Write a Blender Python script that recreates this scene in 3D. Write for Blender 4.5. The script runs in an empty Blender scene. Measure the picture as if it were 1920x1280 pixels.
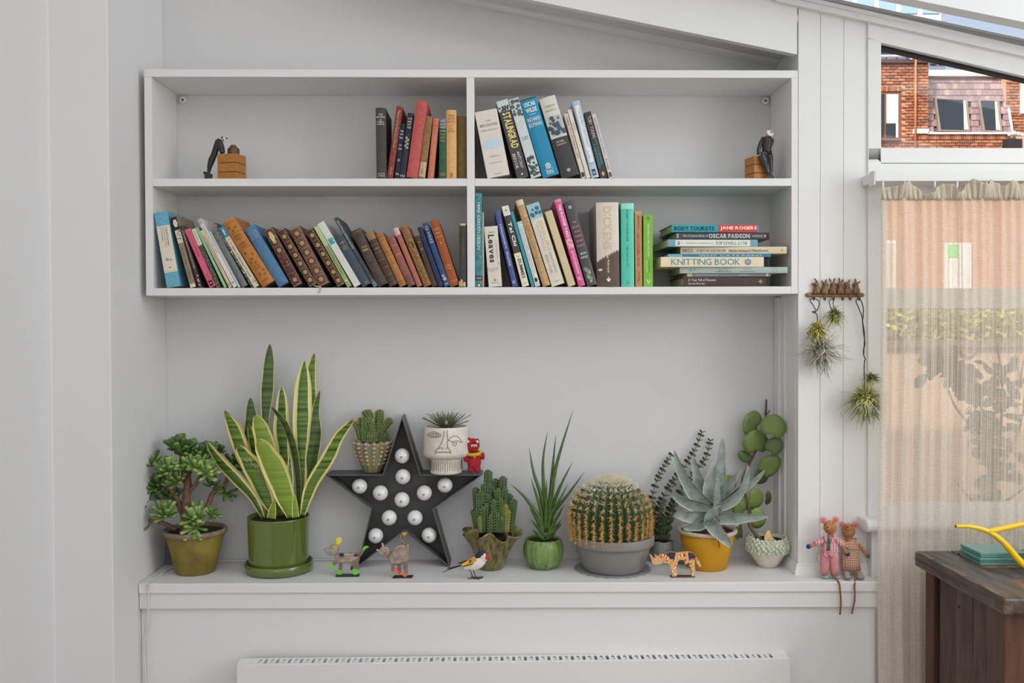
import bpy, bmesh, math, random
from mathutils import Vector, Matrix, noise as mnoise
PI = math.pi
scene = bpy.context.scene
COL = scene.collection

# ---------------------------------------------------------------- camera
FPX = 1700.0
CAM = Vector((0.8466, -2.2787, 1.35))
YAW, PIT, ROL = 0.0204, -0.0146, -0.0037
_f = Vector((math.sin(YAW), math.cos(YAW), 0)); _r = Vector((math.cos(YAW), -math.sin(YAW), 0)); _u = Vector((0, 0, 1))
CF = _f * math.cos(PIT) + _u * math.sin(PIT)
_u2 = _u * math.cos(PIT) - _f * math.sin(PIT)
CR = _r * math.cos(ROL) + _u2 * math.sin(ROL)
CU = _u2 * math.cos(ROL) - _r * math.sin(ROL)
cam_data = bpy.data.cameras.new('camera')
cam_data.sensor_width = 36.0
cam_data.lens = FPX / 1920 * 36
cam_data.clip_start = 0.05
cam_data.clip_end = 300
cam = bpy.data.objects.new('camera', cam_data)
COL.objects.link(cam)
m = Matrix.Identity(4)
for i in range(3):
    m[i][0] = CR[i]; m[i][1] = CU[i]; m[i][2] = -CF[i]; m[i][3] = CAM[i]
cam.matrix_world = m
scene.camera = cam
vs = scene.view_settings
scene.display_settings.display_device = 'sRGB'
vs.view_transform = 'Standard'; vs.look = 'None'; vs.gamma = 1.0; vs.use_curve_mapping = False
vs.exposure = 0.21
scene.cycles.max_bounces = 10
scene.cycles.transparent_max_bounces = 16
scene.cycles.caustics_reflective = False
scene.cycles.caustics_refractive = False

# ---------------------------------------------------------------- daylight
world = bpy.data.worlds.new('sky'); scene.world = world
world.use_nodes = True
wn = world.node_tree.nodes; wl = world.node_tree.links
sky = wn.new('ShaderNodeTexSky')
sky.sky_type = 'NISHITA'; sky.sun_disc = False
sky.sun_elevation = math.radians(42); sky.sun_rotation = math.radians(215)
sky.air_density = 0.9; sky.dust_density = 8.0; sky.ozone_density = 1.0
haze = wn.new('ShaderNodeMix'); haze.data_type = 'RGBA'; haze.inputs['Factor'].default_value = 0.5   # thin summer haze over the whole sky
haze.inputs['B'].default_value = (2.5, 2.7, 2.9, 1)
wl.new(sky.outputs[0], haze.inputs['A']); wl.new(haze.outputs['Result'], wn['Background'].inputs[0])
wn['Background'].inputs[1].default_value = 0.25

def aim(o, target):
    d = Vector(target) - o.location
    o.rotation_euler = d.to_track_quat('-Z', 'Y').to_euler()
def sun(name, direction, strength, color, angle):
    l = bpy.data.lights.new(name, 'SUN'); l.energy = strength; l.color = color; l.angle = math.radians(angle)
    o = bpy.data.objects.new(name, l); COL.objects.link(o)
    o.rotation_euler = Vector(direction).to_track_quat('-Z', 'Y').to_euler()
def area(name, loc, target, sx, sy, power, color):
    l = bpy.data.lights.new(name, 'AREA'); l.shape = 'RECTANGLE'; l.size = sx; l.size_y = sy; l.energy = power; l.color = color
    o = bpy.data.objects.new(name, l); COL.objects.link(o); o.location = loc; aim(o, target)
sun('sun', (0.62, 0.62, -0.62), 3.3, (1.0, 0.93, 0.82), 0.6)
# daylight through the glazed roof and side glazing to the right, then two fill lights added for brightness
area('roof_daylight', (2.1, -1.5, 2.75), (0.9, -0.05, 0.9), 2.0, 2.2, 10, (1.0, 0.985, 0.955))
area('side_glazing_daylight', (3.3, -1.5, 1.75), (0.2, -0.1, 1.25), 1.8, 1.6, 33, (1.0, 0.985, 0.955))
area('rear_fill', (0.5, -4.9, 1.7), (0.8, 0, 1.2), 3.4, 2.2, 14, (1.0, 0.975, 0.92))  # unseen fill added behind the camera to brighten the room
area('ceiling_fill', (0.5, -1.7, 2.65), (0.6, -0.6, 0.4), 1.0, 1.0, 4, (1.0, 0.95, 0.88))  # overhead fill, added without any fitting

# ---------------------------------------------------------------- pixels of the photograph -> points in the room
def ray(u, v):
    return CF + CR * ((u - 960) / FPX) - CU * ((v - 640) / FPX)
def aty(u, v, Y):
    d = ray(u, v); return CAM + d * ((Y - CAM.y) / d.y)
def atz(u, v, Z):
    d = ray(u, v); return CAM + d * ((Z - CAM.z) / d.z)
def mpp(Y):                                    # metres per photo pixel at depth Y
    return (Y - CAM.y) / FPX

# ---------------------------------------------------------------- materials
def lin(c):
    c = c / 255.0
    return c / 12.92 if c <= 0.04045 else ((c + 0.055) / 1.055) ** 2.4
GAIN = 1.05
def rgb(c, g=GAIN):
    m_ = sum(c) / 3
    return tuple(min(0.92, lin(x * 0.93 + m_ * 0.07) * g) for x in c) + (1.0,)
_M = {}
def mat(name, c, rough=0.5, noise=None, bump=None, metal=0.0, spec=0.4, coat=0.0, trans=0.0, stretch=None, gain=GAIN):
    """noise = (scale, second colour, sharpness 0..1, centre); bump = (scale, strength)"""
    key = name
    if key in _M: return _M[key]
    mt = bpy.data.materials.new(name); mt.use_nodes = True; _M[key] = mt
    nt = mt.node_tree; b = nt.nodes['Principled BSDF']
    b.inputs['Base Color'].default_value = rgb(c, gain)
    b.inputs['Roughness'].default_value = rough
    b.inputs['Metallic'].default_value = metal
    b.inputs['Specular IOR Level'].default_value = spec
    b.inputs['Coat Weight'].default_value = coat
    b.inputs['Coat Roughness'].default_value = 0.08
    b.inputs['Transmission Weight'].default_value = trans
    tc = None
    if noise or bump:
        tc = nt.nodes.new('ShaderNodeTexCoord'); src = tc.outputs['Object']
        if stretch:
            mp = nt.nodes.new('ShaderNodeMapping'); mp.inputs['Scale'].default_value = stretch
            nt.links.new(src, mp.inputs['Vector']); src = mp.outputs['Vector']
    if noise:
        sc, c2, sharp, mid = noise
        n = nt.nodes.new('ShaderNodeTexNoise'); n.inputs['Scale'].default_value = sc; n.inputs['Detail'].default_value = 5
        nt.links.new(src, n.inputs['Vector'])
        r = nt.nodes.new('ShaderNodeValToRGB')
        w = 0.26 * (1 - sharp) + 0.02
        r.color_ramp.elements[0].position = max(0, mid - w); r.color_ramp.elements[1].position = min(1, mid + w)
        r.color_ramp.elements[0].color = rgb(c, gain); r.color_ramp.elements[1].color = rgb(c2, gain)
        nt.links.new(n.outputs['Fac'], r.inputs['Fac']); nt.links.new(r.outputs['Color'], b.inputs['Base Color'])
    if bump:
        n2 = nt.nodes.new('ShaderNodeTexNoise'); n2.inputs['Scale'].default_value = bump[0]; n2.inputs['Detail'].default_value = 3
        nt.links.new(src, n2.inputs['Vector'])
        bp = nt.nodes.new('ShaderNodeBump'); bp.inputs['Strength'].default_value = bump[1]; bp.inputs['Distance'].default_value = 0.002
        nt.links.new(n2.outputs['Fac'], bp.inputs['Height']); nt.links.new(bp.outputs['Normal'], b.inputs['Normal'])
    return mt
_nc = [0]
def cmat(c, rough=0.55, **k):                  # a plain paint of one colour
    return mat('paint_%d_%d_%d_%d' % (c[0], c[1], c[2], int(rough * 100)), c, rough, **k)

WHITE = mat('white_gloss_paint', (222, 221, 219), 0.42, bump=(220, 0.05), spec=0.3)
WALL = mat('white_emulsion', (219, 218, 218), 0.85, bump=(260, 0.12), spec=0.2)
ALCOVE = mat('pale_grey_lining_paper', (208, 208, 209), 0.9, bump=(420, 0.2), spec=0.15)

# ---------------------------------------------------------------- mesh building
ORG = {}
class MB:
    def __init__(s): s.v = []; s.f = []; s.uv = []; s.useuv = False
    def add(s, vs_, fs, uvs=None):
        o = len(s.v); s.v += [Vector(p) for p in vs_]; s.f += [tuple(i + o for i in f) for f in fs]
        if uvs: s.useuv = True; s.uv += list(uvs)
        else: s.uv += [(0.5, 0.5)] * len(vs_)
        return s
    def box(s, lo, hi):
        x0, y0, z0 = lo; x1, y1, z1 = hi
        return s.add([(x0,y0,z0),(x1,y0,z0),(x1,y1,z0),(x0,y1,z0),(x0,y0,z1),(x1,y0,z1),(x1,y1,z1),(x0,y1,z1)],
              [(0,3,2,1),(4,5,6,7),(0,1,5,4),(1,2,6,5),(2,3,7,6),(3,0,4,7)])
    def rbox(s, lo, hi, r, mtx=None, seg=1):   # box with rounded edges
        bm = bmesh.new(); bmesh.ops.create_cube(bm, size=1)
        c = [(a + b) / 2 for a, b in zip(lo, hi)]; d = [b - a for a, b in zip(lo, hi)]
        for v in bm.verts: v.co = Vector((c[0] + v.co.x * d[0], c[1] + v.co.y * d[1], c[2] + v.co.z * d[2]))
        bmesh.ops.bevel(bm, geom=bm.edges[:], offset=min(r, min(d) * 0.45), segments=seg, profile=0.5, affect='EDGES')
        bm.verts.index_update()
        vv = [v.co.copy() for v in bm.verts]
        if mtx: vv = [mtx @ p for p in vv]
        s.add(vv, [[v.index for v in f.verts] for f in bm.faces]); bm.free(); return s
    def prism(s, poly, depth):                 # poly: list of points, depth: extrusion vector
        n = len(poly); d = Vector(depth); p = [Vector(a) for a in poly]
        return s.add(p + [a + d for a in p], [tuple(range(n)), tuple(range(2 * n - 1, n - 1, -1))] + [(i, n + i, n + (i + 1) % n, (i + 1) % n) for i in range(n)])
    def lathe(s, prof, c, seg=32, fn=None, close_bottom=True, close_top=False):   # prof: (radius, z) bottom -> top
        vv = []; ff = []; uu = []
        for j, (r, z) in enumerate(prof):
            for i in range(seg):
                a = 2 * PI * i / seg
                p = Vector((r * math.cos(a), r * math.sin(a), z))
                if fn: p = fn(p, a, j)
                vv.append(p + Vector(c)); uu.append((i / seg, j / max(1, len(prof) - 1)))
        for j in range(len(prof) - 1):
            for i in range(seg):
                k = (i + 1) % seg
                ff.append((j * seg + i, j * seg + k, (j + 1) * seg + k, (j + 1) * seg + i))
        if close_bottom: ff.append(tuple(range(seg - 1, -1, -1)))
        if close_top: ff.append(tuple((len(prof) - 1) * seg + i for i in range(seg)))
        return s.add(vv, ff, uu)
    def tube(s, path, rad, seg=8, flat=None, cap=True, up=None):    # rad: number or list; flat: (sx, sy) section scaling
        P = [Vector(p) for p in path]; n = len(P)
        R = [rad] * n if not isinstance(rad, (list, tuple)) else rad
        t = (P[1] - P[0]).normalized()
        a = Vector(up) if up else (Vector((0, 0, 1)) if abs(t.z) < 0.9 else Vector((0, 1, 0)))
        x = a.cross(t)
        if x.length < 1e-6: x = Vector((1, 0, 0)).cross(t)
        x.normalize(); vv = []; ff = []; uu = []
        fx, fy = flat or (1, 1)
        for i in range(n):
            if i == 0: tt = P[1] - P[0]
            elif i == n - 1: tt = P[-1] - P[-2]
            else: tt = P[i + 1] - P[i - 1]
            tt.normalize(); x = x - tt * x.dot(tt); x.normalize(); y = tt.cross(x)
            for k in range(seg):
                an = 2 * PI * k / seg
                vv.append(P[i] + x * (math.cos(an) * R[i] * fx) + y * (math.sin(an) * R[i] * fy)); uu.append((k / seg, i / (n - 1)))
        for i in range(n - 1):
            for k in range(seg):
                q = (k + 1) % seg
                ff.append((i * seg + k, i * seg + q, (i + 1) * seg + q, (i + 1) * seg + k))
        if cap: ff += [tuple(range(seg - 1, -1, -1)), tuple((n - 1) * seg + k for k in range(seg))]
        return s.add(vv, ff, uu)
    def ball(s, c, r, seg=12, rings=8, mtx=None):
        rx, ry, rz = (r, r, r) if not isinstance(r, (tuple, list)) else r
        vv = []; ff = []; c = Vector(c)
        for j in range(1, rings):
            ph = PI * j / rings
            for i in range(seg):
                a = 2 * PI * i / seg
                p = Vector((rx * math.sin(ph) * math.cos(a), ry * math.sin(ph) * math.sin(a), -rz * math.cos(ph)))
                vv.append((mtx @ p if mtx else p) + c)
        b = Vector((0, 0, -rz)); t = Vector((0, 0, rz))
        vv += [(mtx @ b if mtx else b) + c, (mtx @ t if mtx else t) + c]
        nb = len(vv) - 2
        for j in range(rings - 2):
            for i in range(seg):
                k = (i + 1) % seg; ff.append((j * seg + i, j * seg + k, (j + 1) * seg + k, (j + 1) * seg + i))
        for i in range(seg):
            k = (i + 1) % seg; ff.append((nb, k, i)); ff.append((nb + 1, (rings - 2) * seg + i, (rings - 2) * seg + k))
        return s.add(vv, ff)
    def ribbon(s, path, widths, sides, thick=0.002, curl=0.0, n=6):   # a leaf: centre line, half widths, side vectors, with thickness
        vv = []; ff = []; uu = []; m_ = len(path)
        P = [Vector(p) for p in path]
        for layer in (0, 1):
            for i in range(m_):
                t = (P[min(i + 1, m_ - 1)] - P[max(i - 1, 0)]).normalized()
                sd = Vector(sides[i] if isinstance(sides, list) else sides); sd = (sd - t * sd.dot(t)).normalized()
                nm = sd.cross(t).normalized()
                for k in range(n + 1):
                    q = k / n * 2 - 1
                    off = nm * (curl * widths[i] * (q * q) + (thick * (1 - 0.8 * q * q) if layer else 0))
                    vv.append(P[i] + sd * (q * widths[i]) + off); uu.append((k / n, i / (m_ - 1)))
        L = m_ * (n + 1)
        for layer in (0, 1):
            for i in range(m_ - 1):
                for k in range(n):
                    a = layer * L + i * (n + 1) + k
                    q = (a, a + 1, a + n + 2, a + n + 1)
                    ff.append(q if layer else q[::-1])
        for i in range(m_ - 1):
            for k in (0, n):
                a = i * (n + 1) + k; b = a + n + 1
                q = (a, b, b + L, a + L); ff.append(q if k == 0 else q[::-1])
        for i in (0, m_ - 1):
            for k in range(n):
                a = i * (n + 1) + k; q = (a, a + 1, a + 1 + L, a + L); ff.append(q if i == 0 else q[::-1])
        return s.add(vv, ff, uu)
    def build(s, name, material=None, parent=None, smooth=False, org=None, local=False):
        o0 = Vector((0, 0, 0)) if local else (Vector(org) if org else (ORG.get(parent.name, Vector()) if parent else Vector()))
        me = bpy.data.meshes.new(name)
        me.from_pydata([p - o0 for p in s.v], [], s.f)
        if s.useuv:
            ul = me.uv_layers.new(name='UVMap')
            li = [0] * len(me.loops); me.loops.foreach_get('vertex_index', li)
            fl = [c for i in li for c in s.uv[i]]
            ul.data.foreach_set('uv', fl)
        if material: me.materials.append(material)
        if smooth: me.polygons.foreach_set('use_smooth', [True] * len(me.polygons))
        me.update()
        o = bpy.data.objects.new(name, me); COL.objects.link(o)
        if parent: o.parent = parent; ORG[o.name] = ORG.get(parent.name, Vector())
        else:
            if org: o.location = o0
            ORG[o.name] = o0
        return o
def tag(o, label=None, cat=None, group=None, kind=None):
    if label: o['label'] = label
    if cat: o['category'] = cat
    if group: o['group'] = group
    if kind: o['kind'] = kind
    return o
def thing(name, label, cat, loc, group=None, rot=None):
    o = bpy.data.objects.new(name, None); COL.objects.link(o); o.location = loc; o.empty_display_size = 0.02
    if rot: o.rotation_euler = rot
    ORG[o.name] = Vector(loc)
    return tag(o, label, cat, group)
def struct(name):
    o = bpy.data.objects.new(name, None); COL.objects.link(o); o['kind'] = 'structure'; o.empty_display_size = 0.05
    ORG[o.name] = Vector((0, 0, 0)); return o
def edge_bevel(o, w=0.0012, seg=2, angle=40):
    b = o.modifiers.new('edges', 'BEVEL'); b.width = w; b.segments = seg; b.limit_method = 'ANGLE'; b.angle_limit = math.radians(angle); return o
def fuse(o, voxel, it=6):                       # melts overlapping volumes into one continuous skin
    r = o.modifiers.new('skin', 'REMESH'); r.mode = 'VOXEL'; r.voxel_size = voxel; r.use_smooth_shade = True
    if it:
        q = o.modifiers.new('soft', 'SMOOTH'); q.iterations = it; q.factor = 0.5
    return o
def smoothpath(pts, n=4):                       # Catmull-Rom through the points
    P = [Vector(p) for p in pts]; out = []
    for i in range(len(P) - 1):
        a = P[max(i - 1, 0)]; b = P[i]; c = P[i + 1]; d = P[min(i + 2, len(P) - 1)]
        for k in range(n):
            t = k / n
            out.append(0.5 * ((2 * b) + (c - a) * t + (2 * a - 5 * b + 4 * c - d) * t * t + (3 * b - a - 3 * c + d) * t ** 3))
    out.append(P[-1]); return out
def lerp(a, b, t): return a + (b - a) * t
def curve1(vals, t):                            # piecewise linear list sampled at t in 0..1
    x = t * (len(vals) - 1); i = min(int(x), len(vals) - 2); return lerp(vals[i], vals[i + 1], x - i)
def zoomer(ox, oy, s): return lambda x, y: (ox + x / s, oy + y / s)

# glyph outlines of the built-in typeface, made once
GLY = {}; GLYB = {}
def make_glyphs(store, weight):
    chars = "ABCDEFGHIJKLMNOPQRSTUVWXYZabcdefghijklmnopqrstuvwxyz0123456789.'&-:"
    obs = []
    for ch in chars:
        cu = bpy.data.curves.new('glyph', 'FONT'); cu.body = ch; cu.resolution_u = 2; cu.offset = weight
        o = bpy.data.objects.new('glyph', cu); COL.objects.link(o); obs.append((ch, o, cu))
    dg = bpy.context.evaluated_depsgraph_get()
    for ch, o, cu in obs:
        me = bpy.data.meshes.new_from_object(o.evaluated_get(dg))
        vv = [v.co.to_2d() for v in me.vertices]; ff = [tuple(p.vertices) for p in me.polygons]
        store[ch] = (vv, ff, min([p.x for p in vv], default=0), max([p.x for p in vv], default=0.3))
        bpy.data.meshes.remove(me)
    for ch, o, cu in obs:
        bpy.data.objects.remove(o); bpy.data.curves.remove(cu)
make_glyphs(GLY, 0.0); make_glyphs(GLYB, 0.028)
BOLD = {'STALINGRAD', 'BODY TOURISTS', 'JANE ROGERS', 'OSCAR FASHION', 'DICKENS', 'Tai Chi', 'THE FLOWER YARD', 'DUMMIES', 'Leaves', 'faber', 'OSCAR', 'WILDE'}
def text2d(s, gap=0.07):                        # -> verts, faces and bounding box of a line of lettering
    x = 0; V = []; F = []; G_ = GLYB if s in BOLD else GLY
    for ch in s:
        if ch == ' ' or ch not in G_: x += 0.28; continue
        vv, ff, a, b = G_[ch]; o = len(V)
        V += [(p.x - a + x, p.y) for p in vv]; F += [tuple(i + o for i in f) for f in ff]
        x += b - a + gap
    xs = [p[0] for p in V]; ys = [p[1] for p in V]
    return V, F, (min(xs), max(xs), min(ys), max(ys))
# ================================================================ the room
YB = 0.1807                                     # face of the alcove's back wall
ZS = 0.7227                                     # top of the long ledge
XL = -0.0348
def pp(pts, Y): return [aty(u, v, Y) for u, v in pts]
def slab(pts, y0, y1):                          # upright board whose front outline is at depth y0
    return MB().prism(pp(pts, y0), (0, y1 - y0, 0))
def set_struct(o): o['kind'] = 'structure'; return o

set_struct(MB().box((-0.6, YB, 0), (1.75, 0.34, 3.3)).build('wall_back', ALCOVE))
plan = [(XL, YB), (XL, -0.1728), (-0.1709, -0.1728), (-0.1709, -5.5), (-0.45, -5.5), (-0.45, YB)]
wl_ = MB(); wl_.prism([Vector((x, y, 0)) for x, y in plan][::-1], (0, 0, 3.3))
set_struct(edge_bevel(wl_.build('wall_left', WALL), 0.003, 2))
floor_m = mat('oak_floor', (156, 144, 130), 0.4, noise=(6, (130, 116, 102), 0.2, 0.5), stretch=(1, 12, 1))
fl = MB().box((-0.45, -5.5, -0.08), (4.5, -0.02, 0)); set_struct(fl.build('floor', floor_m))
# plastered ceiling over the left of the room (the right is glazed); unseen block above it, added to keep the sun out of the room
set_struct(MB().box((-0.45, -5.5, 3.0), (0.9, 0.34, 3.3)).build('ceiling', WALL))
set_struct(MB().box((-0.6, -6.2, 3.3), (0.9, 0.5, 5.2)).build('upper_sun_block', mat('yellow_brick', (170, 140, 100), 0.9)))
set_struct(MB().box((3.4, -5.5, 0), (3.6, -0.3, 1.9)).build('wall_right_far', WALL))

# ---- sloping fascia above the alcove, and the soffit behind it
tr = struct('trim_1')
slab([(1494.5, 102), (1494.5, 3.5), (1478, -0.5), (600, -208), (600, -81)], -0.004, 0.016).build('fascia_board', WHITE, tr)
lo = pp([(1490, 97), (760, -56)], 0.016); bk = [aty(1486, 122, YB), aty(760, -24, YB)]
sof = MB().prism([lo[0], bk[0], bk[1], lo[1]], (0, 0, 0.02)); sof.build('soffit', ALCOVE, tr)
st = MB().prism(pp([(1469, 129.5), (1469, 121), (700, -35), (700, -27)], YB - 0.001), (0, -0.03, 0.004)); st.build('cover_strip', WHITE, tr)

# ---- right-hand pier: tongue and groove boards, plus the return into the alcove
wr = struct('wall_right')
joints = [1497.5, 1538, 1581.5, 1627.5]
def roof_v(u): return 7 + (u - 1480) * 0.2225
for i in range(3):
    a, b = joints[i], joints[i + 1]
    x0 = aty(a, 600, 0).x; x1 = aty(b, 600, 0).x - 0.0009
    zt0 = aty(a, roof_v(a), 0).z; zt1 = aty(b, roof_v(b), 0).z
    if i == 0: x0 = 1.6175
    q = MB().prism([(x0, 0, 0.0), (x1, 0, 0.0), (x1, 0, zt1), (x0, 0, zt0)], (0, 0.0016, 0))
    edge_bevel(q.build('plank', WHITE, wr), 0.0009, 2)
MB().box((1.6175, 0.0017, 0.0), (1.80, YB, 2.12)).build('pier_core', WHITE, wr)
rt = MB(); zr0, zr1 = ZS, 1.4344
rt.box((1.6165, 0.02, ZS), (1.6185, YB - .001, 1.43)); rt.build('return_lining', WHITE, wr)
for y0, y1, dx in ((0.135, 0.1795, 0.006), (0.094, 0.097, 0.0035)):
    edge_bevel(MB().box((1.6165 - dx, y0, ZS), (1.617, y1, 1.43)).build('corner_bead', WHITE, wr), 0.0012, 2)

# ---- moulded skirting standing on the ledge round the foot of the pier
sk_prof = [(0.0, 0.0), (0.0095, 0.0), (0.0095, 0.010), (0.0075, 0.0125), (0.0075, 0.0165), (0.0045, 0.0215), (0.0045, 0.0245), (0.002, 0.028), (0.0, 0.028)]
sk = MB(); n = len(sk_prof); xs_end = aty(1626, 1060, 0).x
ring = []
for (o_, z) in sk_prof:                         # along the alcove return, mitred at the corner, along the boards
    ring.append([(1.6165 - o_, YB, ZS + z), (1.6165 - o_, -o_, ZS + z), (xs_end, -o_, ZS + z)])
V = []; F = []
for col in range(3):
    for r_ in ring: V.append(r_[col])
for col in range(2):
    for i in range(n - 1):
        F.append((col * n + i, (col + 1) * n + i, (col + 1) * n + i + 1, col * n + i + 1))
sk.add(V, F + [tuple(2 * n + i for i in range(n))]); set_struct(sk.build('baseboard_right', WHITE))

# ---- the long ledge with its stepped front, over a panelled casing
led = struct('trim_2')
yl, yr = -0.0297, -0.0745; xr = aty(1648, 1091, -0.0745).x
def ledge_poly(off, z): 
    return [Vector((XL + 0.0015, yl + off, z)), Vector((xr, yr + off, z)), Vector((xr, 0.0, z)), Vector((1.6165, 0.0, z)), Vector((1.6165, YB, z)), Vector((XL + 0.0015, YB, z))]
edge_bevel(MB().prism(ledge_poly(0, ZS)[::-1], (0, 0, -0.0245)).build('ledge_board', WHITE, led), 0.0018, 2)
def front(off, z0, z1, x0, x1, th):
    f0 = lambda x: yl + (yr - yl) * (x - XL) / (xr - XL) + off
    return MB().prism([Vector((x0, f0(x0), z0)), Vector((x1, f0(x1), z0)), Vector((x1, f0(x1), z1)), Vector((x0, f0(x0), z1))], (0, th, 0))
edge_bevel(front(0.006, ZS - 0.0645, ZS - 0.0247, XL + 0.0015, xr - 0.001, 0.03).build('apron_board', WHITE, led), 0.0012, 2)
front(0.016, 0.0, ZS - 0.0647, XL + 0.014, xr - 0.003, 0.02).build('casing_panel', WHITE, led)
front(0.020, 0.0, ZS - 0.0647, XL + 0.0015, XL + 0.0135, 0.02).build('scribe_strip', WHITE, led)

# ---- glazed roof to the right
rf = struct('window_3')
RY = -0.012
slab([(1455, 1), (1455, -10), (2400, 200), (2400, 212.9)], RY - 0.006, RY + 0.05).build('sill_rail', WHITE, rf)
slab([(1460, -10), (1470, -16), (2400, 197.3), (2400, 202.7)], RY, RY + 0.03).build('lower_rail', WHITE, rf)
GREY = mat('grey_rubber_gasket', (140, 140, 138), 0.5)
slab([(1500, -6), (1503, -14), (2400, 178.7), (2400, 199)], RY + 0.0, RY + 0.045).build('gasket', GREY, rf)
slab([(1500, -10.5), (1503, -16), (2400, 174.8), (2400, 178.2)], RY - 0.002, RY + 0.045).build('aluminium_bead', mat('grey_aluminium', (160, 162, 163), 0.4), rf)
ga = aty(1521, -3, RY); gb = aty(1920, 78, RY)
def zroof(x): return ga.z + (gb.z - ga.z) * (x - ga.x) / (gb.x - ga.x)
def glass_mat(name, tint=(0.95, 0.97, 0.96), refl=0.015):
    mt = bpy.data.materials.new(name); mt.use_nodes = True; nt = mt.node_tree; nt.nodes.clear()
    out = nt.nodes.new('ShaderNodeOutputMaterial'); mx = nt.nodes.new('ShaderNodeMixShader')
    t = nt.nodes.new('ShaderNodeBsdfTransparent'); t.inputs[0].default_value = tint + (1,)
    g = nt.nodes.new('ShaderNodeBsdfGlossy'); g.inputs['Roughness'].default_value = 0.02
    mx.inputs[0].default_value = refl
    nt.links.new(t.outputs[0], mx.inputs[1]); nt.links.new(g.outputs[0], mx.inputs[2]); nt.links.new(mx.outputs[0], out.inputs[0])
    return mt
GLASS = glass_mat('window_glass'); RGLASS = glass_mat('roof_glass', (0.90, 0.95, 0.97), 0.02)
x0, x1 = 1.3, 3.0
MB().prism([(x0, 0.03, zroof(x0) + .165), (x1, 0.03, zroof(x1) + .165), (x1, -2.6, zroof(x1) + .165), (x0, -2.6, zroof(x0) + .165)], (0, 0, 0.006)).build('pane', RGLASS, rf)
for y0, y1 in ((-0.115, -0.074), (-0.95, -0.91), (-1.8, -1.76)):
    b = MB().prism([(x0 - .6, y0, zroof(x0 - .6) + 0.002), (x1, y0, zroof(x1) + 0.002), (x1, y0, zroof(x1) + 0.16), (x0 - .6, y0, zroof(x0 - .6) + 0.16)], (0, y1 - y0, 0))
    b.build('rafter', WHITE, rf)

# ---- side window: sloping upper light over a tall light behind the curtain
w1 = struct('window_1')
WY = -0.006
def wslab(pts, y0=WY, y1=0.05, name='frame_rail', mt=WHITE, par=w1, bev=0.0015):
    o = slab(pts, y0, y1).build(name, mt, par)
    return edge_bevel(o, bev, 2) if bev else o
wslab([(1627.5, 1072), (1652.5, 1072), (1652.5, 78), (1627.5, 72)], name='frame_stile')
wslab([(1627.5, 71), (1627.5, 41), (2400, 212.6), (2400, 255.4), (1652.5, 80)], y1=0.010, name='frame_head')
wslab([(1627.8, 305), (2400, 306), (2400, 278), (1627.8, 277)], name='frame_transom')
wslab([(1627.8, 371), (2400, 372), (2400, 307), (1627.8, 306)], y0=WY + 0.003, name='frame_rail')
BLACK = mat('black_rubber_seal', (14, 14, 14), 0.5)
slab([(1652.4, 79), (1652.4, 92.5), (2400, 262), (2400, 247.7)], 0.0105, 0.024).build('seal', BLACK, w1)
slab([(1652.4, 85), (2400, 266), (2400, 280), (1652.4, 279)], 0.028, 0.034).build('pane', GLASS, w1)
wslab([(2390, 1072), (2420, 1072), (2420, 216), (2390, 209)], name='frame_stile')
w2 = struct('window_2')
wslab([(1652, 578), (2400, 578), (2400, 540), (1652, 540)], y0=0.0, name='frame_rail', par=w2)
wslab([(1652, 975), (2400, 975), (2400, 946), (1652, 946)], y0=0.0, name='frame_rail', par=w2)
wslab([(1652, 946), (1662, 946), (1662, 336), (1652, 336)], y0=0.002, name='frame_stile', par=w2)
slab([(1655, 577), (1655, 336), (2400, 336), (2400, 577)], 0.026, 0.032).build('pane', GLASS, w2)
slab([(1655, 950), (1655, 577), (2400, 577), (2400, 950)], 0.026, 0.032).build('pane', GLASS, w2)
# window board with a rounded nose, on a low wall
xa = aty(1622, 985, -0.05).x; za = aty(1640, 973, -0.05).z; zb_ = aty(1640, 997, -0.05).z
bn = MB(); hh = (za - zb_) / 2; zc = (za + zb_) / 2
sec = [(0.03, zb_), (0.03, za), (-0.05, za)] + [(-0.05 - hh * math.sin(PI * k / 8), zc + hh * math.cos(PI * k / 8)) for k in range(1, 8)] + [(-0.05, zb_)]
bn.prism([Vector((xa, y, z)) for y, z in sec], (1.4, 0, 0))
edge_bevel(bn.build('window_board', WHITE, w2), 0.005, 3)
xw = aty(1634, 1030, -0.03).x
lw = MB().box((xw, -0.03, 0.0), (3.0, 0.03, zb_)); lw.build('low_wall', WALL, wr)
# ================================================================ bookcase
ZT, ZM1, ZM0, ZB = 1.9775, 1.7254, 1.7064, 1.4532
bc = thing('bookcase', 'long white painted two-tier bookcase fixed across the top of the alcove', 'bookcase', (0.8, 0.09, ZB - 0.019))
def board(name, lo, hi, par=bc): return edge_bevel(MB().box(lo, hi).build(name, WHITE, par), 0.0008, 2)
board('top_panel', (-0.0185, 0, ZT), (1.6165, YB - .001, ZT + 0.0192))
board('side_panel', (-0.0185, 0, ZB - 0.0188), (0, YB - .001, ZT - .0001)); board('side_panel', (1.6, 0, ZB - 0.0188), (1.6165, YB - .001, ZT - .0001))
board('bottom_panel', (0.0001, 0, ZB - 0.0188), (1.5999, YB - .001, ZB))
xd0 = aty(875, 240, 0).x; xd1 = aty(889.5, 240, 0).x
board('shelf', (0.0001, 0, ZM0), (xd0 - .0001, YB - .001, ZM1)); board('shelf', (xd1 + .0001, 0, ZM0), (1.5999, YB - .001, ZM1))
board('divider', (xd0, 0, ZB + .0001), (xd1, YB - .001, ZT - .0001))
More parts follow.
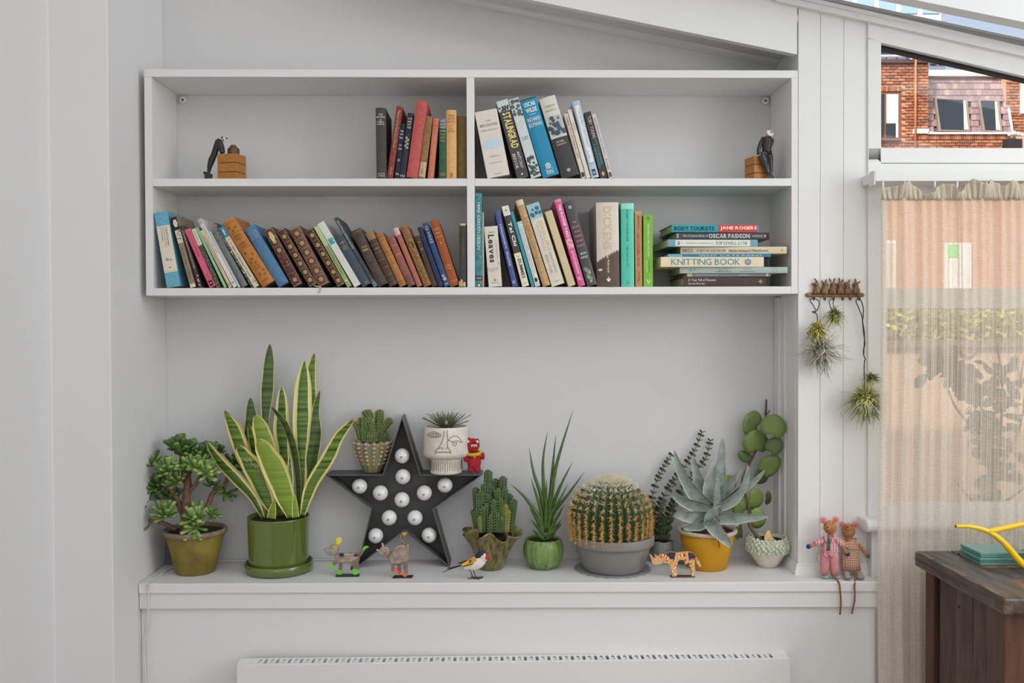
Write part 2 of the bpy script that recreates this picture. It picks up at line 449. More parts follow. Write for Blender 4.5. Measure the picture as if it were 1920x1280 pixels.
for u, v in ((343, 187.5), (1435, 189)):
    c = aty(u, v, YB - 0.004); q = MB()
    q.lathe([(0.010, 0), (0.010, 0.003), (0.008, 0.0045), (0.003, 0.0045), (0.0025, 0.002)], (0, 0, 0), 16, close_top=True)
    q.v = [Vector((p.x, -p.z, p.y)) + c for p in q.v]; fx = q.build('fixing_cap', WHITE, bc, True)
    s_ = MB().lathe([(0.0022, 0), (0.0022, 0.001)], (0, 0, 0), 8, close_top=True); s_.v = [Vector((p.x, -p.z, p.y)) + c + Vector((0, -0.0042, 0)) for p in s_.v]
    s_.build('screw_head', mat('dark_steel', (60, 60, 60), 0.4, metal=0.8), fx)

# ================================================================ radiator under the ledge
rad = thing('radiator', 'white flat-fronted panel radiator with slotted top grille below the ledge', 'radiator', (0.8, -0.08, 0.25))
xa = aty(444, 1242, -0.085).x; xb = aty(1481, 1238, -0.085).x; zr = 0.540
edge_bevel(MB().box((xa, -0.0875, 0.15), (xb, -0.0845, zr)).build('front_panel', WHITE, rad), 0.001, 2)
MB().box((xa + .002, -0.0845, 0.15), (xb - .002, -0.078, zr - 0.03)).build('convector', mat('radiator_inside', (120, 120, 118), 0.7), rad)
for xq in (xa, xb - 0.003): MB().box((xq, -0.0845, 0.15), (xq + 0.003, -0.042, zr - .0005)).build('end_panel', WHITE, rad)
ge0 = aty(480, 1233, -0.06).x; ge1 = aty(1446, 1233, -0.06).x
MB().box((xa, -0.0845, zr - .002), (ge0, -0.044, zr)).build('top_plate', WHITE, rad); MB().box((ge1, -0.0845, zr - .002), (xb, -0.044, zr)).build('top_plate', WHITE, rad)
for y0, y1 in ((-0.0845, -0.079), (-0.050, -0.044)): MB().box((ge0, y0, zr - .002), (ge1, y1, zr)).build('grille_rail', WHITE, rad)
N = 88; pitch = (ge1 - ge0) / N
gb_ = None
for i in range(N):
    if gb_ is None:
        gb_ = MB().box((ge0, -0.079, zr - 0.0025), (ge0 + pitch * 0.5, -0.050, zr - .0004)).build('grille_bar', WHITE, rad)
    else:
        o = gb_.copy(); COL.objects.link(o); o.location.x = gb_.location.x + i * pitch
fin = MB().box((ge0 + pitch * .5, -0.0785, zr - 0.018), (ge0 + pitch * .98, -0.052, zr - 0.0035)).build('fin', WHITE, rad)
for i in range(2, N, 2):
    o = fin.copy(); COL.objects.link(o); o.location.x = fin.location.x + i * pitch
# ================================================================ books
PAPER = mat('page_edges', (214, 202, 176), 0.9, noise=(900, (186, 170, 140), 0.0, 0.5), stretch=(1, 0.05, 0.05))
def book_mesh(w, h, d, bulge, tb):
    n = 8; outer = [(0, d)]; 
    pts = [(w * k / n, -bulge * (1 - (2 * k / n - 1) ** 2)) for k in range(n + 1)]
    outer = [(0.0, d)] + pts + [(w, d)]
    inner = [(tb, d)] + [(min(max(x, tb), w - tb), y + tb) for x, y in pts] + [(w - tb, d)]
    b = MB(); m_ = len(outer)
    V = [Vector((x, y, z)) for z in (0, h) for x, y in outer] + [Vector((x, y, z)) for z in (0, h) for x, y in inner]
    F = []
    for i in range(m_ - 1):
        F.append((i, i + 1, m_ + i + 1, m_ + i)); a = 2 * m_
        F.append((a + i + 1, a + i, a + m_ + i, a + m_ + i + 1))
        F.append((i + 1, i, a + i, a + i + 1)); F.append((m_ + i, m_ + i + 1, a + m_ + i + 1, a + m_ + i))
    a = 2 * m_
    F.append((0, m_, a + m_, a)); F.append((m_ - 1, a + m_ - 1, a + 2 * m_ - 1, 2 * m_ - 1))
    b.add(V, F); return b
class Prt:                                      # printing on a spine, flat ink lying on the bulged surface
    def __init__(s, w, h, bulge): s.w, s.h, s.b = w, h, bulge; s.m = {}
    def y(s, x): return -s.b * (1 - (2 * x / s.w - 1) ** 2)
    def mb(s, kind, col): return s.m.setdefault((kind, col), MB())
    def pt(s, x, z, lift): return Vector((x, s.y(x) - lift, z))
    def band(s, col, z0, z1, x0=0.0, x1=1.0, lift=0.00025, kind='spine_label'):
        n = 6; b = s.mb(kind, col); V = []
        for z in (z0 * s.h, z1 * s.h):
            for k in range(n + 1): V.append(s.pt((x0 + (x1 - x0) * k / n) * s.w, z, lift))
        b.add(V, [(k, k + 1, n + 2 + k, n + 1 + k) for k in range(n)])
    def frame(s, col, z0, z1, x0=.08, x1=.92, t=0.0006, lift=.0004):
        tx = t / s.w; tz = t / s.h
        for a in ((z0, z0 + tz, x0, x1), (z1 - tz, z1, x0, x1), (z0, z1, x0, x0 + tx), (z0, z1, x1 - tx, x1)):
            s.band(col, a[0], a[1], a[2], a[3], lift, 'spine_rule')
    def text(s, t, col, z0, z1, x0=.2, x1=.8, rot='v', lift=.00055):
        V, F, (a, b_, c, d) = text2d(t); o = []
        for x, y in V:
            p = (x - a) / (b_ - a); q = (y - c) / (d - c)
            if rot == 'h': X = x0 + (x1 - x0) * p; Z = z0 + (z1 - z0) * q
            elif rot == 'v': X = x0 + (x1 - x0) * q; Z = z1 - (z1 - z0) * p
            else: X = x1 - (x1 - x0) * q; Z = z0 + (z1 - z0) * p
            o.append(s.pt(X * s.w, Z * s.h, lift))
        s.mb('title_lettering', col).add(o, F)
    def blob(s, col, zc, r, xc=.5, n=6, lift=.0005, kind='spine_ornament', petals=0, sz=1.0):
        b = s.mb(kind, col)
        def disc(cx, cz, rr):
            V = [s.pt(min(max(cx + rr * math.cos(2 * PI * k / n), 0), s.w), cz + rr * sz * math.sin(2 * PI * k / n), lift) for k in range(n)]
            b.add(V, [tuple(range(n))])
        cx = xc * s.w; cz = zc * s.h
        if not petals: disc(cx, cz, r)
        else:
            disc(cx, cz, r * 0.3)
            for k in range(petals):
                a = 2 * PI * k / petals; disc(cx + r * .68 * math.cos(a), cz + r * .68 * math.sin(a), r * 0.26)
def spine_print(o, p):
    for (kind, col), b in p.m.items():
        b.build(kind, cmat(col, 0.5), o, local=True)

def make_book(label, group, loc, ang, w, h, d, cmatl, style, deco, tilt_plane='v', cover2=None, yaw=0.0):
    """style: 'c' cloth or leather hardback with rounded spine, 'j' jacketed hardback, 'p' paperback"""
    bulge = {'c': 0.16, 'j': 0.10, 'p': 0.02}[style] * w; tb = {'c': 0.0022, 'j': 0.002, 'p': 0.0007}[style]
    tb = min(tb, w * 0.2); ins = {'c': 0.003, 'j': 0.003, 'p': 0.0002}[style]
    if tilt_plane == 'v': rot = (0, ang, yaw)
    else: rot = (0, ang, 0)
    o = thing('book', label, 'book', loc, group)
    o.rotation_mode = 'XYZ'
    o.rotation_euler = rot
    c = book_mesh(w, h, d, bulge, tb).build('cover', cmatl, o, local=True)
    pb = MB().box((tb, tb * 1.2 - bulge * 0.3, ins), (w - tb, d - ins - .0006, h - ins)); pb.build('page_block', PAPER, o, local=True)
    p = Prt(w, h, bulge)
    if deco: deco(p)
    spine_print(o, p)
    return o
def cloth(c, c2=None, rough=0.75):
    c2 = c2 or tuple(int(x * 0.8) for x in c)
    return mat('cloth_%d_%d_%d' % c, c, rough, noise=(140, c2, 0.1, 0.5), bump=(900, 0.25))
def leather(c, c2):
    return mat('leather_%d_%d_%d' % c, c, 0.5, noise=(90, c2, 0.3, 0.5), bump=(300, 0.3))
def card(c, rough=0.35):
    return mat('card_%d_%d_%d' % c, c, rough, noise=(25, tuple(int(x * 0.93) for x in c), 0.0, 0.5))

def spine_rect(side, ub, ut, vt, wpx, z_shelf, ys):
    """foot corner ub, top corner (ut, vt) on the same side, thickness in pixels -> origin, lean, width, height"""
    top = aty(ut, vt, ys); a = aty(ub, 300, ys); k = aty(ub, 600, ys)
    foot = a + (k - a) * ((z_shelf - a.z) / (k.z - a.z)); foot.z = z_shelf + .0004
    ax = Vector((top.x - foot.x, 0, top.z - foot.z)); h = ax.length; ax.normalize()
    w = wpx * mpp(ys); xh = Vector((ax.z, 0, -ax.x))
    return [foot if side == 'L' else foot - xh * w, ax, xh, w, h]
def seat(r, z_shelf):                           # lowest corner on the shelf
    low = min(0, (r[2] * r[3]).z); r[0].z = z_shelf + .0004 - low
def row(R, z_shelf, group, xmin):
    rects = []
    for q in R:
        ys = q[10] if len(q) > 10 else .004
        r = spine_rect(*q[:5], z_shelf, ys); seat(r, z_shelf)
        if not rects:
            xl = min((r[0] + r[1] * r[4]).x, r[0].x)
            if xl < xmin: r[0].x += xmin - xl
        else:
            for _ in range(3):                  # neighbours touch but never run into each other
                o, ax, xh, w, h = rects[-1]; need = 0
                for e0, e1 in ((r[0], r[0] + r[1] * r[4]), (r[0], r[0] + r[2] * r[3])):
                    for k in range(61):
                        p = e0 + (e1 - e0) * (k / 60) - o; lz = p.dot(ax)
                        if -.001 <= lz <= h + .0005: need = max(need, w + .0004 - p.dot(xh))
                for k in range(61):             # and the neighbour's left face against this one's corners
                    p = o + xh * w + ax * (h * k / 60) - r[0]; lz = p.dot(r[1])
                    if -.001 <= lz <= r[4] + .0005 and p.dot(r[2]) > -.0004: need = max(need, p.dot(r[2]) + .0004)
                if need <= 0: break
                cut = min(need * .6, w * .12); rects[-1][3] -= cut
                if rects[-1][2].z < 0: rects[-1][0].z -= 0
                seat(rects[-1], z_shelf); r[0].x += max(0, need - cut) * 1.05
        rects.append(r)
    return [make_book(q[9], group, r[0], math.asin(max(-1, min(1, r[1].x))), r[3], r[4], q[5], q[6], q[7], q[8]) for q, r in zip(R, rects)]

GOLD = (205, 170, 105); CREAM = (226, 218, 202); INK = (58, 54, 52); WH = (235, 233, 228)
def T(t, c, z0, z1, x0=.2, x1=.8, r='v'): return ('t', t, c, z0, z1, x0, x1, r)
def Bd(c, z0, z1, x0=0., x1=1.): return ('b', c, z0, z1, x0, x1)
def O(c, z, r, x=.5, pet=0, sz=1.0): return ('o', c, z, r, x, pet, sz)
def Fr(c, z0, z1, x0=.08, x1=.92, t=.0006): return ('f', c, z0, z1, x0, x1, t)
def D(*items):
    def run(p):
        for i, q in enumerate(items):
            if q[0] == 't': p.text(q[1], q[2], q[3], q[4], q[5], q[6], q[7])
            elif q[0] == 'b': p.band(q[1], q[2], q[3], q[4], q[5], lift=.0002 + .00006 * (i % 4))
            elif q[0] == 'o': p.blob(q[1], q[2], q[3], q[4], petals=q[5], sz=q[6])
            elif q[0] == 'f': p.frame(q[1], q[2], q[3], q[4], q[5], q[6])
    return run
def speckle(c, z0, z1, n, r, seed, x0=.08, x1=.92):
    rr = random.Random(seed); return [O(c, rr.uniform(z0, z1), r * rr.uniform(.5, 1.2), rr.uniform(x0, x1)) for _ in range(n)]

# ---- upper shelf, left bay
G1 = 'old cloth-bound books in the upper left bay'
Z1 = ZM1
R = [
 ('L', 706, 704.2, 202.5, 19, .13, cloth((82, 76, 72)), 'c', D(T('THE', CREAM, .89, .915, .3, .7, 'h'), T('REIVERS', CREAM, .855, .88, .08, .92, 'h'), O(CREAM, .825, .0028, .5, 5), T('William', CREAM, .785, .81, .15, .85, 'h'), T('Faulkner', CREAM, .755, .78, .12, .88, 'h'), T('CHATTO', CREAM, .055, .075, .15, .85, 'h'), T('& WINDUS', CREAM, .025, .045, .12, .88, 'h')),
  'dark grey cloth book with white lettering, standing apart left of the old books', ),
 ('R', 736.5, 755, 200.5, 11.5, .13, cloth((150, 70, 66)), 'c', D(T('Memoirs of the Sixth Earl of Bower', GOLD, .42, .94, .3, .75), T('Harper', GOLD, .04, .15, .3, .75)), 'faded maroon book with long gilt title leaning right beside the dark grey one'),
 ('R', 748.2, 760, 232, 9, .11, cloth((42, 44, 62)), 'c', D(T('Man', CREAM, .84, .88, .2, .8, 'h'), T('Against', CREAM, .78, .82, .1, .9, 'h'), T('Nature', CREAM, .72, .76, .1, .9, 'h'), T('John', CREAM, .58, .62, .2, .8, 'h'), T('Masters', CREAM, .52, .56, .1, .9, 'h'), O(GOLD, .33, .004, .5, 6), T('Allen', CREAM, .06, .1, .15, .85, 'h')), 'small navy book with gilt roundel, shortest of the upper left bay'),
 ('R', 759.4, 775.3, 213, 11, .12, cloth((48, 52, 68)), 'c', D(*[T(t, CREAM, .9 - .045 * i, .925 - .045 * i, .15, .85, 'h') for i, t in enumerate(['FIVE', 'AND', 'TWENTY', 'TALES'])], *[O(CREAM, .62 - .03 * i, .0035, .35 + .3 * (i % 2), 5) for i in range(6)], T('MACMILLAN', CREAM, .02, .05, .1, .9, 'h')), 'dark slate book with white scrollwork leaning against the tall red one'),
 ('R', 782.9, 801.9, 191, 21, .14, cloth((205, 96, 92), (178, 76, 74)), 'c', None, 'tall coral red cloth book without lettering, tallest of the upper left bay'),
 ('R', 797, 811.8, 219, 13, .12, cloth((166, 124, 78), (128, 92, 58)), 'c', D(Bd((198, 170, 130), .02, .26, .06, .94), T('A', (150, 112, 70), .05, .15, .25, .75, 'h')), 'worn tan book with pale patch at its foot, right of the coral red book'),
 ('R', 812.8, 823.5, 222.5, 11, .12, cloth((214, 128, 100), (196, 108, 84)), 'c', D(Fr((180, 92, 70), .82, .95), T('TALES', (180, 92, 70), .86, .9, .2, .8, 'h')), 'slim salmon cloth book leaning right before the green one'),
 ('R', 836.3, 836.8, 222, 13, .12, cloth((58, 104, 74), (44, 84, 58)), 'c', D(Bd((104, 118, 124), .84, 1.0), *[T(t, c_, .94 - .055 * i, .965 - .055 * i, .15, .85, 'h') for i, (t, c_) in enumerate([('AFTERNOON', CREAM), ('OF A', CREAM), ('WORLD', CREAM), ('IN THE', CREAM), ('SHADOW', GOLD), ('AND LIGHT', GOLD), ('POWELL', GOLD)])], T('HEINEMANN', GOLD, .07, .09, .1, .9, 'h'), T('BOOKS', GOLD, .04, .06, .2, .8, 'h')), 'green cloth book with grey top and gilt lettering in the upper left bay'),
 ('R', 856, 855.8, 206.5, 19, .14, cloth((226, 178, 112), (212, 160, 96)), 'c', D(T('THREE', (170, 96, 50), .9, .93, .2, .8, 'h'), T('GOTHIC', (170, 96, 50), .855, .885, .12, .88, 'h'), T('NOVELS', (170, 96, 50), .81, .84, .12, .88, 'h'), Bd((170, 96, 50), .765, .77, .3, .7), T('OF A', (170, 96, 50), .71, .735, .3, .7, 'h'), T('CENTURY', (170, 96, 50), .675, .7, .14, .86, 'h'), O((176, 84, 56), .06, .005, .5, 6), O((176, 84, 56), .03, .004, .5, 5)), 'pale orange cloth book with brown lettering in the upper left bay'),
 ('R', 874.2, 874.2, 218, 17.5, .12, cloth((140, 118, 72), (116, 96, 56)), 'c', D(Bd((120, 100, 60), .7, .712)), 'plain olive brown book pushed in against the divider', .03),
]
row(R, Z1, G1, 0)

# ---- upper shelf, right bay
G2 = 'hardbacks and paperbacks in the upper right bay'
DG = (70, 70, 72)
def scene_patch(col, z0, z1, n, seed, r=.004): return speckle(col, z0, z1, n, r, seed)
R = [
 ('L', 914, 889.5, 211, 42, .13, card((226, 216, 206)), 'p', D(T('THE', (130, 130, 136), .83, .855, .38, .62, 'h'), T('BRONTES', (110, 110, 118), .76, .80, .12, .9, 'h'), T('Juliet Barker', (130, 150, 170), .685, .72, .12, .9, 'h'), Bd((190, 210, 222), .43, .56, .15, .85), Bd((176, 200, 216), .47, .53, .3, .9), T('Magnificent', (90, 90, 90), .3, .32, .3, .7, 'h'), T('A masterful portrait', (90, 90, 90), .2, .22, .2, .8, 'h'), T('ABACUS', (120, 150, 180), .035, .055, .35, .65, 'h')), 'very thick cream paperback leaning on the divider in the upper right bay'),
 ('L', 970, 930.2, 191, 22, .16, card((66, 64, 66)), 'p', D(Bd((196, 206, 206), .86, 1.0), *scene_patch((60, 66, 70), .87, .93, 12, 3, .003), T('STALINGRAD', (232, 214, 130), .38, .84, .22, .88), T('ANTONY', (220, 218, 210), .11, .33, .52, .78), T('BEEVOR', (220, 218, 210), .12, .31, .12, .38), O(CREAM, .04, .0025)), 'dark grey paperback with large yellow title and snowy strip at its top'),
 ('L', 996.5, 953.5, 187.5, 19, .16, card((206, 216, 214)), 'p', D(*scene_patch((84, 96, 100), .78, .97, 16, 5, .005), T('COLLINS', (110, 120, 124), .5, .52, .2, .8, 'h'), T('KEATING', (110, 120, 124), .475, .49, .2, .8, 'h'), *scene_patch((70, 84, 84), .02, .26, 30, 8, .0045)), 'pale green-white paperback with dark pictures at both ends beside the tall blue hardback'),
 ('L', 1018.5, 974.6, 189.5, 31, .16, card((20, 140, 184), .3), 'j', D(T('OSCAR', WH, .9, .955, .14, .86, 'h'), T('WILDE', WH, .825, .88, .16, .84, 'h'), Bd(WH, .795, .799, .3, .7), T('RICHARD', WH, .71, .76, .1, .9, 'h'), T('ELLMANN', WH, .645, .695, .1, .9, 'h'), T('hh', WH, .04, .085, .36, .66, 'h'), Fr(WH, .03, .1, .3, .72), O(WH, .135, .008, .5, 7), Bd((30, 70, 84), .985, 1.)), 'bright blue jacketed hardback with white capitals in the upper right bay'),
 ('L', 1056.3, 1010.6, 187, 31, .16, card((214, 212, 202)), 'j', D(Bd((62, 60, 60), 0, .49), T('LONDON', (160, 140, 90), .875, .9, .2, .8, 'h'), T('THE', (150, 140, 110), .85, .86, .4, .6, 'h'), T('BIOGRAPHY', (150, 140, 110), .82, .84, .2, .8, 'h'), Bd((170, 178, 176), .52, .76, .14, .94), *scene_patch((66, 84, 96), .54, .74, 22, 12, .006), T('PETER', CREAM, .43, .45, .25, .7, 'h'), T('ACKROYD', CREAM, .395, .415, .2, .8, 'h'), O(CREAM, .08, .005, .45, 7)), 'thick hardback, cream above and charcoal below, with an engraving on its spine'),
 ('L', 1091.5, 1057.2, 214, 7.2, .13, card((222, 210, 194)), 'p', D(T('DIARIES OF A PROVINCIAL LADY', (110, 90, 76), .3, .95, .25, .75), Bd(INK, .02, .09, .1, .9)), 'thin cream paperback with brown lettering, right of the cream and charcoal hardback'),
 ('L', 1100.3, 1064, 206.5, 7.2, .13, card((228, 218, 206)), 'p', D(T('poems', (120, 110, 100), .7, .8, .3, .7)), 'thin blank-looking cream paperback, second thin one right of the charcoal hardback'),
 ('L', 1109.5, 1072.5, 191.5, 14, .14, card((176, 206, 224)), 'j', D(Bd((226, 228, 228), .2, .95, .16, .84), Fr((90, 120, 170), .19, .955, .12, .88), T('THE PERFECT GENTLEMAN', (140, 150, 130), .4, .9, .52, .74), T('A LIFE', (130, 140, 160), .25, .35, .3, .5), Bd((40, 46, 70), .03, .11, .25, .75), T('hh', WH, .045, .09, .35, .65, 'h')), 'pale blue hardback with bordered white panel down its spine'),
 ('L', 1126.4, 1094.6, 211.7, 13.2, .13, card((56, 54, 56)), 'p', D(T('TOBY YOUNG', (220, 200, 196), .6, .94, .35, .8), T('HOW TO LOSE FRIENDS', (90, 170, 170), .2, .58, .55, .85), T('& ALIENATE PEOPLE', (90, 170, 170), .16, .52, .15, .42), O(GOLD, .06, .004, .5, 0, 1.5)), 'black paperback with turquoise and white lettering in the upper right bay'),
 ('L', 1142.5, 1109.4, 214.8, 7.4, .13, card((216, 208, 202)), 'p', D(T('THE UNFINISHED HOUSE OF MEMORY', (150, 140, 140), .35, .95, .3, .7), T('Rushdie', (120, 110, 110), .14, .3, .3, .7), Bd((90, 80, 76), .02, .09, .15, .85)), 'thin off-white paperback ending the row in the upper right bay'),
]
row(R, Z1, G2, xd1 + .0006)

# ---- lower shelf, left bay
G3 = 'leaning books in the lower left bay'
Z2 = ZB
PENG = mat('speckled_blue_card', (70, 150, 182), 0.4, noise=(420, (120, 184, 204), 0.5, 0.5))
MARB = mat('marbled_dark_card', (44, 52, 46), 0.5, noise=(260, (150, 120, 104), 0.6, 0.56))
BROWNL = leather((84, 48, 40), (62, 34, 30)); TANL = leather((112, 72, 58), (92, 56, 46))
def rosettes(zs, w, extra=()):
    it = []
    for z in zs:
        it.append(O((212, 182, 120), z, .0058, .5, 7))
        for dx in (.18, .82):
            it.append(O((212, 182, 120), z + .045, .0009, dx)); it.append(O((212, 182, 120), z - .045, .0009, dx))
    k = sorted(zs)
    edges = [.02] + [(a + b) / 2 for a, b in zip(k[:-1], k[1:])] + [.985]
    for e in edges: it.append(Bd((176, 144, 92), e - .003, e + .003, .06, .94))
    it.append(Fr((188, 156, 100), .012, .99, .05, .95, .0005))
    return D(*(it + list(extra)))
MIST = mat('blurred_slate_card', (84, 92, 92), 0.5, noise=(40, (120, 128, 128), 0.1, 0.5))
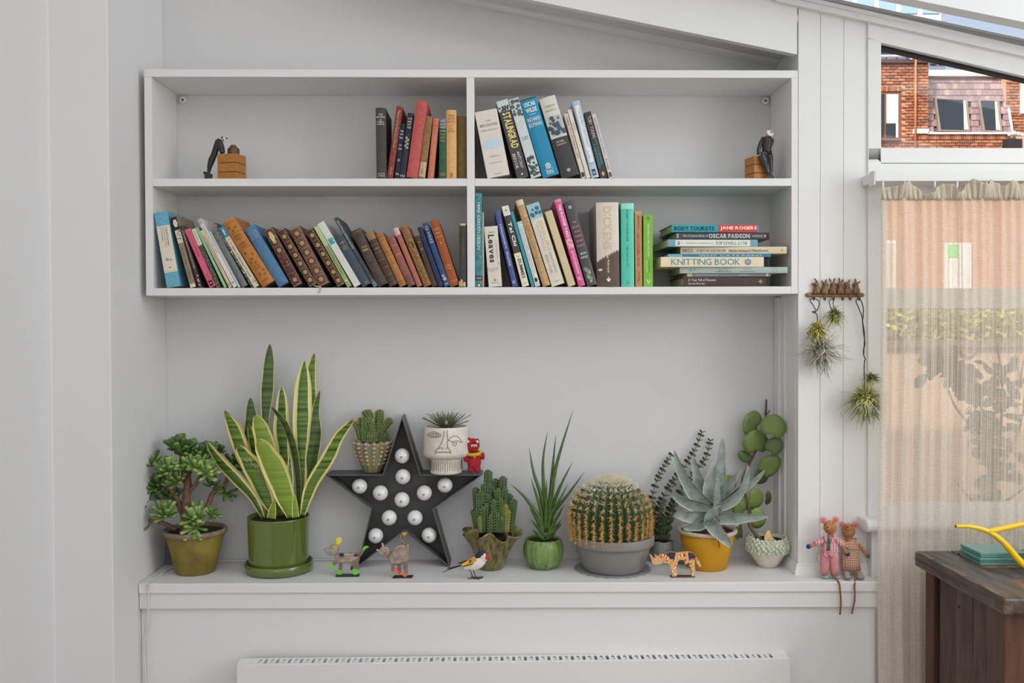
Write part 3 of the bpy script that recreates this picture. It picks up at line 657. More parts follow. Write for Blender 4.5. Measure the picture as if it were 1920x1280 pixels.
R = [
 ('L', 313, 288.6, 399.8, 25, .13, PENG, 'p', D(Bd((222, 210, 194), .2, .82), Bd((190, 176, 160), .795, .80), Bd((190, 176, 160), .215, .22), T('THE RATTLE BAG', (60, 56, 60), .55, .79, .62, .76), T('edited by Seamus Heaney', (80, 76, 80), .53, .79, .44, .54), T('and Ted Hughes', (80, 76, 80), .62, .79, .26, .36), O((40, 120, 150), .37, .005, .4, 5), O((40, 120, 150), .36, .004, .65, 4), T('9', (60, 56, 60), .245, .27, .42, .58, 'h')), 'speckled blue and cream paperback at the left end of the lower left bay'),
 ('L', 357.3, 320, 405.8, 11.4, .13, card((150, 132, 108)), 'p', D(Bd((34, 32, 32), .8, .985), O((228, 222, 210), .895, .0055, .5, 0, 1.9), T('OLIVE', INK, .87, .92, .38, .64), Bd((212, 200, 178), .62, .8), *scene_patch((60, 54, 50), .66, .78, 8, 21, .0022), T('SELECTED POEMS', (90, 74, 60), .12, .56, .3, .6), Bd((220, 206, 184), 0, .05)), 'brown paperback with black top and white oval badge beside the speckled blue one'),
 ('L', 371.5, 335, 424, 7.5, .13, card((74, 50, 52)), 'p', D(T('SYLVIA PLATH COLLECTED', CREAM, .3, .92, .4, .75), *scene_patch(CREAM, .03, .2, 8, 23, .0016)), 'slim dark plum paperback squeezed against the pink one'),
 ('L', 388, 340.6, 431.5, 13, .13, card((222, 92, 122)), 'p', D(T('Carol Ann', (110, 40, 66), .68, .82, .5, .66), T('POEMS', (110, 40, 66), .52, .67, .38, .66), T('H.I.', (90, 36, 56), .14, .22, .35, .6), Bd((40, 30, 36), .02, .11, .2, .82), O((226, 150, 170), .065, .0025)), 'bright pink paperback of poems in the lower left bay'),
 ('L', 403, 355.8, 430.7, 9.4, .13, MARB, 'p', D(Bd((214, 206, 186), .72, 1.), T('Robert Graves', (120, 110, 96), .76, .96, .35, .65)), 'slim paperback with marbled dark spine and cream top, right of the pink one'),
 ('L', 416.5, 363, 428, 5.4, .13, card((140, 200, 154)), 'p', D(T('o', INK, .95, .97, .3, .7, 'h')), 'thin mint green paperback in the lower left bay'),
 ('L', 425.5, 370.4, 433, 6.2, .13, card((222, 196, 160)), 'p', D(T('Ted Hughes New Selected Poems', (110, 64, 50), .3, .9, .25, .75), T('CO', INK, .03, .07, .2, .8, 'h')), 'thin peach paperback with brown lettering, right of the mint green one'),
 ('L', 434.4, 367, 412.7, 8.5, .15, card((224, 220, 212)), 'p', D(Bd((170, 170, 168), .93, .99, .1, .9), T('SONNETS AND OTHER VERSE', (150, 146, 140), .5, .9, .3, .7), T('B', INK, .055, .08, .3, .7, 'h')), 'tall thin white paperback leaning in the lower left bay'),
 ('L', 443, 387, 435, 5, .14, card((190, 196, 196)), 'p', D(), 'very thin pale grey booklet left of the slate book'),
 ('L', 452.4, 396, 438, 13, .14, MIST, 'c', D(Bd((150, 140, 110), .03, .036), Bd((150, 140, 110), .05, .056)), 'slate grey book with blurred cover between thin white booklets'),
 ('L', 466.6, 394.5, 419, 4.6, .14, MARB, 'p', D(*scene_patch(CREAM, .05, .98, 40, 31, .0012)), 'thin black and white flecked booklet left of the blue-labelled poems'),
 ('L', 473, 406.5, 427.5, 11, .14, card((220, 210, 180)), 'p', D(Bd((20, 140, 176), .83, 1.0), T('faber', WH, .86, .96, .3, .72), T('T. S. Eliot Collected Poems', (70, 80, 80), .16, .8, .3, .7), *scene_patch((100, 96, 70), .01, .13, 12, 33, .0014)), 'cream paperback with a bright blue label at its top in the lower left bay'),
 ('L', 490, 414.3, 419.5, 26, .14, leather((192, 122, 48), (176, 108, 40)), 'c', D(T('POETICAL', (90, 56, 24), .745, .77, .18, .82, 'h'), T('WORKS', (90, 56, 24), .7, .725, .25, .75, 'h'), T('of', (90, 56, 24), .67, .685, .42, .58, 'h'), T('ROBERT', (90, 56, 24), .625, .65, .22, .78, 'h'), T('BURNS', (90, 56, 24), .585, .61, .26, .74, 'h'), Bd((110, 70, 30), .80, .806), Bd((110, 70, 30), .56, .566), Bd((110, 70, 30), .95, .955), *[O((80, 54, 40), z, .004, x, 5) for z, x in ((.9, .25), (.87, .7), (.84, .4), (.5, .3), (.45, .7), (.4, .45), (.36, .25), (.33, .6), (.17, .4), (.14, .7), (.2, .75))], T('WITH NOTES', (90, 56, 24), .275, .295, .25, .75, 'h'), T('GLOSSARY', (90, 56, 24), .24, .26, .25, .75, 'h'), T('LONDON', (90, 56, 24), .06, .08, .25, .75, 'h')), 'thick ochre book decorated with dark flowers in the lower left bay'),
 ('L', 522.5, 457.5, 430.7, 21, .14, cloth((86, 128, 166), (72, 112, 150)), 'c', D(Fr((150, 176, 190), .80, .92, .2, .85, .0008), T('SHORT', (150, 170, 180), .87, .9, .3, .75, 'h'), T('STORIES', (150, 170, 180), .825, .855, .28, .78, 'h')), 'plain blue cloth book between the ochre and the brown leather books'),
 ('L', 551, 494.4, 433.3, 18, .14, leather((98, 44, 44), (70, 36, 36)), 'c', rosettes([.1, .62, .77, .9], 18, [O((220, 196, 140), .86, .006, .5, 0, 2.6)] + speckle((188, 156, 100), .15, .6, 26, .0009, 41)), 'glossy maroon leather book with torn gilt patch, first of the rosetted set'),
 ('L', 581, 518.9, 434, 16.5, .14, BROWNL, 'c', rosettes([.1, .24, .39, .54, .69, .87], 17, [T('THE WORKS', GOLD, .7, .715, .25, .75, 'h')]), 'dark brown leather book with gilt rosettes, narrow second of the set'),
 ('L', 598, 541.6, 432.4, 21, .14, TANL, 'c', rosettes([.1, .25, .42, .57, .73, .9], 22, [T('CHARLES', GOLD, .745, .76, .25, .75, 'h')]), 'wide mid-brown leather book with gilt rosettes, broadest of the set'),
 ('L', 633.8, 572.6, 433.3, 14.5, .14, leather((78, 40, 34), (60, 32, 28)), 'c', rosettes([.09, .24, .4, .56, .72, .89], 15), 'dark brown leather book with gilt rosettes, last of the set beside the green one'),
 ('L', 651.7, 588, 425.8, 9.6, .14, card((156, 176, 108)), 'p', D(Bd((182, 196, 140), .68, .985), T('The Collected Poems of A. E. Housman', (70, 90, 40), .2, .66, .3, .7), O((226, 220, 160), .1, .003, .5)), 'sage green paperback of poems left of the tall white book'),
 ('L', 664.2, 594.3, 420.5, 13, .14, card((220, 222, 212)), 'p', D(Bd((60, 150, 166), .66, .75, .15, .85), *scene_patch((150, 200, 206), .67, .74, 8, 51, .0018)), 'white book with a small turquoise picture on its spine'),
 ('L', 680.5, 627.5, 447.5, 17, .13, cloth((72, 88, 98), (60, 74, 84)), 'c', D(T('THINGS', GOLD, .86, .885, .2, .8, 'h'), T('of', GOLD, .82, .835, .4, .6, 'h'), T('GOOD', GOLD, .775, .8, .25, .75, 'h'), T('NOTE', GOLD, .735, .76, .25, .75, 'h'), *scene_patch((110, 120, 120), .0, .08, 14, 53, .0016)), 'slate blue cloth book with gilt title in front of the tall charcoal one'),
 ('L', 701.3, 625.8, 410, 8.6, .15, cloth((74, 78, 82), (64, 68, 72)), 'c', D(T('Bernal Thomas Oxford and Oriel', WH, .55, .95, .35, .7), Bd((90, 130, 140), .0, .07), T('X', WH, .08, .1, .3, .7, 'h')), 'tall slim charcoal book sticking up highest in the lower left bay'),
 ('L', 707, 655, 435, 20.5, .15, leather((84, 68, 58), (62, 50, 44)), 'c', D(T('Holy', GOLD, .67, .71, .25, .75, 'h'), T('Bible', GOLD, .62, .66, .22, .78, 'h'), *speckle((140, 112, 76), .02, .55, 60, .0007, 61), Bd((112, 84, 60), .95, .97), Bd((112, 84, 60), .2, .205)), 'worn dark brown leather bible with ragged top'),
 ('L', 730.5, 684, 438, 15.5, .12, leather((84, 60, 44), (56, 42, 34)), 'c', D(*[Bd((130, 98, 60), z, z + .012) for z in (.04, .2, .34, .48, .62, .76)], T('1797', GOLD, .67, .7, .25, .75, 'h'), *speckle((150, 112, 70), .03, .95, 40, .0007, 63), Bd((150, 112, 72), .86, 1.)), 'battered brown leather book with raised bands, right of the worn bible'),
 ('L', 750, 704.8, 440, 13.5, .12, leather((182, 122, 62), (160, 100, 48)), 'c', D(*[Bd((110, 70, 36), z, z + .008) for z in (.05, .09, .58, .64, .86, .93)], O((216, 180, 120), .38, .003, .6, 4)), 'honey-coloured leather book with dark bands in the lower left bay'),
 ('L', 766, 725, 445.8, 14, .12, cloth((160, 98, 82), (142, 84, 72)), 'c', D(T('Essays', GOLD, .8, .84, .2, .85, 'h'), T('of', GOLD, .72, .735, .4, .6, 'h'), T('Elia', GOLD, .62, .66, .25, .75, 'h'), Bd((120, 76, 66), 0, .22, .02, .98)), 'dusty rose cloth book with gilt title and darker foot'),
 ('L', 782.8, 737.2, 429, 9.6, .12, cloth((186, 112, 92), (170, 96, 80)), 'c', D(Bd((214, 180, 166), .88, 1.)), 'slim salmon cloth book with pale top, right of the dusty rose one'),
 ('L', 795.6, 749.6, 425.8, 14.5, .13, cloth((166, 122, 74), (148, 104, 60)), 'c', D(Fr((84, 60, 36), .02, .98, .06, .94, .0007), *[T(t, (84, 60, 36), .93 - .05 * i, .955 - .05 * i, .22, .78, 'h') for i, t in enumerate(['BOOK', 'OF', 'OLD', 'SONG'])], O((60, 50, 40), .68, .007, .5, 0, 1.5), *[O((84, 60, 36), .58 - .042 * i, .0042, .4 + .2 * (i % 2), 5) for i in range(13)]), 'tan cloth book covered in dark vine ornament in the lower left bay'),
 ('L', 811.3, 777.3, 444, 9.4, .12, cloth((84, 68, 52), (66, 54, 42)), 'c', D(O(GOLD, .88, .003, .5, 4), O(GOLD, .74, .003, .5, 5), Bd((120, 98, 66), .06, .066)), 'slim dark brown book between the vine-patterned and navy ones'),
 ('L', 823, 782.6, 427.5, 9, .13, cloth((44, 56, 96), (36, 46, 82)), 'c', D(Bd((40, 44, 60), .86, 1.), Bd((90, 60, 80), .79, .797), Bd((90, 60, 80), .05, .057)), 'slim navy book without title left of the royal blue one'),
 ('L', 834, 791.8, 420, 10.6, .13, cloth((56, 82, 132), (46, 70, 118)), 'c', D(T('THE', WH, .93, .95, .3, .7, 'h'), T('BAT', WH, .89, .915, .25, .75, 'h'), O(WH, .85, .0016), T('THE', WH, .8, .82, .3, .7, 'h'), T('CAT', WH, .765, .79, .25, .75, 'h'), T('AND', WH, .73, .75, .25, .75, 'h'), T('MOLE', WH, .69, .715, .15, .85, 'h'), O(WH, .17, .004, .4, 5), O(WH, .12, .005, .5, 6), T('BODLEY', WH, .03, .05, .15, .85, 'h')), 'royal blue cloth book with white lettering in the lower left bay'),
 ('L', 845, 805, 415.8, 18.5, .14, cloth((172, 92, 48), (150, 76, 40)), 'c', D(T('DEEPER', GOLD, .85, .88, .2, .8, 'h'), T('THINGS', GOLD, .79, .82, .2, .8, 'h'), T('SHORTER', GOLD, .735, .765, .15, .85, 'h'), T('I', GOLD, .64, .67, .45, .55, 'h'), T('STORIES', GOLD, .3, .325, .22, .78, 'h'), T('1908', GOLD, .255, .28, .28, .72, 'h'), Bd((196, 140, 80), .08, .086), Bd((196, 140, 80), .06, .063)), 'rust orange cloth book with rounded spine in the lower left bay'),
 ('R', 873.4, 873.0, 419, 13.2, .12, cloth((74, 72, 64), (58, 58, 52)), 'c', D(T('PILGRIM', (100, 98, 88), .5, .75, .35, .65), Bd((196, 176, 130), .965, 1., .1, .9)), 'shabby dark green-grey book standing upright against the divider', ),
]
books3 = row(R, Z2, G3, 0.0006)
# crumbled foot of the shabby book, and the gold ribbon of the wide leather one
tp = MB()
for i, (u, w_, h_) in enumerate(((862, 3, 12), (865.5, 4, 15), (870.5, 5, 10))):
    p = aty(u, 538, -0.002); s_ = mpp(0)
    tp.rbox((p.x - w_ * s_ / 2, -0.003, Z2 + .0005), (p.x + w_ * s_ / 2, 0.002, Z2 + h_ * s_), .002)
o_ = tp.build('torn_spine_paper', mat('torn_paper', (206, 180, 136), 0.9), None)
rb = books3[-1]; o_.parent = rb
bpy.context.view_layer.update(); o_.matrix_parent_inverse = rb.matrix_world.inverted()
pts = [aty(u, v, -0.0035) for u, v in ((584, 539), (592, 540), (600, 540.5), (602, 541.5))]
pts = [aty(588, 535, 0.004), aty(594, 536.5, 0.000), aty(601, 538, -0.0022), aty(600, 543, -0.003), aty(597, 549, -0.003)]
rbn = MB().ribbon(smoothpath(pts, 4), [0.0017] * 17, (1, 0, 0.3), 0.0004).build('ribbon_marker', mat('gold_ribbon', (190, 170, 120), 0.6), None)
rbn.parent = books3[16]; rbn.matrix_parent_inverse = books3[16].matrix_world.inverted()

# ---- lower shelf, right bay, upright
G4 = 'upright books in the lower right bay'
TEAL = mat('mottled_teal_card', (70, 150, 160), 0.4, noise=(120, (40, 100, 112), 0.4, 0.5))
R = [
 ('L', 890.3, 889.2, 362, 13, .19, TEAL, 'j', D(T('HERB GARDEN DESIGN', (206, 232, 226), .4, .9, .3, .72), Bd((70, 50, 46), .07, .12), T('MCVICAR', CREAM, .085, .105, .15, .85, 'h'), O(CREAM, .02, .003)), 'tall mottled teal hardback standing against the divider in the lower right bay'),
 ('L', 904.8, 904.3, 398, 3, .16, card((180, 176, 146)), 'p', D(Bd((220, 140, 110), 0, .12)), 'very thin pale booklet between the teal and the large-lettered cream book'),
 ('L', 916.5, 907.8, 425, 25, .13, card((222, 214, 202)), 'p', D(T('DANIELEWSKI', (110, 106, 100), .89, .91, .28, .72, 'h'), T('Leaves', (50, 48, 48), .4, .86, .22, .68), T('In Ideal Magic Dreams', (130, 126, 120), .42, .76, .76, .84), *scene_patch((190, 184, 176), .26, .38, 8, 71, .004), O((60, 60, 60), .11, .004, .5, 4), T('doubleday', (90, 86, 84), .055, .075, .25, .75, 'h')), 'cream paperback with large dark vertical title in the lower right bay'),
 ('L', 961.5, 927, 396, 9.5, .15, card((70, 86, 150)), 'j', D(T('IMPRESSIONISTS', WH, .5, .82, .35, .65), T('SEASONS', WH, .27, .46, .32, .68), O(CREAM, .06, .0045, .4, 5)), 'blue hardback of paintings leaning right of the cream lettered paperback'),
 ('L', 979.6, 940.5, 387.5, 13.2, .15, card((64, 62, 62)), 'p', D(Bd((226, 222, 210), .88, 1.), O(INK, .945, .004, .5, 4), T('Tai Chi', WH, .5, .8, .3, .78), Bd((232, 210, 60), .405, .415), Bd((228, 222, 198), 0, .405), T('DUMMIES', (50, 50, 50), .1, .34, .3, .8), T('for', (60, 60, 60), .355, .39, .35, .65, 'h'), T('paper', (90, 90, 90), .03, .045, .25, .75, 'h')), 'charcoal and cream how-to paperback leaning next to the slim turquoise one'),
 ('L', 996.5, 956.5, 397.5, 5.6, .15, card((40, 150, 166)), 'p', D(*scene_patch((90, 180, 186), .5, .7, 5, 77, .001)), 'slim bright turquoise paperback in the lower right bay'),
 ('L', 1004, 969, 416.4, 10.6, .14, card((198, 206, 202)), 'p', D(Bd((226, 226, 222), .05, .96, .5, .98), T('STEPAN ARKADYEVICH ON FISHING', (50, 90, 140), .55, .93, .58, .82), T('MacDonell Gordon Smith', (80, 80, 80), .2, .52, .6, .8), O(INK, .1, .004, .5, 0, 1.6)), 'grey-white paperback, short, between the turquoise and the sandy book'),
 ('L', 1018, 966, 377, 13.6, .17, mat('sandy_worn_jacket', (206, 170, 122), 0.6, noise=(160, (176, 136, 90), 0.2, 0.5)), 'c', D(T('STORM', (150, 118, 80), .56, .8, .3, .72), T('OVER THE VALE', (172, 138, 96), .2, .5, .3, .7), Bd((222, 196, 160), .94, 1.)), 'tall sandy worn hardback leaning in the lower right bay'),
 ('L', 1035, 986.3, 385.5, 24.5, .16, card((224, 214, 196)), 'p', D(Bd((150, 196, 208), .82, 1.0), *scene_patch((60, 110, 130), .84, .94, 10, 81, .005), T('BERLIN', (214, 190, 130), .42, .78, .55, .8), T('THE DOWNFALL 1945', (170, 180, 180), .42, .77, .3, .42), T('ANTONY', (150, 146, 140), .14, .4, .56, .74), T('BEEVOR', (150, 146, 140), .15, .38, .22, .4), T('penguin', (170, 160, 150), .04, .06, .3, .7, 'h')), 'thick cream paperback with pale blue sky and aircraft at its top'),
 ('L', 1066.3, 1021.5, 397.5, 13.6, .14, card((216, 196, 152)), 'p', D(), 'plain yellowish cream book without lettering, left of the pink one'),
 ('L', 1085.3, 1039, 375.5, 12.4, .18, card((226, 86, 150)), 'j', D(T('THE FLOWER YARD', WH, .56, .94, .3, .72), Bd((222, 120, 150), .43, .55), *scene_patch((240, 180, 190), .44, .54, 14, 91, .003), T('ARTHUR PARKINSON', WH, .14, .41, .34, .66), T('K', WH, .07, .11, .25, .75, 'h'), Bd((236, 140, 170), .97, 1.)), 'bright magenta hardback with white lettering in the lower right bay'),
 ('L', 1101.5, 1056.3, 380, 20, .17, card((76, 74, 76)), 'j', D(O(WH, .93, .005, .5, 5), *[T(t, (240, 120, 160), .74 - .055 * i, .765 - .055 * i, a, 1 - a, 'h') for i, (t, a) in enumerate([('THE', .3), ('HISTORY', .15), ('OF THE', .25), ('WORLD', .15), ('IN 100', .2), ('PLANTS', .15)])], T('SIMON', WH, .37, .395, .2, .8, 'h'), T('BARNES', WH, .325, .35, .18, .82, 'h'), *[O((150, 190, 150), z, .006, x, 6) for z, x in ((.2, .3), (.17, .5), (.12, .4), (.08, .55))], *[O((220, 226, 210), z, .0035, x, 5) for z, x in ((.15, .6), (.1, .35), (.05, .5))]), 'charcoal hardback with pink lettering and a sprig of leaves at its foot'),
 ('L', 1119.3, 1116.7, 380, 42, .18, card((222, 210, 196)), 'j', D(T('DICKENS', (206, 184, 156), .44, .95, .3, .66), Bd((92, 72, 58), 0, .29), *[Bd((92, 72, 58), .28, .29 + .14 * (k_ / 23) ** .8 + (.012, -.008, .004)[k_ % 3], k_ / 24, (k_ + 1) / 24) for k_ in range(24)], T('Peter', WH, .33, .42, .42, .55), T('Ackroyd', WH, .17, .32, .42, .56), O(WH, .09, .006, .5, 4), O(WH, .075, .004, .5), O((226, 214, 200), .2, .006, .14, 0, .5)), 'very thick cream hardback with brown torn-edge foot in the lower right bay'),
 ('L', 1165.3, 1164.2, 381, 24, .17, card((84, 206, 178)), 'j', D(Bd((150, 222, 204), .93, 1.), T('ROBERT MACFARLANE', (40, 90, 90), .54, .92, .4, .54), T('THE OLD WAYS', (40, 90, 90), .24, .49, .4, .54), O((60, 150, 140), .05, .005, .5, 5)), 'pale turquoise hardback beside the very thick cream one'),
 ('L', 1191.6, 1190, 396.5, 13, .13, card((190, 142, 92)), 'p', D(T('Tattersall', (110, 56, 30), .76, .94, .35, .65, 'V'), T('BASIC NEEDLEWORK', (150, 50, 36), .28, .72, .3, .62, 'V'), T('THE LAW', (120, 80, 50), .06, .2, .35, .65, 'V'), Bd((206, 160, 110), .97, 1.)), 'narrow tan paperback between the turquoise and lime green books'),
 ('L', 1206.8, 1206.3, 402.7, 17.5, .13, card((126, 190, 56)), 'p', D(O((60, 90, 30), .95, .004, .5, 5), T('THE WIND IN THE WILLOWS', WH, .42, .88, .42, .62), T('KENNETH', (90, 140, 50), .2, .38, .55, .7), T('GRAHAME', WH, .2, .36, .3, .42), T('V', WH, .04, .1, .3, .75, 'h')), 'lime green paperback at the right end of the upright row'),
]
row(R, Z2, G4, xd1 + .0006)

# ---- lower shelf, right bay, lying in a stack
G5 = 'books lying in a stack at the right of the lower bay'
def lying(u0, u1, v0, v1, d, mt, style, deco, label, ys=0.004, yaw=0.0, flip=False, zbase=None, tilt=0.0):
    a = aty(u0, v1, ys); b = aty(u1, v0, ys)
    L = b.x - a.x; th = abs(aty(u0, v0, ys).z - a.z)
    z = a.z if zbase is None else zbase
    o = thing('book', label, 'book', (0, 0, 0), G5)
    # local x (thickness) -> up, local z (height) -> along the shelf; the title reads left to right
    bulge = {'c': 0.10, 'j': 0.06, 'p': 0.02}[style] * th; tb = min({'c': 0.0022, 'j': 0.0016, 'p': 0.0007}[style], th * .2); ins = 0.003 if style != 'p' else .0002
    if not flip: M = Matrix(((0, 0, -1, L), (0, 1, 0, 0), (1, 0, 0, 0), (0, 0, 0, 1)))
    else: M = Matrix(((0, 0, 1, 0), (0, 1, 0, 0), (-1, 0, 0, th), (0, 0, 0, 1)))
    c = Matrix.Translation((L / 2, 0, 0))
    o.matrix_world = Matrix.Translation((a.x, ys, z)) @ c @ Matrix.Rotation(yaw, 4, 'Z') @ Matrix.Rotation(tilt, 4, 'Y') @ c.inverted() @ M
    book_mesh(th, L, d, bulge, tb).build('cover', mt, o, local=True)
    MB().box((tb, tb * 1.2 - bulge * .3, ins), (th - tb, d - ins - .0006, L - ins)).build('page_block', PAPER, o, local=True)
    p = Prt(th, L, bulge)
    if deco: deco(p)
    spine_print(o, p); return z + th
# local fractions: z runs right-to-left unless flipped, so lettering 'v' reads left to right
def F_(x0, x1): return 1 - x1, 1 - x0
def TL(t, c, f0, f1, y0=.2, y1=.8): a, b = F_(f0, f1); return T(t, c, a, b, y0, y1)
def BL(c, f0, f1, y0=0., y1=1.): a, b = F_(f0, f1); return Bd(c, a, b, y0, y1)
def OL(c, f, r, y=.5, pet=0): return O(c, 1 - f, r, y, pet)
z = ZB + .0003
z = lying(1281, 1437.5, 518.8, 537.2, .17, cloth((84, 66, 62), (72, 56, 54)), 'c', D(TL('A Year Full of Flowers', CREAM, .055, .385, .55, .8), TL('Sarah Raven', CREAM, .055, .255, .2, .42), OL(CREAM, .925, .005, .5, 4)), 'brown cloth book at the bottom of the lying stack', .006, .02, zbase=z) + .0004
z = lying(1288.5, 1444.8, 512.6, 518.4, .16, card((120, 126, 132)), 'p', D(TL('QUIET mind and body', (190, 190, 186), .1, .37, .25, .7), TL('GRANT', (190, 190, 186), .62, .73, .25, .7), BL((206, 186, 160), .945, .97), BL((190, 180, 130), 0, .06)), 'thin grey paperback directly above the brown one at the stack bottom', .004, -.01, zbase=z) + .0004
z = lying(1275, 1476, 501, 512.3, .18, card((168, 186, 180)), 'j', D(OL((90, 110, 116), .1, .004, .5, 4), OL((90, 110, 116), .14, .003, .6, 4), TL('THE COMPLETE', (90, 96, 96), .335, .475, .75, .88), TL('BOOK OF', (90, 96, 96), .365, .445, .5, .64), TL('HERBS', (90, 96, 96), .335, .475, .15, .38), TL('Ann Gardner', (90, 96, 96), .585, .67, .62, .78), TL('Botanics Bremness', (90, 96, 96), .56, .7, .2, .36), Fr((90, 100, 100), .10, .14, .2, .85, .0005)), 'long pale sage hardback below the knitting book in the stack', .000, -.02, zbase=z) + .0004
z = lying(1238.5, 1433, 480, 498.6, .2, card((232, 216, 178)), 'p', D(TL('KNITTING BOOK', (52, 140, 178), .1, .77, .2, .82), OL((120, 140, 166), .845, .009, .5), OL((180, 190, 200), .845, .005, .5, 6), OL((40, 60, 90), .845, .002, .5)), 'cream paperback with large blue capitals in the middle of the stack', -.006, .03, zbase=z) + .0004
z = lying(1253, 1444.8, 473.6, 479.6, .17, card((40, 126, 166)), 'p', D(BL((110, 170, 196), 0, .14), TL('WHY CATS PAINT', (190, 214, 222), .3, .92, .25, .75)), 'thin vivid blue paperback above the knitting book', .004, -.012, flip=False, zbase=z) + .0004
z = lying(1276.7, 1474, 460.5, 473.3, .18, card((222, 204, 172)), 'j', D(TL('BIRDS', (70, 60, 50), .015, .12, .25, .72), TL('OF BRITAIN AND EUROPE', (110, 96, 80), .145, .425, .28, .66), TL('Nicholas Hammond & Michael Everett', (80, 70, 60), .455, .825, .26, .66), OL((70, 60, 56), .955, .003, .5, 4)), 'long buff hardback about birds, sticking out furthest right in the stack', .006, -.035, zbase=z) + .0004
z = lying(1252, 1422, 444.8, 458.2, .18, card((112, 164, 182)), 'p', D(Bd((222, 220, 208), .085, .92, .06, .94), T('BUTTERFLIES', (110, 116, 116), .12, .47, .3, .72, 'V'), T('& OTHER INSECTS OF BRITAIN', (140, 146, 146), .5, .8, .4, .6, 'V'), O(INK, .15 + .7, .002, .5, 4), T('GB', INK, .87, .9, .25, .75)), 'blue and cream paperback whose title is upside down in the stack', .002, .05, zbase=z) + .0004
z = lying(1267, 1442.7, 431, 444.2, .18, card((36, 34, 38)), 'j', D(BL((72, 70, 76), .0, .96, .12, .85), TL('The Complete Book of', (214, 210, 206), .07, .34, .3, .68), TL('OSCAR FASHION', (206, 204, 204), .35, .79, .18, .82), TL('APPLE', (206, 204, 204), .815, .925, .38, .6), OL((206, 204, 204), .955, .0025, .5), TL('x', CREAM, .005, .03, .2, .8)), 'black hardback with silver capitals, second from the top of the stack', .006, .02, zbase=z) + .0004
z = lying(1259, 1423.5, 414.4, 428.6, .15, card((40, 160, 170)), 'j', D(BL((206, 60, 58), .53, .985), TL('BODY TOURISTS', (10, 34, 46), .025, .485, .24, .76), TL('JANE ROGERS', (240, 226, 216), .555, .975, .24, .8)), 'turquoise and red hardback on top of the lying stack', .004, .035, zbase=z)
# ================================================================ ornaments
ZJ = zoomer(220, 640, 2.724); ZN = zoomer(600, 740, 3.4605); ZC = zoomer(850, 750, 3.5564); ZD = zoomer(1190, 740, 3.5548)
ZR = zoomer(1480, 500, 3.88); ZMo = zoomer(1480, 940, 5.565); ZG = zoomer(1640, 920, 3.557)
def P3(Z, x, y, Y): return aty(*Z(x, y), Y)
def plate(Z, pts, Y, th, bev=0.0):              # a piece cut from sheet: outline at depth Y, thickness th away from the camera
    poly = [P3(Z, x, y, Y) for x, y in pts]
    ar = sum(poly[i].x * poly[(i + 1) % len(poly)].z - poly[(i + 1) % len(poly)].x * poly[i].z for i in range(len(poly)))
    if ar < 0: poly = poly[::-1]
    b = MB(); n = len(poly); d = Vector((0, th, 0))
    b.add(poly + [p + d for p in poly], [tuple(range(n)), tuple(range(2 * n - 1, n - 1, -1))] + [(i, n + i, n + (i + 1) % n, (i + 1) % n) for i in range(n)])
    return b
def px_r(Z, r, Y): return r / (Z(1, 0)[0] - Z(0, 0)[0]) ** -1 * mpp(Y)
def disc(Z, x, y, rx, ry, Y, th): return plate(Z, [(x + rx * math.cos(2 * PI * k / 14), y + ry * math.sin(2 * PI * k / 14)) for k in range(14)], Y, th)

# ---- two carved bookends: a sailor leaning on a crate
CRATE = mat('waxed_pine', (188, 126, 52), 0.45, noise=(60, (160, 98, 38), 0.2, 0.5), stretch=(1, 1, 9))
EBON = mat('dark_stained_wood', (52, 50, 48), 0.38, noise=(90, (36, 34, 34), 0.2, 0.5))
BLACKW = mat('black_lacquer', (34, 34, 38), 0.2, coat=0.4)
SKIN = cmat((206, 160, 130), 0.6); CAPW = cmat((226, 224, 218), 0.5); POM = cmat((120, 50, 46), 0.7); DOME = mat('walnut_bollard', (112, 82, 54), 0.5, noise=(80, (84, 60, 40), 0.2, 0.5))
def crate(root, cx, cy, z0, w, d, h, rz, gap=0.0006):
    for k in range(3):
        M = Matrix.Translation((cx, cy, 0)) @ Matrix.Rotation(rz, 4, 'Z')
        MB().rbox((-w / 2, -d / 2, z0 + h * k / 3 + (gap if k else 0)), (w / 2, d / 2, z0 + h * (k + 1) / 3 - gap), 0.0008, M).build('crate_block', CRATE, root)
ZA1 = zoomer(360, 230, 10.667); YS = 0.065
k1 = mpp(YS) / 10.667
c = P3(ZA1, 800, 1120, YS)
o = thing('bookend', 'carved bookend of a dark figure bending over a pine crate with a bollard', 'bookend', (c.x, YS, ZM1), 'pair of sailor bookends')
hgt = P3(ZA1, 800, 606, YS - .03).z - ZM1
crate(o, P3(ZA1, 790, 0, YS).x, YS + .0, ZM1 + .0003, 0.054, 0.050, hgt, math.radians(-12))
bx_ = P3(ZA1, 825, 0, YS).x
MB().lathe([(.0155, 0), (.0155, .015), (.0125, .0185), (.0085, .0187)], (bx_, YS, ZM1 + hgt), 8).build('bollard', DOME, o)
MB().lathe([(.0095, .0), (.0092, .003), (.0065, .0075), (.001, .009)], (bx_, YS, ZM1 + hgt + .0182), 14, close_top=True).build('bollard_knob', DOME, o, True)
def chain(mb, Z, pts, Y, seg=8, flat=None):
    P = [P3(Z, x, y, Y + (q[0] if q else 0)) for x, y, r, *q in pts]; s_ = mpp(Y) / (Z(1, 0)[0] - Z(0, 0)[0]) ** -1
    R = [r * mpp(Y) * (Z(1, 0)[0] - Z(0, 0)[0]) for x, y, r, *q in pts]
    mb.tube(P, R, seg, flat)
    return mb
b = MB()
chain(b, ZA1, [(330, 1035, 30), (335, 960, 32), (355, 870, 55), (390, 740, 66), (440, 640, 64), (490, 480, 66), (525, 370, 62), (545, 320, 30)], YS - .004, 8, (1, .8))
chain(b, ZA1, [(545, 335, 40), (565, 420, 62), (590, 520, 64), (610, 610, 52)], YS - .018, 8)
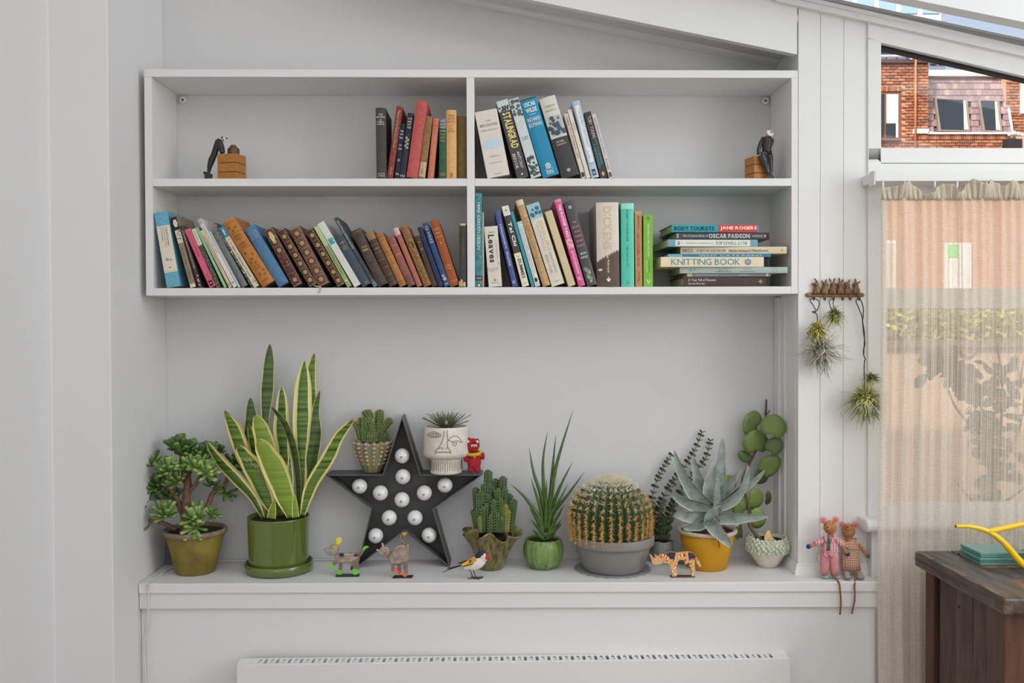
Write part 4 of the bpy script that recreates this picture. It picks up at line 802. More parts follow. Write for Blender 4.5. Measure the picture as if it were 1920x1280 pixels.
chain(b, ZA1, [(545, 335, 40), (560, 420, 52), (585, 520, 54), (600, 615, 44)], YS + .012, 8)
chain(b, ZA1, [(345, 1000, 24), (355, 900, 40), (395, 780, 52), (440, 660, 56)], YS + .012, 8)
fuse(b.build('figure', EBON, o), 0.0011, 2)
sh = MB(); sh.add(*[plate(ZA1, [(215, 985), (255, 970), (360, 1010), (392, 1025), (385, 1070), (372, 1118), (238, 1118), (250, 1060)], YS - .012, .012).v, plate(ZA1, [(215, 985), (255, 970), (360, 1010), (392, 1025), (385, 1070), (372, 1118), (238, 1118), (250, 1060)], YS - .012, .012).f])
edge_bevel(sh.build('shoe', EBON, o), .001, 1)
hd = MB().ball(P3(ZA1, 615, 345, YS), (.0038, .004, .0042), 12, 8); hd.build('head', SKIN, o, True)
MB().ball(P3(ZA1, 605, 292, YS), (.0036, .004, .0022), 10, 6).build('hair', BLACKW, o, True)
Mt = Matrix.Rotation(math.radians(62), 4, 'Y')
q = MB().lathe([(.0045, 0), (.0072, .0008), (.0072, .0022), (.006, .003)], (0, 0, 0), 16, close_top=True); q.v = [Mt @ p + P3(ZA1, 640, 338, YS) for p in q.v]; q.build('sailor_cap', CAPW, o, True)
MB().ball(P3(ZA1, 695, 312, YS), .0024, 8, 6).build('pompom', POM, o, True)

ZA2 = zoomer(1380, 170, 7.108); YS2 = 0.07
c = P3(ZA2, 300, 1165, YS2)
o = thing('bookend', 'carved bookend of a black sailor in a white cap sitting against a pine crate', 'bookend', (c.x, YS2, ZM1), 'pair of sailor bookends')
hgt = P3(ZA2, 300, 870, YS2 - .02).z - ZM1
crate(o, P3(ZA2, 275, 0, YS2).x + .002, YS2 + .004, ZM1 + .0003, 0.044, 0.050, hgt, math.radians(13))
b = MB(); yf = YS2 - .026
chain(b, ZA2, [(420, 860, 66), (410, 780, 62), (415, 700, 68), (425, 650, 72), (430, 610, 40)], yf, 12, (1, .75))
b.build('torso', mat('ribbed_dark_jersey', (44, 36, 34), 0.3, noise=(300, (90, 74, 60), 0.7, 0.6), stretch=(2, 2, .1)), o, True)
b = MB(); chain(b, ZA2, [(370, 620, 26), (335, 690, 30), (305, 770, 28), (292, 850, 20)], yf + .004, 8); chain(b, ZA2, [(478, 640, 22), (486, 680, 24), (462, 740, 20), (440, 790, 14)], yf - .002, 8)
fuse(b.build('arm', BLACKW, o), .001, 2)
b = MB(); chain(b, ZA2, [(345, 850, 50), (370, 930, 50), (410, 1040, 36), (432, 1125, 22)], yf - .004, 8); chain(b, ZA2, [(440, 860, 54), (462, 930, 36), (468, 1040, 26), (462, 1130, 20)], yf - .008, 8)
chain(b, ZA2, [(330, 850, 40), (400, 845, 48), (450, 870, 45)], yf, 8)
fuse(b.build('trousers', mat('navy_black_lacquer', (40, 42, 50), 0.2, coat=0.5), o), .0011, 2)
b = MB()
for x0, x1 in ((415, 490), (445, 512)):
    s_ = plate(ZA2, [(x0 - 8, 1163), (x0, 1140), (x0 + 35, 1122), (x1 - 12, 1140), (x1, 1163)], yf - .011 + (x0 - 415) * .0003, .009); b.add(s_.v, s_.f)
b.build('shoes', BLACKW, o)
MB().ball(P3(ZA2, 428, 600, yf), (.0072, .0074, .0066), 14, 10).build('head', SKIN, o, True)
Mt = Matrix.Rotation(math.radians(33), 4, 'Y') @ Matrix.Rotation(math.radians(-52), 4, 'X').inverted()
q = MB().lathe([(.006, -.002), (.0098, -.0006), (.0102, .001), (.0085, .0026), (.003, .0032)], (0, 0, 0), 18, close_top=True); cc = P3(ZA2, 452, 568, yf - .005); q.v = [Mt @ p + cc for p in q.v]; q.build('sailor_cap', CAPW, o, True)
MB().ball(P3(ZA2, 468, 554, yf - .0085), .0018, 8, 6).build('pompom', BLACKW, o, True)

# ---- star-shaped lamp with eleven bulbs
SY0, SY1 = 0.096, 0.178
STEEL = mat('dark_grey_tin', (98, 98, 99), 0.5, noise=(50, (88, 88, 89), 0.0, 0.5), metal=0.2); STEELI = mat('dark_tin_inside', (80, 78, 78), 0.6, noise=(40, (72, 71, 71), 0.0, 0.5), metal=0.1)
star_px = [(532, 140), (652, 518), (1056, 519), (735, 745), (843, 1122), (543, 885), (240, 1122), (330, 742), (36, 520), (407, 518)]
sp = [P3(ZN, x, y, SY0) for x, y in star_px]
zlow = min(p.z for p in sp)
sp = [Vector((p.x, SY0, p.z - zlow + ZS + .0005 if p.z - zlow < .03 else p.z)) for p in sp]
ST = thing('star_lamp', 'large dark metal star lamp with white globe bulbs standing against the wall', 'lamp', (sum(p.x for p in sp) / 10, (SY0 + SY1) / 2, ZS))
n = len(sp); cx_ = sum(p.x for p in sp) / n; cz_ = sum(p.z for p in sp) / n
def inset(pts, d):                               # move every edge inwards by d
    out = []
    for i in range(len(pts)):
        a, b, c = pts[i - 1], pts[i], pts[(i + 1) % len(pts)]
        e1 = (b - a).normalized(); e2 = (c - b).normalized()
        n1 = Vector((e1.z, 0, -e1.x)); n2 = Vector((e2.z, 0, -e2.x))
        bis = (n1 + n2); L = d / max(.2, 1 + n1.dot(n2)); out.append(b + bis * L)
    return out
def area2(p): return sum(p[i].x * p[(i + 1) % n].z - p[(i + 1) % n].x * p[i].z for i in range(n))
spi = inset(sp, .0022 if area2(sp) < 0 else -.0022)
b = MB(); yb = Vector((0, SY1 - SY0, 0)); V = sp + spi + [p + yb for p in sp] + [p + yb for p in spi]; F = []
for i in range(n):
    j = (i + 1) % n
    F += [(i, n + i, n + j, j), (i, j, 2 * n + j, 2 * n + i), (n + i, 3 * n + i, 3 * n + j, n + j), (2 * n + i, 2 * n + j, 3 * n + j, 3 * n + i)]
b.add(V, F); b.build('rim', STEEL, ST)
yp = Vector((0, 0.052, 0)); MB().prism([p + yp for p in spi], (0, .002, 0)).build('back_plate', STEELI, ST)
BULB = mat('opal_bulb_glass', (226, 226, 224), 0.12, coat=0.6, spec=0.5)
CAPM = cmat((150, 150, 148), 0.3)
bulb0 = None
for x, y in ((533, 395), (538, 530), (257, 592), (392, 636), (532, 680), (677, 636), (811, 586), (449, 797), (617, 797), (361, 914), (708, 910)):
    Yb_ = SY0 + .026; p = P3(ZN, x, y, Yb_); r = 50 / 3.4605 * mpp(Yb_) * 1.0
    if bulb0 is None:
        bulb0 = MB().ball(p, r, 24, 16).build('bulb', BULB, ST, True); ORG_P = p
        co = MB()
        pts = [(p.x + r * (.16 * math.cos(a) * (1 - a / 22)) - r * .04, p.y - r * 1.0, p.z + r * (.16 * math.sin(a) * (1 - a / 22)) - r * .08) for a in [k * .45 for k in range(36)]]
        co.tube(pts, r * .022, 5); fil = co.build('filament', CAPM, bulb0)
        nk = MB().lathe([(r * .45, 0), (r * .45, .02)], (0, 0, 0), 14); nk.v = [Vector((v.x, v.z, v.y)) + p + Vector((0, r * .75, 0)) for v in nk.v]; neck = nk.build('bulb_holder', STEELI, bulb0, True)
    else:
        o2 = bulb0.copy(); COL.objects.link(o2); o2.location = bulb0.location + (p - ORG_P)
        for ch in (fil, neck):
            c2 = ch.copy(); COL.objects.link(c2); c2.parent = o2
STAR_TOP = sp[2].z

# ---- white cord from the lamp along the ledge and down its left end
CORD = cmat((208, 207, 204), 0.5)
pts = [aty(640, 1049, .1755), aty(590, 1050.5, .1755), aty(480, 1053, .173), aty(420, 1056, .168), aty(372, 1060, .160), atz(322, 1064, ZS + .0035), atz(304, 1075, ZS + .003), atz(292, 1083, ZS + .003), atz(282, 1089, ZS + .003), atz(277, 1093.5, ZS + .0035)]
for p in pts[:5]: p.z = ZS + .0032
e = pts[-1]; pts += [Vector((e.x - .0012, yl - .0036, ZS - .006)), Vector((e.x - .002, yl - .0034, ZS - .03)), Vector((e.x - .003, yl - .003, ZS - .1)), aty(271.5, 1200, -.028), aty(273, 1290, -.028), aty(274, 1340, -.028)]
tag(MB().tube(smoothpath(pts, 4), .0024, 8).build('power_cord', CORD, None, True, org=(pts[5].x, pts[5].y, ZS)), 'thin white power cord running along the ledge and down its left end', 'cord')

# ---- red felt bear on the star's right arm
yb0 = 0.112
o = thing('felt_bear', 'small red felt bear ornament with a yellow scarf on the star lamp', 'ornament', (P3(ZN, 1000, 515, yb0).x, yb0, STAR_TOP))
FELT = mat('red_felt', (186, 40, 52), 0.95, noise=(200, (160, 30, 44), 0.1, 0.5), bump=(700, .6)); s_ = mpp(yb0) / 3.4605
dz_ = STAR_TOP + .0005 - (P3(ZN, 1000, 520, yb0).z)
def bp(x, y, dy=0): return P3(ZN, x, y, yb0 + dy) + Vector((0, 0, dz_))
b = MB(); b.ball(bp(992, 335), (45 * s_, 36 * s_, 46 * s_), 14, 10); b.ball(bp(1000, 440), (47 * s_, 38 * s_, 60 * s_), 14, 10); b.ball(bp(966, 301), (17 * s_, 9 * s_, 17 * s_), 10, 8); b.ball(bp(1020, 306), (14 * s_, 9 * s_, 15 * s_), 10, 8)
for x, y, a in ((945, 420, 0), (1056, 405, 0)): b.ball(bp(x, y, -.004), (15 * s_, 15 * s_, 26 * s_), 10, 8)
for x in (978, 1022): b.ball(bp(x, 488, -.001), (22 * s_, 24 * s_, 28 * s_), 10, 8)
fuse(b.build('body', FELT, o), .0011, 3)
tb_ = MB(); tb_.tube([bp(998 + 43 * math.cos(t), 384 - 3 * math.cos(t), 0) + Vector((0, -40 * s_ * math.sin(t), -8 * s_ * max(0, math.sin(t)))) for t in [k * 2 * PI / 20 for k in range(21)]], 11 * s_, 8)
YELF = mat('yellow_felt', (224, 166, 30), 0.95, bump=(700, .5)); tb_.build('scarf', YELF, o, True)
MB().prism([bp(975, 395, -.0125), bp(1030, 392, -.0125), bp(1003, 420, -.0125)], (0, -.0015, 0)).build('scarf_point', YELF, o)
WHF = cmat((232, 228, 222), .8); BKF = cmat((28, 26, 28), .5)
for x in (963, 1020): MB().ball(bp(x, 312, -33 * s_), (9 * s_, 4 * s_, 8 * s_), 10, 6).build('eye_patch', WHF, o, True)
for x in (968, 1015): MB().ball(bp(x, 314, -37 * s_), (3 * s_, 2 * s_, 3 * s_), 8, 6).build('eye', BKF, o, True)
MB().ball(bp(998, 318, -38 * s_), (8 * s_, 4 * s_, 5 * s_), 10, 6).build('nose', BKF, o, True)
b = MB()
for k in range(5): b.prism([bp(980 + 8 * k, 332, -38 * s_), bp(988 + 8 * k, 331, -38 * s_), bp(984 + 8 * k, 345 if k % 2 else 350, -36 * s_)], (0, -.0008, 0))
b.build('teeth', WHF, o)
for x, y in ((978, 420), (1040, 425)): MB().ball(bp(x, y, -40 * s_), (3 * s_, 2 * s_, 3 * s_), 8, 6).build('button', BKF, o, True)

# ---- tin dog, tin cat
TIN = mat('heat_tinted_tin', (150, 124, 106), 0.3, noise=(55, (196, 186, 178), 0.2, 0.5), metal=0.55)
TIN2 = mat('brown_tin', (128, 108, 94), 0.35, noise=(60, (154, 130, 112), 0.2, 0.5), metal=0.5)
LIME = cmat((112, 204, 56), .35); ORANGE = cmat((240, 104, 44), .35); YEL = cmat((232, 204, 84), .35); YELD = cmat((206, 160, 30), .35); TEALP = cmat((90, 190, 190), .3); TINB = mat('black_tin', (54, 54, 55), .4, metal=.4); REDP = cmat((214, 56, 50), .35)
ZP = zoomer(600, 980, 10.667)
def part(o, name, pts, dy, th, mt, bev=0.0, Z=None, base=None):
    q = plate(Z or ZP, pts, base + dy, th).build(name, mt, o)
    if bev: edge_bevel(q, bev, 3, 30)
    return q
yd = atz(650, 1081.5, ZS).y
o = thing('tin_dog', 'little tin dog with a chef hat and lime green paws on the ledge', 'ornament', (atz(650, 1081, ZS).x, yd, ZS))
pl = MB(); a0 = atz(629, 1081.5, ZS); a1 = atz(673, 1081, ZS); pl.box((a0.x, yd, ZS + .0003), (a1.x, yd + .018, ZS + .004)); edge_bevel(pl.build('base', TINB, o), .0006, 1)
yd += .006
part(o, 'body', [(298, 650), (370, 612), (560, 608), (715, 610), (758, 690), (745, 745), (620, 805), (450, 805), (335, 785), (292, 710)], -.004, .014, TIN, .005, base=yd)
part(o, 'head', [(88, 540), (105, 522), (155, 520), (200, 470), (255, 448), (345, 485), (372, 555), (350, 625), (300, 655), (220, 660), (150, 640), (100, 605)], -.004, .012, TIN, .004, base=yd)
for x, y, r in ((430, 640, 52), (715, 650, 40)):
    disc(ZP, x, y, r, r * .7, yd - .0046, .001).build('dark_patch', TINB, o)
MB().ball(P3(ZP, 95, 535, yd), .0016, 8, 6).build('nose', TINB, o, True)
disc(ZP, 238, 548, 24, 24, yd - .0052, .002).build('eye', TEALP, o)
part(o, 'tail', [(722, 640), (845, 520), (890, 552), (835, 650), (742, 692)], .001, .002, TIN2, base=yd); part(o, 'tail_tip', [(842, 520), (885, 470), (935, 458), (978, 482), (920, 512), (888, 555)], .0008, .0024, LIME, base=yd)
part(o, 'hat_crown', [(300, 420), (320, 390), (308, 340), (330, 295), (375, 284), (425, 300), (438, 345), (420, 400), (378, 445)], -.001, .007, YEL, .002, base=yd); part(o, 'hat_band', [(275, 462), (278, 412), (320, 412), (380, 440), (366, 490)], -.0015, .008, YELD, .001, base=yd)
part(o, 'leg', [(235, 805), (320, 760), (352, 810), (280, 872)], -.005, .002, TIN2, base=yd); part(o, 'leg', [(378, 800), (452, 800), (442, 955), (365, 955)], .004, .002, TIN2, base=yd)
part(o, 'leg', [(600, 790), (755, 715), (790, 880), (772, 945), (688, 945), (640, 860)], -.005, .002, TIN2, base=yd); part(o, 'leg', [(690, 860), (620, 865), (606, 942), (640, 945)], .006, .002, TINB, base=yd)
for x, y, rx, ry, dy in ((230, 865, 46, 58, -.0056), (395, 990, 66, 50, .0034), (705, 978, 66, 60, -.0056)): disc(ZP, x, y, rx, ry, yd + dy, .003).build('paw', LIME, o)
yc_ = atz(755, 1084, ZS).y
o = thing('tin_cat', 'little tin cat with arched back and orange paws in front of the star', 'ornament', (atz(755, 1084, ZS).x, yc_, ZS))
pl = MB(); a0 = atz(736, 1084.3, ZS); a1 = atz(773, 1084.3, ZS); pl.add([(a0.x, yc_, ZS + .0003), (a1.x - .002, yc_, ZS + .0003), (a1.x + .001, yc_ + .02, ZS + .0003), (a0.x + .003, yc_ + .02, ZS + .0003), (a0.x, yc_, ZS + .003), (a1.x - .002, yc_, ZS + .003), (a1.x + .001, yc_ + .02, ZS + .003), (a0.x + .003, yc_ + .02, ZS + .003)], [(0, 3, 2, 1), (4, 5, 6, 7), (0, 1, 5, 4), (1, 2, 6, 5), (2, 3, 7, 6), (3, 0, 4, 7)]); pl.build('base', TINB, o)
yc_ += .007
part(o, 'body', [(1368, 700), (1420, 610), (1480, 510), (1545, 450), (1650, 425), (1740, 400), (1795, 460), (1795, 600), (1745, 790), (1640, 822), (1500, 845), (1400, 845)], -.004, .014, TIN, .005, base=yc_)
part(o, 'head', [(1165, 560), (1200, 510), (1245, 470), (1365, 488), (1392, 560), (1390, 610), (1330, 690), (1260, 700), (1195, 685)], -.008, .010, TIN, .003, base=yc_)
part(o, 'neck', [(1330, 690), (1385, 560), (1440, 600), (1400, 720)], -.003, .006, TIN2, base=yc_)
for pts in ([(1118, 535), (1140, 522), (1185, 540), (1170, 582)], [(1230, 395), (1252, 398), (1292, 465), (1240, 482)]): part(o, 'ear', pts, -.006, .002, cmat((222, 140, 112), .4), base=yc_)
for x, y in ((1210, 590), (1272, 522)): disc(ZP, x, y, 20, 20, yc_ - .0092, .002).build('eye', TEALP, o)
disc(ZP, 1300, 606, 22, 18, yc_ - .0094, .002).build('nose', REDP, o)
b = MB(); chain(b, ZP, [(1730, 440, 58), (1680, 390, 58), (1620, 330, 52), (1605, 280, 48), (1640, 232, 34)], yc_ + .001, 10, (1, .5)); b.build('tail', TIN2, o, True)
part(o, 'tail_tip', [(1628, 205), (1700, 198), (1750, 180), (1738, 215), (1690, 272), (1660, 250)], -.002, .005, YELD, .001, base=yc_)
for pts, dy in (([(1420, 830), (1500, 830), (1498, 900), (1490, 985), (1425, 965)], -.005), ([(1530, 825), (1622, 825), (1625, 990), (1565, 1005)], .003), ([(1640, 780), (1755, 780), (1750, 1010), (1690, 1015)], -.005)): part(o, 'leg', pts, dy, .002, TIN2, base=yc_)
for x, y, rx, ry, dy in ((1512, 960, 40, 40, -.0056), (1592, 1008, 36, 42, .0024), (1700, 1038, 48, 40, -.0056)): disc(ZP, x, y, rx, ry, yc_ + dy, .003).build('paw', ORANGE, o)

# ---- goldfinch
ZB_ = zoomer(820, 1010, 14.225); yg = atz(890, 1084, ZS).y
o = thing('toy_goldfinch', 'toy goldfinch with red face and yellow wing standing on wire feet', 'ornament', (atz(890, 1084, ZS).x, yg, ZS))
sb = mpp(yg) / 14.225
def gb(x, y, dy=0): return P3(ZB_, x, y, yg + dy)
b = MB(); Mr = Matrix.Rotation(math.radians(-24), 4, 'Y')
b.ball(gb(1040, 660), (270 * sb, 130 * sb, 158 * sb), 16, 10, Mr); b.ball(gb(820, 740), (150 * sb, 80 * sb, 70 * sb), 12, 8, Matrix.Rotation(math.radians(-12), 4, 'Y')); b.ball(gb(1240, 500), (118 * sb, 105 * sb, 122 * sb), 14, 10)
fuse(b.build('body', mat('cream_feathered_cotton', (226, 214, 202), .9, bump=(500, .5)), o), .0009, 4)
b = MB(); b.ball(gb(1305, 470, -.001), (80 * sb, 104 * sb, 98 * sb), 14, 10); b.build('face', mat('red_paint', (196, 40, 40), .6), o, True)
disc(ZB_, 1310, 455, 26, 24, yg - 104 * sb, .002).build('eye', BKF, o); disc(ZB_, 1262, 440, 30, 52, yg - 108 * sb, .003).build('cheek', WHF, o)
MB().tube([gb(1370, 450), gb(1425, 445)], [.0016, .0003], 8).build('beak', cmat((150, 136, 120), .5), o, True)
BKB = mat('black_feather', (40, 42, 50), .6)
b = MB(); chain(b, ZB_, [(1280, 360, 30), (1200, 385, 62), (1110, 440, 66), (1030, 500, 40), (950, 560, 30)], yg - .001, 10, (1, 1.2)); b.build('nape', BKB, o, True)
wing_y = yg - 118 * sb
part(o, 'wing', [(1040, 540), (1000, 470), (930, 490), (860, 545), (800, 600), (620, 680), (690, 720), (800, 690), (950, 660), (1030, 600)], 0, .0025, mat('amber_feather', (206, 152, 50), .6), .0008, ZB_, wing_y)
part(o, 'wing_bar', [(770, 600), (830, 580), (820, 640), (790, 690), (690, 712), (620, 682)], -.0006, .001, mat('yellow_feather', (224, 178, 20), .6), 0, ZB_, wing_y)
part(o, 'wing_tip', [(520, 650), (600, 630), (750, 575), (780, 600), (640, 670)], .0012, .002, BKB, 0, ZB_, wing_y); part(o, 'wing_edge', [(690, 722), (800, 692), (950, 660), (960, 675), (800, 715), (700, 742)], -.0008, .001, mat('brown_feather', (84, 52, 40), .6), 0, ZB_, wing_y); part(o, 'wing_spot', [(860, 570), (925, 555), (880, 640), (850, 630)], -.0008, .001, mat('brown_feather', (84, 52, 40), .6), 0, ZB_, wing_y)
for pts in ([(650, 690), (640, 720), (240, 855), (120, 905), (160, 870), (400, 770)], [(640, 690), (300, 770), (230, 800), (330, 800), (600, 715)]): part(o, 'tail_feather', pts, 0 if pts[0][0] == 650 else .004, .0012, BKB, 0, ZB_, yg - .002)
WIRE = mat('dark_wire', (70, 72, 72), .4, metal=.6)
for dy, kx, ky, fx in ((-.004, 885, 850, 960), (.005, 960, 840, 1030)):
    zt_ = gb(kx, ky).z; ft = atz(*ZB_(fx, 990 - (20 if dy > 0 else 0)), ZS + .0014); ft.y = yg + dy; ft.z = ZS + .0014
    lg = MB().tube([gb(kx, ky - 60, dy) + Vector((0, 0, 0)), gb(kx, ky, dy), ft], .0011, 6).build('leg', WIRE, o, True)
    b = MB()
    for ex, ey in ((-.013, .0), (.018, .004), (.019, -.001), (.016, -.006)): b.tube([ft, ft + Vector((ex, ey, 0))], .0012, 6)
    b.build('toes', WIRE, lg)

# ---- painted rhinoceros
ZRh = zoomer(1200, 1010, 13.714); yh = atz(1280, 1083.5, ZS).y + .009
o = thing('tin_rhinoceros', 'flat tin rhinoceros painted in wavy red and yellow stripes before the yellow pot', 'ornament', (atz(1280, 1083, ZS).x, yh, ZS))
def wavy():
    mt = bpy.data.materials.new('wavy_stripes'); mt.use_nodes = True; nt = mt.node_tree; b = nt.nodes['Principled BSDF']; b.inputs['Roughness'].default_value = .35
    tc = nt.nodes.new('ShaderNodeTexCoord'); nz = nt.nodes.new('ShaderNodeTexNoise'); nz.inputs['Scale'].default_value = 36; nz.inputs['Detail'].default_value = 1
    wv = nt.nodes.new('ShaderNodeMath'); wv.operation = 'MULTIPLY'; wv.inputs[1].default_value = 9
    fr = nt.nodes.new('ShaderNodeMath'); fr.operation = 'FRACT'; rp = nt.nodes.new('ShaderNodeValToRGB'); rp.color_ramp.interpolation = 'CONSTANT'
    cols = [(0, (232, 196, 60)), (.2, (240, 232, 214)), (.28, (206, 44, 36)), (.48, (240, 214, 110)), (.55, (222, 96, 40)), (.68, (236, 226, 204)), (.74, (150, 50, 44)), (.8, (226, 178, 60)), (.9, (130, 190, 190))]
    e = rp.color_ramp.elements
    e[0].position = 0; e[0].color = rgb(cols[0][1]); e[1].position = cols[1][0]; e[1].color = rgb(cols[1][1])
    for p, c in cols[2:]:
        k = e.new(p); k.color = rgb(c)
    nt.links.new(tc.outputs['Object'], nz.inputs['Vector']); nt.links.new(nz.outputs['Fac'], wv.inputs[0]); nt.links.new(wv.outputs[0], fr.inputs[0]); nt.links.new(fr.outputs[0], rp.inputs['Fac']); nt.links.new(rp.outputs['Color'], b.inputs['Base Color'])
    return mt
WAVY = wavy()
part(o, 'body', [(250, 388), (275, 400), (320, 450), (368, 505), (395, 470), (372, 400), (392, 398), (430, 440), (470, 455), (500, 412), (560, 398), (620, 400), (680, 430), (720, 360), (800, 338), (900, 350), (950, 360), (1080, 346), (1240, 330), (1330, 350), (1410, 410), (1450, 470), (1425, 520), (1380, 560), (1290, 600), (1240, 620), (1160, 670), (960, 672), (900, 690), (860, 700), (760, 650), (680, 630), (560, 640), (440, 662), (330, 662), (300, 560), (268, 470)], 0, .008, WAVY, .0018, ZRh, yh)
part(o, 'leg', [(760, 640), (950, 660), (948, 800), (945, 985), (890, 990), (825, 980), (822, 830), (790, 740)], -.001, .002, WAVY, 0, ZRh, yh); part(o, 'leg', [(1250, 560), (1420, 500), (1405, 700), (1425, 800), (1400, 960), (1330, 960), (1350, 830), (1300, 700)], -.001, .002, WAVY, 0, ZRh, yh)
part(o, 'leg', [(1240, 600), (1330, 600), (1330, 800), (1310, 940), (1270, 930), (1300, 820)], .006, .002, WAVY, 0, ZRh, yh)
part(o, 'tail', [(1432, 470), (1470, 480), (1530, 570), (1582, 712), (1530, 722), (1460, 620)], .002, .002, WAVY, 0, ZRh, yh)
BLK = mat('glossy_black_enamel', (44, 46, 52), .15, coat=.6)
for pts in ([(690, 385), (740, 350), (800, 340), (925, 352), (895, 440), (880, 530), (780, 522), (710, 430)], [(965, 610), (1010, 550), (1060, 538), (1110, 550), (1165, 620), (1160, 665), (970, 665)], [(1245, 345), (1340, 358), (1415, 425), (1440, 480), (1340, 500), (1285, 545), (1250, 480)]): part(o, 'black_patch', pts, -.0008, .0012, BLK, .0003, ZRh, yh)
a0 = atz(*ZRh(815, 1015), ZS); a1 = atz(*ZRh(1425, 1000), ZS); edge_bevel(MB().box((a0.x, yh - .006, ZS + .0003), (a1.x, yh + .012, ZS + .0025)).build('base', mat('bare_tin', (104, 98, 94), .3, metal=.7), o), .0005, 1)

# ---- two cloth mice sitting in front of the boards
def mouse(lbl, tiltback, D_):
    Y0 = D_['Y']; s_ = mpp(Y0) / 5.565
    def q(x, y, dy=0): return P3(ZMo, x, y, Y0 + dy)
    base = atz(*ZMo(D_['fx'], 806), ZS)
    o = thing('cloth_mouse', lbl, 'toy', (base.x, Y0, ZS), 'pair of cloth mice')
    SK = mat('tan_linen', (192, 132, 84), .9, noise=(300, (176, 114, 66), 0, .5), bump=(900, .4)); PK = mat('pink_felt', (214, 140, 130), .9); PKD = mat('dusky_pink_felt', (196, 112, 104), .95)
    hx, hy, hr, hh = D_['head']
    b = MB(); b.ball(q(hx, hy), (hr * s_, hr * .95 * s_, hh * s_), 16, 12)
    b.ball(q(D_['nose'][0], D_['nose'][1] + 8, -hr * .75 * s_), (30 * s_, 34 * s_, 28 * s_), 12, 8)
    chain(b, ZMo, [(hx, hy + hh * .6, 26), (hx + 4, D_['tor'][0][1], 30)] + [(x, y, r * .8) for x, y, r in D_['tor'][1:]], Y0, 10)
    for arm in D_['arms']: chain(b, ZMo, arm, Y0 - .004, 8)
    for leg in D_['legs']: chain(b, ZMo, leg, Y0 - .006, 8)
    fuse(b.build('body', SK, o), .0013, 3)
    for x, y, r in D_['ears']:
        ea = MB().ball(q(x, y, .002), (r * s_, 8 * s_, r * s_), 16, 8).build('ear', PK, o, True); MB().ball(q(x, y + 4, .002 - 7 * s_), (r * .5 * s_, 3 * s_, r * .62 * s_), 12, 6).build('inner_ear', PKD, ea, True)
    nx, ny = D_['nose']; MB().ball(q(nx, ny, -hr * 1.12 * s_ - .001), (11 * s_, 7 * s_, 8 * s_), 10, 6).build('nose', cmat((90, 46, 36), .7), o, True)
    for x, y in D_['eyes']: MB().ball(q(x, y, -hr * .86 * s_), (6 * s_, 5 * s_, 7 * s_), 8, 6).build('eye', BKF, o, True)
    for sg in (-1, 1):
        b = MB()
        for k in range(2): b.tube([q(nx + sg * 14, ny + 12 + 8 * k, -hr * 1.02 * s_), q(nx + sg * 62, ny + 10 + 14 * k, -hr * .95 * s_)], .0003, 4)
        b.build('whiskers', cmat((120, 80, 50), .8), o)
    return o, q, s_
def plaid(name, c0, c1, c2, sc):
    mt = bpy.data.materials.new(name); mt.use_nodes = True; nt = mt.node_tree; b = nt.nodes['Principled BSDF']; b.inputs['Roughness'].default_value = .9
    tc = nt.nodes.new('ShaderNodeTexCoord'); sp_ = nt.nodes.new('ShaderNodeSeparateXYZ'); nt.links.new(tc.outputs['Object'], sp_.inputs[0])
    prev = None
    def stripe(sock, f, lo_, hi_):
        a = nt.nodes.new('ShaderNodeMath'); a.operation = 'MULTIPLY'; a.inputs[1].default_value = f; nt.links.new(sock, a.inputs[0])
        s = nt.nodes.new('ShaderNodeMath'); s.operation = 'FRACT'; nt.links.new(a.outputs[0], s.inputs[0])
        g = nt.nodes.new('ShaderNodeMath'); g.operation = 'GREATER_THAN'; g.inputs[1].default_value = lo_; nt.links.new(s.outputs[0], g.inputs[0])
        h = nt.nodes.new('ShaderNodeMath'); h.operation = 'LESS_THAN'; h.inputs[1].default_value = hi_; nt.links.new(s.outputs[0], h.inputs[0])
        m_ = nt.nodes.new('ShaderNodeMath'); m_.operation = 'MULTIPLY'; nt.links.new(g.outputs[0], m_.inputs[0]); nt.links.new(h.outputs[0], m_.inputs[1]); return m_.outputs[0]
    col = None
    for sock, f, a_, b_, cc, w in sc(sp_):
        mx = nt.nodes.new('ShaderNodeMix'); mx.data_type = 'RGBA'
        if col is None: mx.inputs['A'].default_value = rgb(c0)
        else: nt.links.new(col, mx.inputs['A'])
        mx.inputs['B'].default_value = rgb(cc)
        ml = nt.nodes.new('ShaderNodeMath'); ml.operation = 'MULTIPLY'; ml.inputs[1].default_value = w; nt.links.new(stripe(sock, f, a_, b_), ml.inputs[0]); nt.links.new(ml.outputs[0], mx.inputs['Factor'])
        col = mx.outputs['Result']
    nt.links.new(col, b.inputs['Base Color']); return mt
STRIPE = plaid('pink_striped_cotton', (206, 130, 138), 0, 0, lambda sp_: [(sp_.outputs['X'], 130, 0, .22, (224, 196, 200), .9), (sp_.outputs['X'], 130, .45, .6, (150, 120, 160), .8), (sp_.outputs['X'], 130, .75, .85, (206, 160, 90), .7), (sp_.outputs['Z'], 120, .4, .55, (226, 180, 186), .5)])
CHECK = plaid('brown_red_check_cotton', (222, 204, 182), 0, 0, lambda sp_: [(sp_.outputs['X'], 190, 0, .4, (176, 80, 60), .75), (sp_.outputs['Z'], 170, 0, .4, (168, 84, 64), .7), (sp_.outputs['X'], 190, .6, .72, (110, 84, 50), .7), (sp_.outputs['Z'], 170, .6, .72, (200, 160, 80), .7)])
YM = -0.041
